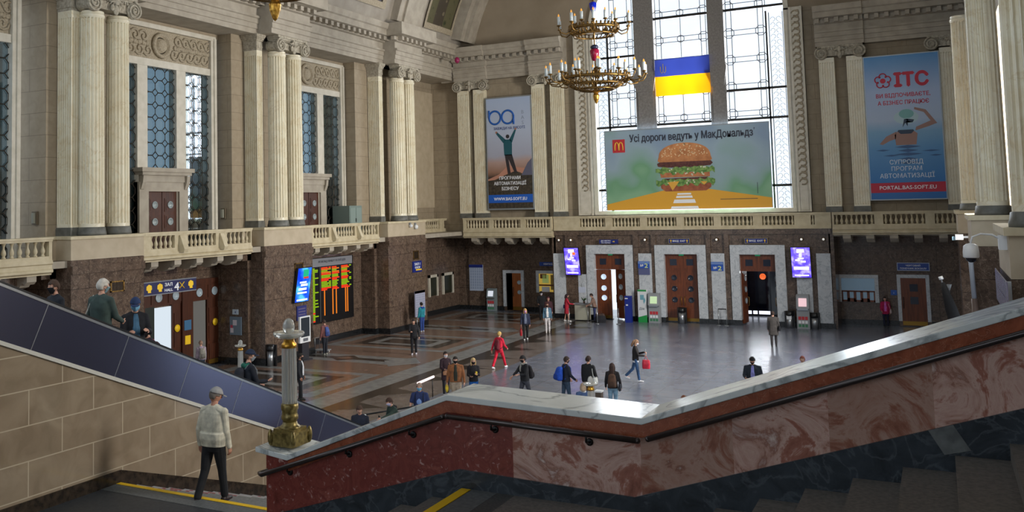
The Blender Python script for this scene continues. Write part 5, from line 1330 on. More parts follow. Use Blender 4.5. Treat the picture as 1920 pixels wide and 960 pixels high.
# flag
def flag():
    x0, x1, zt, zm, zb = -14.72, -11.42, 16.0, 14.92, 13.72
    t = thing('flag', 'blue and yellow flag with a small trident hung in front of the great window', 'flag', ((x0 + x1) / 2, 56.7, zb), None, 'thing')
    def cloth(m, za, zb_):
        n = 16; vs = []; fs = []
        for j in range(5):
            for i in range(n + 1):
                u = i / n; z = za + (zb_ - za) * j / 4; vs.append((x0 + (x1 - x0) * u, 56.72 + .035 * math.sin(u * 17 + z * 2), z))
        fs = [(j * (n + 1) + i, j * (n + 1) + i + 1, (j + 1) * (n + 1) + i + 1, (j + 1) * (n + 1) + i) for j in range(4) for i in range(n)]
        m.add(vs, fs, 0, True)
    def fm(nm, c, tr):
        m, nt, b = newmat(nm); b.inputs['Base Color'].default_value = lin(c); b.inputs['Roughness'].default_value = .8
        tl = N(nt, 'ShaderNodeBsdfTranslucent'); tl.inputs[0].default_value = lin(c); mx = N(nt, 'ShaderNodeMixShader'); mx.inputs[0].default_value = tr
        nt.links.new(b.outputs[0], mx.inputs[1]); nt.links.new(tl.outputs[0], mx.inputs[2]); nt.links.new(mx.outputs[0], nt.nodes['Material Output'].inputs[0]); return m
    bld(t, 'blue_half', fm('flag_blue', (44, 58, 134), .2), lambda m: cloth(m, zm, zt)); bld(t, 'yellow_half', fm('flag_yellow', (244, 164, 4), .22), lambda m: cloth(m, zb, zm))
    def tri(m):
        cx, cz = -14.2, 15.42
        for dx in (-.16, 0, .16): m.tube([(cx + dx, 56.66, cz - .2), (cx + dx, 56.66, cz + .28 - abs(dx))], .025, 5)
        m.tube([(cx - .16, 56.66, cz - .18), (cx - .08, 56.66, cz - .3), (cx, 56.66, cz - .2), (cx + .08, 56.66, cz - .3), (cx + .16, 56.66, cz - .18)], .025, 5)
    bld(t, 'trident_emblem', plain('emblem_gold', (190, 170, 110), .5), tri)
    bld(t, 'flag_pole', ALU, lambda m: m.tube([(x0 - .05, 56.76, zt), (x1 + .05, 56.76, zt)], .03, 6))
flag()

# ------------------------------------------------------------------ signs
def wall_sign(name, label, x0, x1, y, z0, z1, mat, lines, cat='sign', rim=None, extra=None, letters=WHITEL):
    t = thing(name, label, cat, ((x0 + x1) / 2, y, z0), None, 'thing')
    bld(t, 'board', mat, lambda m: m.box(x0, x1, y - .06, y + (.17 if z0 > 4.6 else .0), z0, z1))
    if rim: bld(t, 'rim', rim, lambda m: (m.box(x0 - .04, x1 + .04, y - .05, y, z0 - .04, z0), m.box(x0 - .04, x1 + .04, y - .05, y, z1, z1 + .04), m.box(x0 - .04, x0, y - .05, y, z0, z1), m.box(x1, x1 + .04, y - .05, y, z0, z1)))
    for s_, cx, cz, h, w in lines: lettering(s_, h, letters, t, (cx, y - .065, cz), bold=.02, stretch=w)
    if extra: extra(t)
    return t
def arrow(m, cx, cz, y, s, ang):
    P = [(-.5, -.12), (.1, -.12), (.1, -.4), (.55, 0), (.1, .4), (.1, .12), (-.5, .12)]
    poly_xz(m, [(cx + s * (p[0] * math.cos(ang) - p[1] * math.sin(ang)), cz + s * (p[0] * math.sin(ang) + p[1] * math.cos(ang))) for p in P], y, .006)
wall_sign('direction_sign', 'blue two line direction sign with a yellow arrow over the left doorway', -18.52, -17.38, 56.33, 4.72, 4.97, SIGNBLUE, [('ДО МЕТРО', -18.1, 4.86, .1, .62), ('TO METRO', -18.1, 4.74, .1, .6)], extra=lambda t: bld(t, 'arrow', YEL, lambda m: arrow(m, -17.6, 4.85, 56.265, .14, 0)))
for lb, cx in (('blue exit sign with two yellow arrows over the closed middle doorway', -13.58), ('blue exit sign with two yellow arrows over the open right doorway', -9.18)):
    wall_sign('direction_sign', lb, cx - .6, cx + .6, 56.33, 4.75, 5.0, SIGNBLUE, [('ВИХІД', cx - .2, 4.83, .14, .36), ('EXIT', cx + .22, 4.83, .14, .3)], rim=plain('sign_rim', (130, 120, 90), .5) if cx < -10 else bpy.data.materials['sign_rim'],
              extra=lambda t, cx=cx: bld(t, 'arrow', YEL, lambda m: (arrow(m, cx - .48, 4.87, 56.265, .17, PI / 2), arrow(m, cx + .48, 4.87, 56.265, .17, PI / 2))))
for lb, x0, x1, z0, zl in (('blue platform sign with a pale number on the strip left of the middle doorway', -16.12, -15.42, 3.22, 2.83), ('blue platform sign with a pale number on the strip right of the middle doorway', -11.77, -11.08, 3.12, None)):
    def ex(t, x0=x0, x1=x1, z0=z0, zl=zl):
        bld(t, 'pale_band', plain('band_light_blue', (110, 140, 200), .5) if zl else bpy.data.materials['band_light_blue'], lambda m: m.box(x0, x1, 56.26, 56.3, 3.5, 3.64))
        if zl: bld(t, 'lower_plate', plain('plate_violet', (92, 98, 140), .5), lambda m: m.box(x0, x1, 56.29, 56.33, zl, z0 - .01))
        lettering('№', .2, WHITEL, t, ((x0 + x1) / 2 - .12, 56.262, z0 + .1), bold=.02)
    wall_sign('platform_sign', lb, x0, x1, 56.33, z0, 3.65, plain('platform_blue', (40, 86, 180), .4) if zl else bpy.data.materials['platform_blue'], [('2', x1 - .2, z0 + .04, .36, .2)], extra=ex, letters=plain('number_pale', (220, 232, 150), .5) if zl else bpy.data.materials['number_pale'])
wall_sign('room_sign', 'wide blue sign with two lines above the wooden door beside the woman in pink', -2.08, -.55, 58.7, 3.13, 3.5, plain('room_sign_blue', (30, 66, 150), .4), [('ЧЕРГОВИЙ', -1.32, 3.34, .12, .72), ('ПОМІЧНИК ВОКЗАЛУ', -1.32, 3.18, .12, 1.3)], rim=plain('sign_rim_pale', (170, 180, 200), .5))
wall_sign('room_sign', 'small blue sign over the yellow lit ticket window', -23.72, -21.85, 59.2, 3.1, 3.36, bpy.data.materials['room_sign_blue'], [('КВИТКОВІ КАСИ', -22.8, 3.18, .14, 1.2)])
wall_sign('room_sign', 'small blue notice on the wall left of the door by the woman in pink', -2.5, -2.2, 58.78, 1.72, 2.0, plain('notice_cyan_blue', (50, 100, 190), .5), [('i', -2.35, 1.8, .14, None)])
def tt(t):
    bld(t, 'blue_header', SIGNBLUE, lambda m: m.box(-29.0, -27.95, 59.04, 59.1, 2.95, 3.14))
    bld(t, 'printed_rows', plain('row_grey', (150, 164, 190), .6), lambda m: [m.box(-28.92 + .17 * i, -28.8 + .17 * i, 59.088, 59.1, 1.45 + .19 * j, 1.6 + .19 * j) for i in range(6) for j in range(8)])
wall_sign('timetable_board', 'pale timetable sheet with a blue header on the back left wall', -29.0, -27.95, 59.16, 1.32, 3.14, plain('sheet_pale', (176, 188, 208), .5), [], 'timetable', extra=tt)
# signs on the left piers (planes of constant x, reading along +y)
def side_sign(name, label, x, y0, y1, z0, z1, mat, lines=(), cat='sign', extra=None, tilt=0.0):
    t = thing(name, label, cat, (x, (y0 + y1) / 2, z0), None, 'thing')
    bld(t, 'board', mat, lambda m: m.box(x, x + .06, y0, y1, z0, z1))
    for s_, cy, cz, h, w, mt in lines: lettering(s_, h, mt, t, (x + .066, cy, cz), ux=(0, 1, 0), bold=.02, stretch=w)
    if extra: extra(t)
    return t
def hall_ex(t):
    bld(t, 'rim', plain('rim_grey', (120, 124, 130), .5), lambda m: (m.box(-28.0, -27.93, 27.2, 30.3, 4.42, 4.46), m.box(-28.0, -27.93, 27.2, 30.3, 3.9, 3.94)))
    for cy in (27.55, 28.15, 29.95): bld(t, 'pictogram', YEL, lambda m: m.prism([(cy - .05, 4.02), (cy + .12, 4.02), (cy + .1, 4.1), (cy + .17, 4.16), (cy + .15, 4.3), (cy, 4.36), (cy - .13, 4.28), (cy - .14, 4.14), (cy - .06, 4.1)], 'x', -27.94, -27.932))
    bld(t, 'pictogram', YEL, lambda m: [m.tube([(-27.93, 29.42 - s * .14, 4.06), (-27.93, 29.42, 4.19), (-27.93, 29.42 + s * .14, 4.32)], .02, 4) for s in (-1, 1)])
side_sign('hall_sign', 'long dark blue hall number sign with yellow pictograms under the left balustrade', -28.0, 27.2, 30.3, 3.94, 4.42, plain('hall_sign_blue', (28, 30, 80), .4), [('ЗАЛ', 28.65, 4.22, .18, .42, WHITEL), ('HALL', 28.65, 4.0, .16, .46, WHITEL), ('4', 29.12, 4.0, .46, .26, WHITEL)], extra=hall_ex)
def p3ex(t): bld(t, 'arrow', YEL, lambda m: m.box(-27.74, -27.735, 49.2, 49.9, 3.42, 3.5))
side_sign('direction_sign', 'blue direction sign with a yellow underline on the pier by the back corner', -27.8, 48.85, 49.95, 3.32, 3.98, SIGNBLUE, [('ЗАЛ 1', 49.4, 3.74, .2, .7, WHITEL), ('КАСИ', 49.4, 3.54, .18, .6, WHITEL)], extra=p3ex)
def infoex(t):
    bld(t, 'blue_header', SIGNBLUE, lambda m: m.box(-27.3, -27.26, 48.2, 49.4, 2.12, 2.26))
    bld(t, 'rows', plain('row_pale', (150, 156, 176), .6), lambda m: [m.box(-27.262, -27.255, 48.25 + .38 * i, 48.58 + .38 * i, .85 + .14 * j, .95 + .14 * j) for i in range(3) for j in range(9)])
    bld(t, 'stand_leg', STEEL, lambda m: (m.tube([(-27.28, 48.4, 0), (-27.28, 48.4, .8)], .03, 6), m.tube([(-27.28, 49.2, 0), (-27.28, 49.2, .8)], .03, 6), m.box(-27.5, -27.1, 48.3, 49.3, 0, .03)))
side_sign('information_board', 'pale information board on legs behind the person in teal', -27.32, 48.2, 49.4, .75, 2.26, plain('board_pale_violet', (168, 168, 190), .5), cat='board', extra=infoex)
wall_sign('notice_board', 'grey notice board with papers on the pier beside the portal', -29.65, -28.95, 34.48, 1.4, 2.25, plain('board_grey_blue', (112, 128, 142), .5), [], 'board', extra=lambda t: (bld(t, 'papers', plain('paper_white', (214, 206, 214), .6), lambda m: (m.box(-29.45, -29.22, 34.41, 34.42, 1.85, 2.1), m.box(-29.6, -29.42, 34.41, 34.42, 1.5, 1.72))), bld(t, 'red_note', plain('paper_red', (190, 70, 90), .6), lambda m: m.box(-29.6, -29.46, 34.41, 34.42, 1.72, 1.86))))
wall_sign('notice', 'small white notice above the grey notice board', -29.48, -29.15, 34.48, 2.36, 2.6, plain('paper_bluish', (190, 204, 216), .6), [('4', -29.3, 2.42, .14, None)], 'notice', letters=SIGNBLUE)
side_sign('poster', 'blue narrow poster under the tilted blue screen', -27.8, 37.2, 37.98, 1.8, 2.5, plain('poster_blue', (38, 44, 110), .5), cat='poster', extra=lambda t: bld(t, 'printed_figure', plain('poster_mauve', (92, 84, 120), .6), lambda m: [m.box(-27.74, -27.735, 37.3, 37.88, 1.9 + .14 * k, 1.96 + .14 * k) for k in range(4)]))
for lb, a, b, z0, z1 in (('bronze ventilation grille on the pier behind the grey haired traveller', 25.4, 26.1, 4.24, 4.66), ('bronze ventilation grille half hidden by the tilted blue screen', 37.1, 37.8, 4.2, 4.62), ('bronze ventilation grille on the pier by the back corner', 49.0, 49.65, 4.1, 4.62)):
    t = thing('ventilation_grille', lb, 'grille', (-27.8, a, z0), 'bronze grilles on the piers', 'thing')
    bld(t, 'frame', BRONZE, lambda m: (m.box(-27.82, -27.76, a, b, z0, z0 + .05), m.box(-27.82, -27.76, a, b, z1 - .05, z1), m.box(-27.82, -27.76, a, a + .06, z0, z1), m.box(-27.82, -27.76, b - .06, b, z0, z1)))
    bld(t, 'slats', plain('grille_dark', (58, 46, 34), .5, .4) if a < 26 else bpy.data.materials['grille_dark'], lambda m: [m.box(-27.82, -27.775, a + .08 + .08 * k, a + .12 + .08 * k, z0, z1) for k in range(7)])

# ------------------------------------------------------------------ screens
def ad_mat(nm, cols, strength, scale=3.0):
    m = bpy.data.materials.new(nm); m.use_nodes = True; nt = m.node_tree; nt.nodes.remove(nt.nodes['Principled BSDF'])
    g = N(nt, 'ShaderNodeNewGeometry'); no = N(nt, 'ShaderNodeTexNoise'); no.inputs['Scale'].default_value = scale; no.inputs['Detail'].default_value = 3; nt.links.new(g.outputs['Position'], no.inputs['Vector'])
    e = N(nt, 'ShaderNodeEmission'); nt.links.new(ramp(nt, no.outputs[0], [(.35 + .3 * i / (len(cols) - 1), lin(c)) for i, c in enumerate(cols)]), e.inputs[0]); e.inputs[1].default_value = strength
    nt.links.new(e.outputs[0], nt.nodes['Material Output'].inputs[0]); return m
SCRP = ad_mat('violet_screen', [(70, 50, 220), (110, 90, 245), (170, 160, 255)], 1.5)
SCRW = glow('screen_white', (235, 225, 255), 1.7)
def tilted_screen(label, xa, xb, z0, z1, skew):
    """screen hung at an angle on the entrance wall"""
    y = 56.0
    t = thing('display_screen', label, 'screen', ((xa + xb) / 2, 56.2, z0), 'violet advertising screens', 'thing')
    S = lambda u, v: (xa + (xb - xa) * u + skew * (1 - v), z0 + (z1 - z0) * v)
    Q = lambda u0, u1, v0, v1: [S(u0, v0), S(u1, v0), S(u1, v1), S(u0, v1)]
    bld(t, 'casing', BLK, lambda m: m.prism([S(-.04, -.02), S(1.04, -.02), S(1.04, 1.02), S(-.04, 1.02)], 'y', y + .01, y + .12))
    bld(t, 'panel', SCRP, lambda m: m.prism(Q(0, 1, 0, 1), 'y', y, y + .01))
    bld(t, 'picture', SCRW, lambda m: [poly_xz(m, Q(*q), y, .004) for q in ((.3, .7, .82, .95), (.42, .56, .68, .8), (.2, .44, .55, .6), (.5, .75, .5, .56), (.1, .9, .26, .36), (.12, .88, .05, .09), (.35, .66, .62, .66))])
    bld(t, 'picture_spot', glow('screen_orange', (255, 120, 60), 1.0) if xa < -15 else glow('screen_lilac', (150, 130, 255), 1.4), lambda m: poly_xz(m, Q(.58, .78, .74, .84), y - .004, .004))
    bld(t, 'wall_bracket', BLK, lambda m: m.box((xa + xb) / 2 - .15, (xa + xb) / 2 + .15, y + .12, 56.4, (z0 + z1) / 2 - .2, (z0 + z1) / 2 + .2))
    return t
tilted_screen('violet advertising screen hanging over the red coated woman', -20.78, -19.85, 2.79, 4.46, .12)
tilted_screen('violet advertising screen hanging right of the open doorway', -7.3, -6.32, 2.84, 4.5, .03)
def blue_screen():
    t = thing('display_screen', 'bright blue tilted advertising screen beside the departure board', 'screen', (-27.6, 37.6, 2.72), None, 'thing')
    S = lambda u, v: (36.85 + 1.1 * u + .34 * v, 2.72 + 1.63 * v)
    q = lambda u0, u1, v0, v1: [S(u0, v0), S(u1, v0), S(u1, v1), S(u0, v1)]
    bld(t, 'casing', BLK, lambda m: m.prism([S(-.04, -.02), S(1.04, -.02), S(1.04, 1.02), S(-.04, 1.02)], 'x', -27.72, -27.61))
    bld(t, 'panel', ad_mat('blue_screen', [(20, 60, 220), (40, 110, 245), (90, 190, 250)], 1.2, 1.6), lambda m: m.prism(q(0, 1, 0, 1), 'x', -27.61, -27.6))
    bld(t, 'picture', glow('blue_screen_white', (225, 240, 255), 1.3), lambda m: [m.prism(q(*k), 'x', -27.6, -27.594) for k in ((.3, .8, .46, .53), (.15, .75, .34, .41), (.1, .8, .24, .29), (.1, .9, .03, .08), (.2, .7, .55, .6))])
    bld(t, 'picture_patch', glow('blue_screen_green', (40, 190, 140), .9), lambda m: m.prism(q(.4, .8, .72, .95), 'x', -27.6, -27.594)); bld(t, 'picture_patch_red', glow('blue_screen_red', (230, 80, 60), .8), lambda m: m.prism(q(.45, .82, .68, .74), 'x', -27.595, -27.59))
    bld(t, 'wall_bracket', BLK, lambda m: m.box(-27.82, -27.7, 37.3, 37.9, 3.3, 3.7))
blue_screen()
def departures():
    X = -29.3; y0, y1 = 40.55, 44.5
    t = thing('departure_board', 'large lit departure board with red and green rows of text', 'departure board', (X, 42.5, 1.2), None, 'thing')
    bld(t, 'casing', BLK, lambda m: m.box(X - .2, X, y0 - .1, y1 + .15, 1.12, 4.62))
    bld(t, 'header', plain('header_grey', (128, 130, 136), .5), lambda m: m.box(X, X + .04, y0, y1, 4.16, 4.6))
    lettering('РОЗКЛАД ПРИБУТТЯ ПОЇЗДІВ', .16, DARKL, t, (X + .045, 42.5, 4.36), ux=(0, 1, 0), stretch=2.6)
    G = glow('led_green', (150, 190, 30), .9); R_ = glow('led_red', (255, 62, 30), 1.15); O = glow('led_orange', (240, 130, 40), .9)
    rr = random.Random(4); rows = [[], [], []]
    W = y1 - y0
    def put(c, u0, u1, v0, v1): rows[c].append((y0 + W * u0, y0 + W * u1, 1.24 + 2.88 * v0, 1.24 + 2.88 * v1))
    nrow = 34
    for k in range(nrow):
        v = 1 - (k + 1) / nrow; vv = v + .7 / nrow
        put(0 if k not in (28, 33) else 1, .01, .085, v, vv)
        if k in (1, 2, 6, 10, 15, 20, 22, 24, 30): put(0, .085, .15 + .02 * rr.random(), v, vv)
        if k < 15:
            c = 1 if k in (0, 4, 7, 8, 13, 14) else (0 if k in (5, 9, 10, 11, 12) else (2 if k % 2 else 0))
            for (a, b) in ((.24, .41), (.5, .64), (.73, .9)):
                e = b + rr.uniform(-.04, .05); put(c, a, e, v, vv)
            if rr.random() < .6: put(0 if c != 1 else 1, .42, .47, v, vv)
            if rr.random() < .5: put(0, .93, .98, v, vv)
        elif k < 31:
            for a in (.3, .5, .585, .82, .87): put(2, a, a + .022, v, vv + .008)
    for nm, mt, rs in (('green_text', G, rows[0]), ('red_text', R_, rows[1]), ('orange_text', O, rows[2])):
        bld(t, nm, mt, lambda m: [m.box(X + .0, X + .012, a, b, c, d) for a, b, c, d in rs])
    bld(t, 'column_divider', plain('divider_grey', (58, 58, 56), .5), lambda m: m.box(X, X + .03, y0 + W * .19, y0 + W * .215, 1.2, 4.14))
departures()

# ------------------------------------------------------------------ machines, stands, bins and posts on the floor
def ring_m(m, c, r, z0, z1, n=16, mi=0): m.lathe([(r, z0), (r, z1)], c, n, mi)
def terminal(label, x, y, w, h, body, screen, keys=True):
    t = thing('payment_terminal', label, 'terminal', (x, y, 0), 'payment terminals along the walls', 'thing')
    m = MB(); m.prism([(y - .22, 0), (y - .22, h * .55), (y - .3, h * .6), (y - .18, h * .95), (y - .1, h), (y + .2, h), (y + .2, 0)], 'x', x - w / 2, x + w / 2); m.build('body', body, t)
    bld(t, 'screen', screen, lambda m: m.prism([(y - .3 - .004, h * .66), (y - .205, h * .9), (y - .2, h * .9), (y - .29, h * .66)], 'x', x - w * .32, x + w * .32))
    bld(t, 'shelf', STEEL, lambda m: m.box(x - w * .42, x + w * .42, y - .34, y - .2, h * .55, h * .6))
    if keys:
        bld(t, 'red_labels', plain('label_red', (196, 50, 60), .5) if 'label_red' not in bpy.data.materials else bpy.data.materials['label_red'], lambda m: [m.box(x - w * .38 + k * w * .26, x - w * .16 + k * w * .26, y - .228, y - .22, .5, .68) for k in range(3)])
        bld(t, 'white_labels', WHITEL, lambda m: [m.box(x - w * .38 + k * w * .26, x - w * .18 + k * w * .26, y - .226, y - .22, .3, .45) for k in range(3)])
        bld(t, 'green_labels', plain('label_green', (60, 130, 90), .5) if 'label_green' not in bpy.data.materials else bpy.data.materials['label_green'], lambda m: [m.box(x - w * .38 + k * w * .26, x - w * .18 + k * w * .26, y - .226, y - .22, .1, .25) for k in range(3)])
    return t
TBODY = plain('terminal_grey', (150, 154, 158), .4)
SLIT = plain('terminal_screen_green', (190, 210, 170), .3, emit=(190, 220, 170), estr=.45); SLIT2 = plain('terminal_screen_pink', (230, 190, 200), .3, emit=(240, 200, 205), estr=.6); SLIT3 = plain('terminal_screen_white', (220, 226, 236), .3, emit=(225, 232, 245), estr=.5)
terminal('grey payment terminal beside the small door in the back left corner', -27.25, 59.0, .62, 1.52, plain('terminal_grey_green', (124, 136, 140), .4), SLIT3)
terminal('grey payment terminal left of the closed middle doorway', -15.15, 56.1, .66, 1.75, TBODY, SLIT)
terminal('grey payment terminal under the right violet screen', -6.81, 56.1, .66, 1.88, TBODY, SLIT2)
t = thing('advertising_stand', 'white stand with a green foot beside the grey terminal', 'stand', (-15.87, 56.1, 0)); 
bld(t, 'body', WHITE, lambda m: m.box(-16.13, -15.6, 55.95, 56.25, .3, 1.95)); bld(t, 'green_foot', plain('stand_green', (30, 150, 70), .4), lambda m: (m.box(-16.13, -15.6, 55.94, 56.25, 0, .3), m.prism([(-16.13, .3), (-15.6, .3), (-15.6, .45)], 'y', 55.94, 55.95), m.box(-16.13, -15.6, 55.94, 55.96, 1.85, 1.95)))
bld(t, 'picture', plain('stand_teal', (120, 176, 190), .4), lambda m: (m.box(-15.98, -15.75, 55.94, 55.95, 1.35, 1.65), m.prism([(-15.8, 1.3), (-15.7, 1.5), (-15.66, 1.3), (-15.76, 1.1)], 'y', 55.94, 55.95)))
lettering('Дія', .2, plain('stand_letters', (90, 100, 110), .5), t, (-15.9, 55.945, .75))
t = thing('information_pillar', 'slim deep blue pillar beside the half open door', 'pillar', (-16.6, 55.6, 0), None, 'thing')
bld(t, 'body', plain('pillar_blue', (22, 44, 140), .35), lambda m: m.box(-16.8, -16.42, 55.45, 55.75, 0, 1.6)); bld(t, 'white_marks', WHITEL, lambda m: (m.box(-16.78, -16.6, 55.44, 55.45, 1.42, 1.48), m.box(-16.72, -16.6, 55.44, 55.45, 1.02, 1.1)))
def bin_(label, x, y, h=.95, r=.17, notice=False):
    t = thing('waste_bin', label, 'bin', (x, y, 0), 'steel waste bins', 'thing')
    m = MB(); m.lathe([(r, 0), (r, h * .72)], (x, y, 0), 20); m.build('body', STEEL, t)
    m = MB(); m.lathe([(r + .05, h * .72), (r + .06, h * .8), (r + .05, h), (r * .6, h + .01)], (x, y, 0), 20); m.build('lid', BLK, t)
    m = MB(); m.box(x - r - .1, x + r + .1, y + .1, y + .2, 0, h * .98); m.build('back_plate', BLK, t)
    if notice: bld(t, 'notice', WHITEL, lambda m: m.box(x - .13, x + .13, y - r - .02, y - r, .5, .72))
bin_('steel waste bin against the closed middle doorway', -13.55, 56.05)
bin_('steel waste bin with a white notice left of the right terminal', -7.55, 56.05, .95, .17, True)
bin_('steel waste bin right of the right terminal', -6.25, 56.05, .9)
bin_('slim steel waste bin at the foot of the pier behind the glass lamp', -27.5, 34.75, 1.0, .15)
t = thing('litter_box', 'small brown box bin with a pale lid just right of the far glass lamp', 'bin', (-10.15, 30.24, 0)); bld(t, 'body', plain('bin_brown', (84, 72, 60), .5), lambda m: m.box(-10.25, -10.05, 30.14, 30.36, 0, .95)); bld(t, 'lid', WHITE, lambda m: m.box(-10.27, -10.03, 30.12, 30.38, .95, 1.0))
def post(label, x, y, x2=None, y2=None):
    t = thing('queue_post', label, 'barrier', (x, y, 0), 'steel queue posts by the entrance wall', 'thing')
    pts = [(x, y)] + ([(x2, y2)] if x2 is not None else [])
    m = MB()
    for a, b in pts: m.tube([(a, b, 0), (a, b, .95)], .025, 8); m.lathe([(.15, 0), (.14, .025), (.03, .04)], (a, b, 0), 16)
    m.build('post', STEEL, t)
    if x2 is not None: bld(t, 'top_bar', BLK, lambda m: m.tube([(x, y, .95), (x2, y2, .95)], .03, 8))
post('pair of steel posts with a black top bar right of the middle doorway', -11.4, 55.9, -10.95, 55.9)
post('steel queue post in front of the left doorway jamb', -18.2, 54.4, -18.95, 54.9)
post('steel queue post by the gap of the half open door', -16.95, 54.6)
post('steel queue post beside the red coated woman', -19.75, 53.8)
post('steel queue post next to the slim blue pillar', -16.95, 55.9)
# white touch kiosk near the portal
t = thing('touch_kiosk', 'white touch screen kiosk between the two glass lamp heads', 'kiosk', (-28.3, 38.2, 0))
def kx(m, y0, y1, z0, z1, x=-27.75, d=.1): m.box(x - d, x, y0, y1, z0, z1)
bld(t, 'housing', WHITE, lambda m: (kx(m, 36.35, 37.2, .85, 2.1, -26.95)))
bld(t, 'screen', plain('kiosk_screen', (46, 54, 62), .12), lambda m: kx(m, 36.43, 37.12, 1.12, 2.04, -26.94, .02))
bld(t, 'keypad', plain('keypad_grey', (96, 100, 108), .4), lambda m: (kx(m, 36.6, 36.95, .92, 1.06, -26.92, .06)))
bld(t, 'pedestal', plain('kiosk_dark', (44, 44, 50), .4), lambda m: (m.box(-27.2, -26.95, 36.5, 37.05, .05, .85), m.box(-27.4, -26.8, 36.4, 37.15, 0, .06)))
# information desk by the left entrance
t = thing('information_desk', 'pale high counter where the red coated woman stands', 'counter', (-19.7, 55.7, 0))
bld(t, 'front_panel', plain('counter_pale', (176, 176, 160), .5), lambda m: m.box(-20.0, -19.1, 55.5, 55.9, .05, 1.0)); bld(t, 'worktop', GREYP, lambda m: m.box(-20.1, -19.0, 55.4, 56.0, 1.0, 1.06)); bld(t, 'foot', BLK, lambda m: m.box(-19.95, -19.15, 55.55, 55.85, 0, .05))
t = thing('potted_plant', 'small green plant on the pale counter', 'plant', (-19.45, 55.7, 1.06))
bld(t, 'pot', plain('pot_brown', (110, 80, 60), .6), lambda m: m.lathe([(.05, 1.06), (.075, 1.18), (.06, 1.17)], (-19.45, 55.7, 0), 12))
def leaves(m):
    rr = random.Random(3)
    for k in range(14):
        a = rr.uniform(0, 6.28); l = rr.uniform(.1, .2); m.tube([(-19.45, 55.7, 1.17), (-19.45 + .5 * l * math.cos(a), 55.7 + .5 * l * math.sin(a), 1.3), (-19.45 + l * math.cos(a), 55.7 + l * math.sin(a), 1.32 + rr.uniform(-.05, .15))], [.012, .03, .004], 5, 0, True, .35)
bld(t, 'leaves', plain('plant_green', (60, 92, 52), .6), leaves)
t = thing('notice', 'white sheet on the marble strip under the left violet screen', 'notice', (-19.72, 56.3, 1.7)); bld(t, 'sheet', plain('sheet_white', (196, 204, 222), .6), lambda m: m.box(-20.0, -19.55, 56.31, 56.33, 1.65, 2.0)); bld(t, 'hanger', GREYP, lambda m: m.tube([(-19.78, 56.32, 2.0), (-19.78, 56.32, 2.2)], .01, 4))
# queue barrier rail by the foot of the stairs
t = thing('queue_barrier', 'black rail barrier beside the three men coming up from the hall', 'barrier', (-15.5, 24.5, 0))
bld(t, 'post', BLK, lambda m: [m.tube([(a, b, 0), (a, b, 1.05)], .03, 8) for a, b in ((-15.45, 23.55), (-14.85, 23.9), (-14.4, 25.6), (-14.1, 27.4))]); bld(t, 'rail', BLK, lambda m: (m.tube([(-15.45, 23.55, 1.05), (-14.4, 25.6, 1.05), (-14.1, 27.4, 1.05)], .025, 8), m.tube([(-15.45, 23.55, .6), (-14.4, 25.6, .6), (-14.1, 27.4, .6)], .02, 8)))
t = thing('barrier_lamp', 'small white round reader on the rail post beside the reaching man', 'reader', (-15.2, 23.6, .95)); bld(t, 'knob', WHITE, lambda m: m.ball((-15.2, 23.65, 1.05), .06)); bld(t, 'stem', BLK, lambda m: m.tube([(-15.2, 23.65, 0), (-15.2, 23.65, 1.0)], .015, 6))
t = thing('light_tube', 'short glowing white light bar on the floor behind the man in the blue shirt', 'light bar', (-17.1, 31.0, .3)); bld(t, 'tube', glow('tube_light', (255, 235, 230), 1.2), lambda m: m.tube([(-17.05, 30.2, .75), (-17.15, 31.6, .75)], .05, 8)); bld(t, 'stand', BLK, lambda m: (m.tube([(-17.05, 30.3, 0), (-17.05, 30.3, .72)], .02, 6), m.tube([(-17.15, 31.5, 0), (-17.15, 31.5, .72)], .02, 6)))

# ------------------------------------------------------------------ gallery clutter and right wall fittings
t = thing('electrical_cabinet', 'grey green electrical cabinet on the gallery beside the corner pier', 'cabinet', (-29.6, 44.4, 5.55)); bld(t, 'body', plain('cabinet_grey_green', (112, 128, 122), .5), lambda m: m.box(-30.2, -29.05, 44.0, 45.3, 5.55, 7.42)); bld(t, 'door', plain('cabinet_door', (126, 142, 136), .5), lambda m: (m.box(-29.05, -29.03, 44.08, 44.62, 5.7, 7.3), m.box(-29.05, -29.03, 44.68, 45.22, 5.7, 7.3))); bld(t, 'handle', BLK, lambda m: m.box(-29.03, -29.0, 44.6, 44.66, 6.5, 6.7))
for lb, y in (('small wall lamp beside the far left gallery window', 23.78), ('small wall lamp beside the gallery window over the yellow signs', 34.48)):
    t = thing('wall_lamp', lb, 'lamp', (-29.9, y, 6.9), 'small gallery wall lamps', 'thing')
    bld(t, 'back_box', plain('lamp_brown', (104, 92, 74), .5) if y < 30 else bpy.data.materials['lamp_brown'], lambda m: m.box(-30.12, -29.85, y - .1, y, 6.9, 7.4)); bld(t, 'diffuser', plain('lamp_pale', (150, 150, 136), .4) if y < 30 else bpy.data.materials['lamp_pale'], lambda m: m.box(-30.05, -29.92, y - .18, y - .1, 6.95, 7.35))
for lb, y, z, r in (('small white security camera on the corner pier pedestal, left of the pair', 48.6, 6.14, .1), ('small white dome camera on the corner pier pedestal, right of the pair', 49.25, 6.06, .14)):
    t = thing('security_camera', lb, 'camera', (-27.8, y, z), 'small cameras on the corner pier', 'thing'); bld(t, 'housing', WHITE, lambda m: m.ball((-27.68, y, z), (.12, r, r))); bld(t, 'mount', GREYP, lambda m: m.box(-27.8, -27.7, y - .06, y + .06, z + r * .5, z + r + .1))
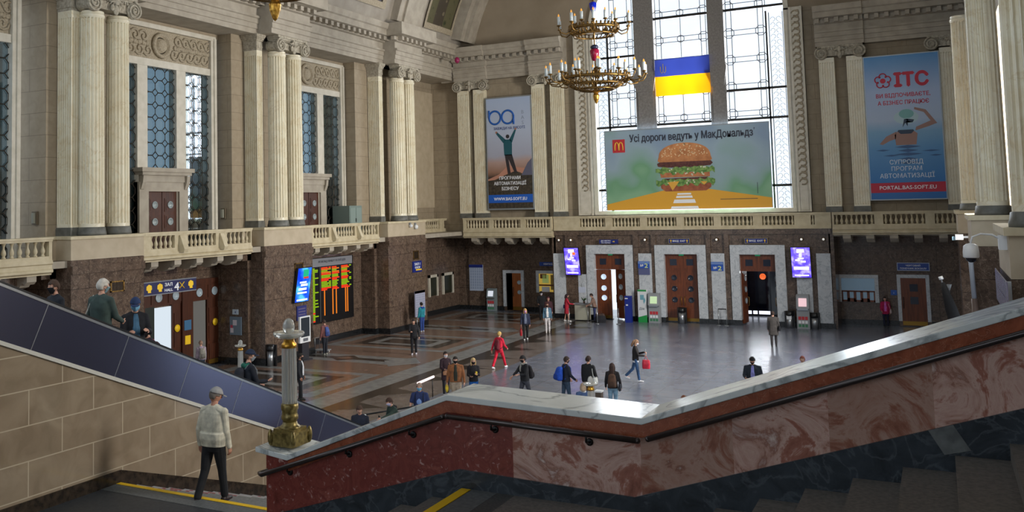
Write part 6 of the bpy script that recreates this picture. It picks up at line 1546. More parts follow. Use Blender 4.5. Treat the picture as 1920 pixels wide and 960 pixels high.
t = thing('balloon', 'lost magenta balloon resting under the cornice in the back left corner', 'balloon', (-27.0, 54.0, 16.6)); bld(t, 'balloon_skin', plain('balloon_magenta', (150, 30, 84), .25), lambda m: m.ball((-27.0, 54.03, 16.85), (.17, .17, .21))); bld(t, 'knot', plain('balloon_knot', (110, 20, 60), .4), lambda m: m.lathe([(.03, 0), (.001, .04)], (-27.0, 54.03, 16.6), 8))
# dome camera on the nearest right pedestal
t = thing('dome_camera', 'white dome security camera on a curved arm at the right edge', 'camera', (.7, 21.6, 5.7), None, 'thing')
bld(t, 'junction_box', WHITE, lambda m: m.box(1.05, 1.19, 21.9, 22.3, 6.1, 6.38)); bld(t, 'arm', WHITE, lambda m: m.tube([(1.1, 22.05, 6.3), (.95, 22.05, 6.4), (.75, 22.0, 6.42), (.6, 21.95, 6.36), (.56, 21.95, 6.22)], .02, 8))
bld(t, 'dome_cover', WHITE, lambda m: m.lathe([(.001, .30), (.08, .28), (.13, .24), (.145, .12), (.145, .02), (.13, .0)], (.56, 21.95, 5.94), 20)); bld(t, 'dome_lens', plain('dome_glass', (20, 22, 30), .05), lambda m: m.ball((.56, 21.95, 5.95), (.11, .11, .11), 16, 8))
t = thing('security_camera', 'small pale camera under the far right pedestal', 'camera', (.75, 45.0, 5.4), None, 'thing'); bld(t, 'housing', WHITE, lambda m: m.box(.62, .9, 44.6, 45.2, 5.38, 5.58)); bld(t, 'mount', GREYP, lambda m: m.box(.9, 1.2, 44.8, 45.0, 5.44, 5.52)); bld(t, 'lens_hood', plain('camera_blue', (150, 190, 210), .4), lambda m: m.box(.5, .64, 44.7, 45.1, 5.36, 5.5))
t = thing('conduit_pipe', 'pale conduit pipe running down the right wall behind the dome camera', 'pipe', (1.0, 36.0, 0), None, 'thing'); bld(t, 'upper_tube', plain('conduit_white', (170, 176, 186), .5), lambda m: m.tube([(.86, 34.8, 5.35), (.9, 34.8, 3.9)], .07, 8)); bld(t, 'lower_tube', plain('conduit_brown', (116, 96, 86), .5), lambda m: m.tube([(.9, 34.8, 3.9), (.92, 34.8, 2.35)], .09, 8)); bld(t, 'socket', plain('conduit_box', (110, 120, 140), .5), lambda m: m.box(.82, 1.02, 34.65, 34.9, 1.4, 2.4))
t = thing('wall_light', 'small cone shaped uplight on the marble wall right of the wooden door', 'lamp', (.35, 58.7, 1.6), None, 'thing'); bld(t, 'cone_shade', WHITE, lambda m: m.lathe([(.03, 2.05), (.13, 2.38), (.11, 2.38)], (.37, 58.65, 0), 14)); bld(t, 'stem', GREYP, lambda m: m.tube([(.37, 58.65, 2.05), (.39, 58.65, 1.5), (.5, 58.75, 1.4)], .02, 6))
t = thing('folded_parasol', 'black folded cloth on a slanted pole leaning near the right wall', 'parasol', (.3, 44.0, 0), None, 'thing'); bld(t, 'cloth', plain('black_cloth', (20, 20, 22), .8), lambda m: m.tube([(.05, 46.0, 3.5), (.12, 46.0, 3.2), (.3, 46.0, 2.4), (.55, 46.0, 1.4), (.75, 46.0, .5)], [.07, .13, .24, .26, .12], 9)); bld(t, 'tip', WHITE, lambda m: m.tube([(.02, 46.0, 3.62), (-.02, 46.0, 3.75)], .09, 8)); bld(t, 'pole', STEEL, lambda m: m.tube([(.02, 46.0, 3.6), (.85, 46.0, .02)], .03, 6))
t = thing('plexiglass_screen', 'translucent violet plastic screen below the nearest right pedestal', 'screen', (1.1, 21.8, 3.9), None, 'thing')
_pm = plain('violet_plastic', (150, 146, 170), .25, alpha=.8)
bld(t, 'sheet', _pm, lambda m: m.box(1.08, 1.1, 20.9, 24.9, 5.2, 5.54)); bld(t, 'lower_sheet', _pm, lambda m: m.box(1.08, 1.1, 20.9, 24.9, 4.85, 5.18)); bld(t, 'fixing', WHITE, lambda m: m.box(1.09, 1.19, 21.5, 21.6, 4.9, 5.5))
for lb, x in (('round wall lamp above the left violet screen', -20.4), ('round wall lamp between the left and middle doorways', -15.65), ('round wall lamp between the middle and right doorways', -11.4), ('round wall lamp above the right violet screen', -6.75), ('round wall lamp at the right end of the entrance wall', -5.6), ('round wall lamp at the left end of the entrance wall', -21.2)):
    t = thing('spot_lamp', lb, 'lamp', (x, 56.4, 4.9), 'round lamps of the entrance wall', 'thing'); bld(t, 'lens', plain('spot_lens', (230, 230, 226), .3, emit=(235, 235, 230), estr=.5) if x == -20.4 else bpy.data.materials['spot_lens'], lambda m: m.ball((x, 56.3, 4.95), .07)); bld(t, 'collar', BRONZE, lambda m: m.lathe([(.1, 0), (.1, .12), (.07, .14)], (x, 56.42, 4.95), 12, 0, True, Matrix.Rotation(PI / 2, 4, 'X')))

# ------------------------------------------------------------------ chandeliers
def chandelier(label):
    t = local('chandelier', label, 'chandelier', (0, 0, 0), 0, 'gilt two tier chandeliers', 'thing')
    CANDLE = plain('candle_tube', (214, 224, 226), .4); FLAME = plain('candle_bulb', (220, 150, 60), .3, emit=(255, 180, 80), estr=.5)
    def tier(z, R, r_in, n, drop):
        m = MB()
        for q, rr_ in ((R * .68, .07), (R * .55, .045)):
            m.tube([(q * math.cos(a), q * math.sin(a), z - (.02 if q > R * .6 else .3)) for a in np.linspace(0, 2 * PI, 49)], rr_, 8)
        for i in range(36):                                   # pierced basket
            a = 2 * PI * i / 36; ca, sa = math.cos(a), math.sin(a)
            m.tube([(R * .68 * ca, R * .68 * sa, z), (R * .66 * ca, R * .66 * sa, z - .16), (R * .55 * math.cos(a + .06), R * .55 * math.sin(a + .06), z - .3)], .028, 5)
            m.ball((R * .68 * math.cos(a + .08), R * .68 * math.sin(a + .08), z + .09), (.05, .05, .1), 6, 5)
            if drop: m.tube([(R * .55 * ca, R * .55 * sa, z - .3), (R * .42 * ca, R * .42 * sa, z - .48), (R * .2 * ca, R * .2 * sa, z - .6), (.1 * ca, .1 * sa, z - .62)], .022, 4)
        if drop: m.tube([(R * .36 * math.cos(a), R * .36 * math.sin(a), z - .52) for a in np.linspace(0, 2 * PI, 37)], .05, 6)
        m.build('ring_basket', BRONZE, t)
        for k, (cnt, rad, zz, hh) in enumerate(((n, R, z + .12, .42), (n // 2, r_in, z + .3, .4))):
            for i in range(cnt):
                a = 2 * PI * (i + .5 * k) / cnt; ca, sa = math.cos(a), math.sin(a); b0 = R * .66 if k == 0 else R * .5
                am = MB(); am.tube([(b0 * ca, b0 * sa, z - .1), ((b0 * .6 + rad * .4) * ca, (b0 * .6 + rad * .4) * sa, z - .25), ((b0 * .15 + rad * .85) * ca, (b0 * .15 + rad * .85) * sa, z - .18), (rad * ca, rad * sa, zz - .12), (rad * ca, rad * sa, zz)], .03, 6)
                am.lathe([(.03, -.04), (.11, 0), (.1, .03), (.06, .05)], (rad * ca, rad * sa, zz), 10)
                arm = am.build('candle_arm', BRONZE, t)
                c = MB(); c.lathe([(.07, .04), (.07, hh), (.05, hh + .01)], (rad * ca, rad * sa, zz), 10); c.build('candle', CANDLE, arm)
                f = MB(); f.lathe([(.03, hh), (.045, hh + .05), (.03, hh + .1), (.002, hh + .15)], (rad * ca, rad * sa, zz), 8); f.build('bulb', FLAME, arm)
    tier(1.2, 2.25, 1.35, 16, True); tier(3.5, 1.65, .9, 10, False)
    s = MB(); s.tube([(0, 0, .7), (0, 0, 8.0)], .04, 8); s.lathe([(.5, 1.3), (.3, 1.36), (.12, 1.5), (.06, 1.7)], n=16); s.lathe([(.4, 3.3), (.2, 3.5), (.06, 3.8)], n=16); s.build('stem', BRONZE, t)
    v = MB(); v.lathe([(.08, 2.0), (.14, 2.05), (.2, 2.3), (.22, 2.48), (.15, 2.56)], n=18); v.build('red_glass_vase', plain('ruby_glass', (150, 24, 60), .1), t)
    v = MB(); v.lathe([(.15, 2.56), (.19, 2.62), (.17, 2.7), (.06, 2.76)], n=18); v.build('vase_collar', plain('dark_blue_collar', (40, 44, 70), .3), t)
    v = MB(); v.lathe([(.05, 4.1), (.09, 4.3), (.16, 4.5), (.17, 4.7), (.08, 4.76)], n=16); v.build('blue_glass_drop', plain('cobalt_glass', (16, 40, 190), .1), t)
    f = MB(); f.lathe([(.001, 0), (.06, .06), (.13, .25), (.15, .4), (.1, .5), (.17, .56), (.12, .66), (.06, .74)], n=12, smooth=False); f.build('finial', noisy('gilt_finial', (150, 104, 36), (226, 176, 80), scale=14.0, rough=.3, metal=.8, bump=.5), t)
    return t
ch = chandelier('gilt two tier candle chandelier hanging before the great window'); ch.location = (-13.35, 40.9, 11.77)
copy_tree(ch, (-13.4, 17.26, 11.68), 0, 'gilt chandelier of which only the finial hangs into the top edge of the view')
# ------------------------------------------------------------------ people
SKIN = plain('skin', (206, 158, 136), .55); SKIND = plain('skin_warm', (188, 136, 112), .55); LIP = plain('lip', (164, 96, 88), .5); EYE = plain('eye_dark', (40, 30, 28), .3); EYEW = plain('eye_white', (226, 222, 216), .4)
_cm = {}
def cloth(rgb, rough=.85):
    k = (rgb, rough)
    if k not in _cm: _cm[k] = noisy('cloth_%d' % len(_cm), tuple(max(0, int(c * .88)) for c in rgb), tuple(min(255, int(c * 1.08)) for c in rgb), scale=9.0, rough=rough, bump=.15)
    return _cm[k]
def remesh(mb, name, voxel, smooth=4):
    """fuse overlapping tapered volumes into one continuous surface"""
    me = bpy.data.meshes.new(name); me.from_pydata(mb.v, [], mb.f); me.update()
    bm = bmesh.new(); bm.from_mesh(me); bmesh.ops.recalc_face_normals(bm, faces=bm.faces); bm.to_mesh(me); bm.free()
    o = bpy.data.objects.new(name, me); COL.objects.link(o)
    r = o.modifiers.new('r', 'REMESH'); r.mode = 'VOXEL'; r.voxel_size = voxel; r.use_smooth_shade = True
    s = o.modifiers.new('s', 'SMOOTH'); s.iterations = smooth; s.factor = .5
    dg = bpy.context.evaluated_depsgraph_get(); out = bpy.data.meshes.new_from_object(o.evaluated_get(dg))
    bpy.data.objects.remove(o); bpy.data.meshes.remove(me)
    for p in out.polygons: p.use_smooth = True
    return out
def limb(mb, pts, rs, n=10):
    mb.tube(pts, rs, n)
    mb.ball(pts[0], rs[0], n, 6); mb.ball(pts[-1], rs[-1], n, 6)
    for p, r in zip(pts[1:-1], rs[1:-1]): mb.ball(p, r, n, 6)
def torso_loft(mb, secs, n=20):
    """secs: (centre, half width, half depth, across vector)"""
    vs = []
    for c, w, d, ux, uy in secs:
        for i in range(n):
            a = 2 * PI * i / n; ca, sa = math.cos(a), math.sin(a)
            ca = math.copysign(abs(ca) ** .8, ca); sa = math.copysign(abs(sa) ** .8, sa)
            vs.append(c + ux * (w * ca) + uy * (d * sa))
    k = len(secs); fs = [(j * n + i, j * n + (i + 1) % n, (j + 1) * n + (i + 1) % n, (j + 1) * n + i) for j in range(k - 1) for i in range(n)]
    fs += [list(range(n))[::-1], [(k - 1) * n + i for i in range(n)]]
    mb.add(vs, fs)
# ---- head template: front is +y, chin at z=-.115, crown at +.115
def head_template(sub=3):
    bm = bmesh.new(); bmesh.ops.create_icosphere(bm, subdivisions=sub, radius=1.0)
    vs = [v.co.copy() for v in bm.verts]; fs = [[v.index for v in f.verts] for f in bm.faces]; bm.free()
    out = []
    for p in vs:
        x, y, z = p
        w = .077; d = .098; h = .118
        q = Vector((x * w, y * d, z * h))
        if z < 0:                                             # jaw narrows, chin forward
            k = -z; q.x *= 1 - .28 * k * k; 
            if y < 0: q.y *= 1 - .35 * k
            else: q.y *= 1 - .1 * k
        if y > 0:
            q.y -= .010 * math.exp(-((q.z - .012) / .014) ** 2) * math.exp(-((abs(q.x) - .032) / .017) ** 2)      # eye sockets
            q.y += .026 * math.exp(-((q.z + .014) / .017) ** 2) * math.exp(-(q.x / .012) ** 2)                     # nose tip
            q.y += .014 * math.exp(-((q.z - .008) / .024) ** 2) * math.exp(-(q.x / .010) ** 2)                     # bridge
            q.y += .006 * math.exp(-((q.z - .034) / .010) ** 2) * math.exp(-(q.x / .045) ** 2)                     # brow
            q.y += .008 * math.exp(-((q.z + .052) / .012) ** 2) * math.exp(-(q.x / .022) ** 2)                     # lips
            q.y += .010 * math.exp(-((q.z + .094) / .016) ** 2) * math.exp(-(q.x / .024) ** 2)                     # chin
        out.append(q)
    return out, fs
HV, HF = head_template(4)
def head_mesh_into(vs, fs, mi, T):
    """skin head with eyes, lips and ears appended (material 0 skin, 1 lip, 2 eye)"""
    o = len(vs)
    vs += [T @ p for p in HV]
    for f in HF:
        c = sum((HV[i] for i in f), Vector()) / len(f)
        m = 0
        if c.y > .06 and abs(c.z + .053) < .0075 and abs(c.x) < .024: m = 1
        fs.append([i + o for i in f]); mi.append(m)
    for s in (-1, 1):
        b = MB(); b.ball((s * .031, .079, .012), (.013, .010, .0085), 10, 6); b2 = MB(); b2.ball((s * .031, .0845, .012), (.0065, .006, .0065), 8, 6)
        for q, m in ((b, 3), (b2, 2)):
            o = len(vs); vs += [T @ Vector(p) for p in q.v]; fs += [[i + o for i in f] for f in q.f]; mi += [m] * len(q.f)
        e = MB(); e.tube([(s * .075, -.012 + .016 * math.cos(a), .004 + .03 * math.sin(a)) for a in np.linspace(-2.4, 2.4, 12)], .006, 6); e.ball((s * .074, -.01, .002), (.006, .015, .026), 8, 6)
        o = len(vs); vs += [T @ Vector(p) for p in e.v]; fs += [[i + o for i in f] for f in e.f]; mi += [0] * len(e.f)
def shell(sel, off, name, mat, T, parent, thick=.006, extra=None):
    """a part following the head: faces of the head chosen by sel, pushed out by off(p)"""
    used = {}; vs = []; fs = []
    nrm = [Vector((p.x / .006, p.y / .0096, p.z / .0139)).normalized() for p in HV]
    for f in HF:
        c = sum((HV[i] for i in f), Vector()) / 3
        if sel(c):
            g = []
            for i in f:
                if i not in used: used[i] = len(vs); vs.append(HV[i] + nrm[i] * off(HV[i]))
                g.append(used[i])
            fs.append(g)
    me = bpy.data.meshes.new(name); me.from_pydata([tuple(T @ p) for p in vs], [], fs); me.materials.append(mat)
    if extra:
        q = extra(); n0 = len(vs); me.clear_geometry(); me.from_pydata([tuple(T @ p) for p in vs] + [tuple(T @ Vector(p)) for p in q.v], [], fs + [[i + n0 for i in f] for f in q.f])
    for p in me.polygons: p.use_smooth = True
    o = bpy.data.objects.new(name, me); COL.objects.link(o); o.parent = parent
    s = o.modifiers.new('thickness', 'SOLIDIFY'); s.thickness = thick; s.offset = 1
    return o
# ---- hand template: wrist at origin, fingers along -z, palm facing +y (towards the thigh side), thumb to +x
def hand_template(curl=.35, voxel=.0035):
    mb = MB()
    torso_loft(mb, [(Vector((0, 0, .012)), .022, .018, Vector((1, 0, 0)), Vector((0, 1, 0))), (Vector((0, 0, -.02)), .031, .015, Vector((1, 0, 0)), Vector((0, 1, 0))), (Vector((0, .002, -.06)), .040, .013, Vector((1, 0, 0)), Vector((0, 1, 0))), (Vector((0, .004, -.088)), .039, .011, Vector((1, 0, 0)), Vector((0, 1, 0)))], 14)
    for k, (x, L, r) in enumerate(((.030, .070, .0088), (.010, .080, .0092), (-.011, .073, .0088), (-.030, .058, .0078))):
        p = Vector((x, .004, -.082)); a = curl * .6 + .06 * k; pts = [p]
        for seg, fr in enumerate((.45, .32, .23)):
            a += curl * (.6 if seg else .3); p = p + Vector((x * .12 * fr, math.sin(a), -math.cos(a))) * (L * fr); pts.append(p)
        limb(mb, pts, [r * 1.08, r, r * .95, r * .8], 8)
    limb(mb, [Vector((.026, .004, -.024)), Vector((.046, .016, -.046)), Vector((.056, .028, -.072)), Vector((.054, .038, -.094))], [.0135, .012, .0105, .008], 8)
    me = remesh(mb, 'hand', voxel, 2); v = [x.co.copy() for x in me.vertices]; f = [list(p.vertices) for p in me.polygons]; bpy.data.meshes.remove(me); return v, f
HANDS = {'low': hand_template(.4, .0055), 'grip': hand_template(1.05, .0055), 'fine': hand_template(.45, .003)}

def rotx(v, a): return Vector((v.x, v.y * math.cos(a) - v.z * math.sin(a), v.y * math.sin(a) + v.z * math.cos(a)))
def person(label, loc, face, hgt=1.74, build=1.0, legs=(0, 0, 0, 0), arms=((.05, .12, .15), (.05, .12, .15)), lean=.0, head=(0, 0), top=(60, 60, 64), bottom=(40, 42, 48), shoes=(36, 34, 34), hair=(60, 46, 36), hair_len=0,
           mask=None, cap=None, hat=None, bag=None, bags=(), skirt=False, top_len=.0, sleeves=1.0, shirt=None, skin=SKIN, fine=False, hood=None, waistband=None, strap=None, scarf=None, hands=('low', 'low'), blouson=False, bald=False, beard=None, logo=None, carry=None):
    """legs = (left thigh swing, left knee bend, right thigh swing, right knee bend); arms = per side (swing, outward, elbow bend); face = heading in degrees, 0 looks along +y, 90 along -x"""
    S = hgt / 1.76
    root = local('person', label, 'person', loc, math.radians(face))
    vox = .007 if fine else .017
    hz = .93
    legpts = {}
    for i, s in enumerate((-1, 1)):
        a, k = legs[2 * i], legs[2 * i + 1]
        h = Vector((s * .092, 0, hz)); kn = h + Vector((s * .004, math.sin(a), -math.cos(a))) * .43; b = a - k
        an = kn + Vector((0, math.sin(b), -math.cos(b))) * .41; legpts[s] = (h, kn, an, b)
    drop = min(p[2].z for p in legpts.values()) - .09
    sh = Vector((0, 0, -drop))
    legpts = {s: (p[0] + sh, p[1] + sh, p[2] + sh, p[3]) for s, p in legpts.items()}
    pel = Vector((0, 0, hz)) + sh
    def up(x, y, z): return pel + rotx(Vector((x, y, z)), -lean)
    B = build
    armpts = {}
    for i, s in enumerate((-1, 1)):
        a, o_, e = arms[i]
        p = up(s * .178 * B, -.005, .47); d = Vector((s * math.sin(o_), math.sin(a) * math.cos(o_), -math.cos(a) * math.cos(o_))).normalized()
        el = p + d * .29; a2 = a + e; o2 = o_ * .5 - (.35 * min(e, 1.2) if e > .5 else 0)
        d2 = Vector((s * math.sin(o2), math.sin(a2) * math.cos(o2), -math.cos(a2) * math.cos(o2))).normalized(); wr = el + d2 * .25
        armpts[s] = (p, el, wr, d2)
    X, Yv = Vector((1, 0, 0)), rotx(Vector((0, 1, 0)), -lean)
    neck = up(0, -.005, .56); hc = up(0, .025, .70)
    # body
    mb = MB()
    torso_loft(mb, [(up(0, 0, -.06), .13 * B, .09, X, Yv), (up(0, 0, .04), .15 * B, .10, X, Yv), (up(0, 0, .18), .13 * B, .09, X, Yv), (up(0, 0, .36), .155 * B, .105, X, Yv), (up(0, -.005, .48), .15 * B, .085, X, Yv), (up(0, -.005, .53), .08, .06, X, Yv)])
    limb(mb, [up(0, -.01, .5), neck, up(0, .015, .62)], [.06, .054, .052])
    mb.ball(up(0, .03, .69), (.062, .075, .085), 12, 8)
    for s in (-1, 1):
        h, kn, an, b = legpts[s]; limb(mb, [h, (h + kn) / 2, kn, (kn + an) / 2, an], [.082 * B, .07 * B, .05, .045, .033])
        limb(mb, [an + Vector((0, -.03, -.04)), an + Vector((0, .06, -.055)), an + Vector((0, .14, -.065))], [.034, .033, .024])
        p, el, wr, d2 = armpts[s]; limb(mb, [up(s * .05, -.008, .52), up(s * .11, -.006, .485), p, (p + el) / 2, el, (el + wr) / 2, wr], [.05, .052, .05, .044, .037, .034, .025])
    me = remesh(mb, 'body', vox, 3)
    vs = [v.co.copy() for v in me.vertices]; fs = [list(p.vertices) for p in me.polygons]; mi = [0] * len(fs); bpy.data.meshes.remove(me)
    hy, hp = head
    T = Matrix.Translation(hc) @ Matrix.Rotation(hy, 4, 'Z') @ Matrix.Rotation(-lean - hp, 4, 'X')
    head_mesh_into(vs, fs, mi, T)
    hd = 'fine' if fine else None
    for i, s in enumerate((-1, 1)):
        p, el, wr, d2 = armpts[s]; V, F = HANDS[hd or hands[i]]
        zax = -d2; xax = Vector((0, 1, 0)) - zax * zax.y
        if xax.length < .2: xax = Vector((-s, 0, 0)) - zax * (-s * zax.x)
        xax.normalize(); yax = zax.cross(xax)
        if yax.x * s > 0: yax = -yax
        R3 = Matrix((xax, yax, zax)).transposed()
        o = len(vs); vs += [wr + R3 @ q for q in V]; fs += [[k + o for k in f] for f in F]; mi += [0] * len(F)
    bme = bpy.data.meshes.new('body'); bme.from_pydata([tuple(p * S) for p in vs], [], fs); [bme.materials.append(m) for m in (skin, LIP, EYE, EYEW)]
    bme.polygons.foreach_set('material_index', mi); bme.polygons.foreach_set('use_smooth', [True] * len(fs))
    bo = bpy.data.objects.new('body', bme); COL.objects.link(bo); bo.parent = root
    def part(mb, nm, mat, vx=None, sm=3):
        m2 = remesh(mb, nm, vx or vox, sm); m2.transform(Matrix.Scale(S, 4)); m2.materials.append(mat); m2.name = nm
        o = bpy.data.objects.new(nm, m2); COL.objects.link(o); o.parent = root; return o
    def raw(mb, nm, mat, par=None):
        o = mb.build(nm, mat, None); o.data.transform(Matrix.Scale(S, 4)); o.parent = par or root; return o
    # trousers or skirt
    t = MB()
    if not skirt:
        torso_loft(t, [(up(0, 0, -.13), .145 * B, .105, X, Yv), (up(0, 0, -.02), .17 * B, .118, X, Yv), (up(0, 0, .08), .155 * B, .108, X, Yv)])
        for s in (-1, 1):
            h, kn, an, b = legpts[s]; limb(t, [h, (h + kn) / 2, kn, (kn + an) / 2, an + (kn - an) * .06], [.097 * B, .085 * B, .068, .062, .06])
        part(t, 'trousers', cloth(bottom))
    else:
        torso_loft(t, [(up(0, .01, -.42), .22 * B, .17, X, Yv), (up(0, 0, -.1), .18 * B, .13, X, Yv), (up(0, 0, .08), .15 * B, .11, X, Yv)]); part(t, 'skirt', cloth(bottom))
    for s in (-1, 1):
        h, kn, an, b = legpts[s]; q = MB(); dn = Vector((0, math.cos(b * .6), math.sin(b * .6) * .6)) if b < -.15 else Vector((0, 1, 0)); pf = dn.cross(X)
        limb(q, [an + Vector((0, 0, -.01)), an + dn * -.03 + Vector((0, 0, -.05))], [.043, .045]); limb(q, [an + dn * -.03 + Vector((0, 0, -.052)), an + dn * .07 + Vector((0, 0, -.055)), an + dn * .15 + Vector((0, 0, -.062))], [.044, .043, .031])
        part(q, 'shoe', cloth(shoes, .5), .009 if not fine else .006, 2)
    # top
    t = MB(); z0 = -.05 - top_len
    hem = (.20 if top_len > .15 else .182) * B
    secs = [(up(0, 0, z0), hem, .135, X, Yv), (up(0, 0, z0 + .05), hem * (1.04 if blouson else 1.0), .138, X, Yv)]
    if blouson: secs = [(up(0, 0, z0), hem * 1.06, .135, X, Yv), (up(0, 0, z0 + .04), hem * 1.08, .14, X, Yv), (up(0, -.005, z0 + .11), hem * 1.17, .158, X, Yv), (up(0, -.008, z0 + .2), hem * 1.16, .156, X, Yv)]
    secs += [(up(0, 0, .17), (.2 if blouson else .17) * B, .13, X, Yv), (up(0, 0, .34), .195 * B, .135, X, Yv), (up(0, -.005, .45), .185 * B, .112, X, Yv), (up(0, -.008, .52), .11, .08, X, Yv), (up(0, -.005, .56), .07, .068, X, Yv)]
    torso_loft(t, secs)
    for s in (-1, 1):
        p, el, wr, d2 = armpts[s]; end = el.lerp(wr, max(0, (sleeves - .5) / .5)) if sleeves >= .5 else p.lerp(el, sleeves / .5)
        if sleeves >= .6: limb(t, [up(s * .05, -.01, .525), up(s * .11, -.008, .49), p, (p + el) / 2, el, (el + end) / 2, end], [.06, .068, .069, .062, .056, .05, .042])
        else: limb(t, [up(s * .05, -.01, .525), up(s * .11, -.008, .49), p, end], [.06, .068, .07, .066])
    jk = part(t, 'jacket' if sleeves > .6 else 'shirt', cloth(top))
    front = lambda y, z: up(0, y, z)
    if shirt:
        q = MB(); torso_loft(q, [(up(0, .06, .0), .088, .09, X, Yv), (up(0, .066, .3), .09, .085, X, Yv), (up(0, .055, .45), .065, .068, X, Yv), (up(0, .035, .54), .035, .05, X, Yv)], 12); raw(q, 'shirt_front', cloth(shirt))
    if waistband:
        q = MB(); torso_loft(q, [(up(0, 0, z0 - .06), .178 * B, .125, X, Yv), (up(0, 0, z0 + .02), .18 * B, .13, X, Yv)], 16); raw(q, 'shirt_hem', cloth(waistband))
    if logo:
        q = MB(); q.ball(up(0, .118, .28), (.085, .028, .1), 12, 8); q.ball(up(.03, .112, .1), (.075, .03, .08), 12, 8); raw(q, 'chest_print', cloth(logo))
    if hood:
        q = MB(); limb(q, [up(-.09, -.04, .53), up(-.06, -.09, .50), up(.06, -.09, .50), up(.09, -.04, .53)], [.04, .055, .055, .04]); part(q, 'hood', cloth(hood), None, 2)
    if scarf:
        q = MB(); q.tube([up(.085 * math.cos(a), .085 * math.sin(a), .55 + .015 * math.sin(2 * a)) for a in np.linspace(0, 2 * PI, 17)], .035, 8); q.tube([up(.03, .1, .54), up(.035, .135, .4), up(.03, .14, .28)], [.035, .035, .03], 8); raw(q, 'scarf', cloth(scarf))
    TS = Matrix.Scale(S, 4) @ T
    if hair and not hat and not bald:
        long_ = hair_len
        def sel(c): 
            line = .052 if c.y > .045 else (.01 if c.y > -.02 else (-.055 if long_ == 0 else -.1))
            return c.z > line
        def ex():
            q = MB()
            if long_ > 0:
                q.tube([(0, -.07, .06), (0, -.098, -.02), (0, -.1, -.1), (0, -.105, -.11 - long_ * .5), (0, -.095, -.12 - long_)], [.07, .078, .08, .075, .05], 10, 0, True, .62)
                for s in (-1, 1): q.tube([(s * .062, -.01, .06), (s * .08, -.015, -.02), (s * .078, .0, -.1), (s * .075, .02, -.12 - long_ * .6)], [.024, .026, .026, .018], 8)
            return q
        if not cap: shell(sel, lambda p: .013 + .004 * math.sin(p.x * 90) * math.cos(p.y * 80), 'hair', cloth(hair), TS, root, .004, ex if long_ > 0 else None)
        else: shell(lambda c: c.y < .03 and -.055 < c.z < .045 and not (c.y > -.03 and c.z < 0), lambda p: .007, 'hair', cloth(hair), TS, root, .003, ex if long_ > 0 else None)
    if bald and hair: shell(lambda c: c.y < .02 and -.05 < c.z < .05 and not (c.y > -.03 and c.z < 0), lambda p: .006, 'hair', cloth(hair), TS, root, .003)
    if beard: shell(lambda c: c.y > 0 and c.z < -.035 and not (abs(c.z + .053) < .008 and abs(c.x) < .02), lambda p: .006, 'beard', cloth(beard), TS, root, .003)
    if cap:
        c_ = shell(lambda c: c.z > .035, lambda p: .017, 'cap', cloth(cap), TS, root, .004)
        q = MB(); vsb = []; 
        for j, rr_ in enumerate((0, 1)):
            for i in range(13):
                a = -1.15 + 2.3 * i / 12; vsb.append((.088 * math.sin(a) * (1 - .12 * rr_), .06 + .055 * math.cos(a) + .075 * rr_ * math.cos(a * .9), .042 - .018 * rr_ - .01 * abs(math.sin(a))))
        q.add(vsb, [(i, i + 1, 13 + i + 1, 13 + i) for i in range(12)], 0, True)
        b = q.build('cap_brim', cloth(cap), None); b.data.transform(TS); b.parent = c_; s_ = b.modifiers.new('thickness', 'SOLIDIFY'); s_.thickness = .005
    if hat:
        shell(lambda c: c.z > .03 or (c.y < -.01 and c.z > -.03), lambda p: .02, 'hat', cloth(hat), TS, root, .006)
    if mask:
        m_ = shell(lambda c: c.y > .022 and -.1 < c.z < -.004 and abs(c.x) < .066, lambda p: .007 + .006 * math.exp(-(p.x / .02) ** 2) * (1 if p.z < -.02 else 0), 'face_mask', cloth(mask, .9), TS, root, .002)
        q = MB()
        for s in (-1, 1): q.tube([(s * .06, .045, -.02), (s * .077, .0, .012), (s * .08, -.012, .03)], .003, 4); q.tube([(s * .055, .05, -.075), (s * .075, .0, -.03), (s * .08, -.02, .0)], .003, 4)
        l = q.build('ear_loops', cloth(mask, .9), None); l.data.transform(TS); l.parent = m_
    if bag:                                                  # backpack
        col, k = bag; q = MB()
        torso_loft(q, [(up(0, -.2 * k - .02, .0), .13 * k, .06 * k, X, Yv), (up(0, -.215 * k - .01, .05), .16 * k, .10 * k, X, Yv), (up(0, -.21 * k - .01, .25), .155 * k, .10 * k, X, Yv), (up(0, -.18 * k - .01, .42), .13 * k, .075 * k, X, Yv), (up(0, -.16 * k - .01, .47), .08 * k, .045 * k, X, Yv)], 18)
        bk = part(q, 'backpack', cloth(col), .014 if not fine else .009, 4)
        q = MB(); torso_loft(q, [(up(0, -.30 * k - .01, .03), .10 * k, .035 * k, X, Yv), (up(0, -.315 * k - .01, .1), .115 * k, .045 * k, X, Yv), (up(0, -.30 * k - .01, .22), .105 * k, .035 * k, X, Yv)], 14); o = part(q, 'front_pocket', cloth(tuple(int(c * .8) for c in col)), .014, 2); o.parent = bk
        q = MB()
        for s in (-1, 1): q.tube([up(s * .1, -.12, .44), up(s * .115, -.06, .525), up(s * .12, .05, .52), up(s * .125, .13, .42), up(s * .135, .135, .26), up(s * .165, .05, .12), up(s * .15, -.12, .06)], .018, 6, 0, True, .5)
        o = raw(q, 'straps', cloth(strap or tuple(int(c * .7) for c in col))); o.parent = bk
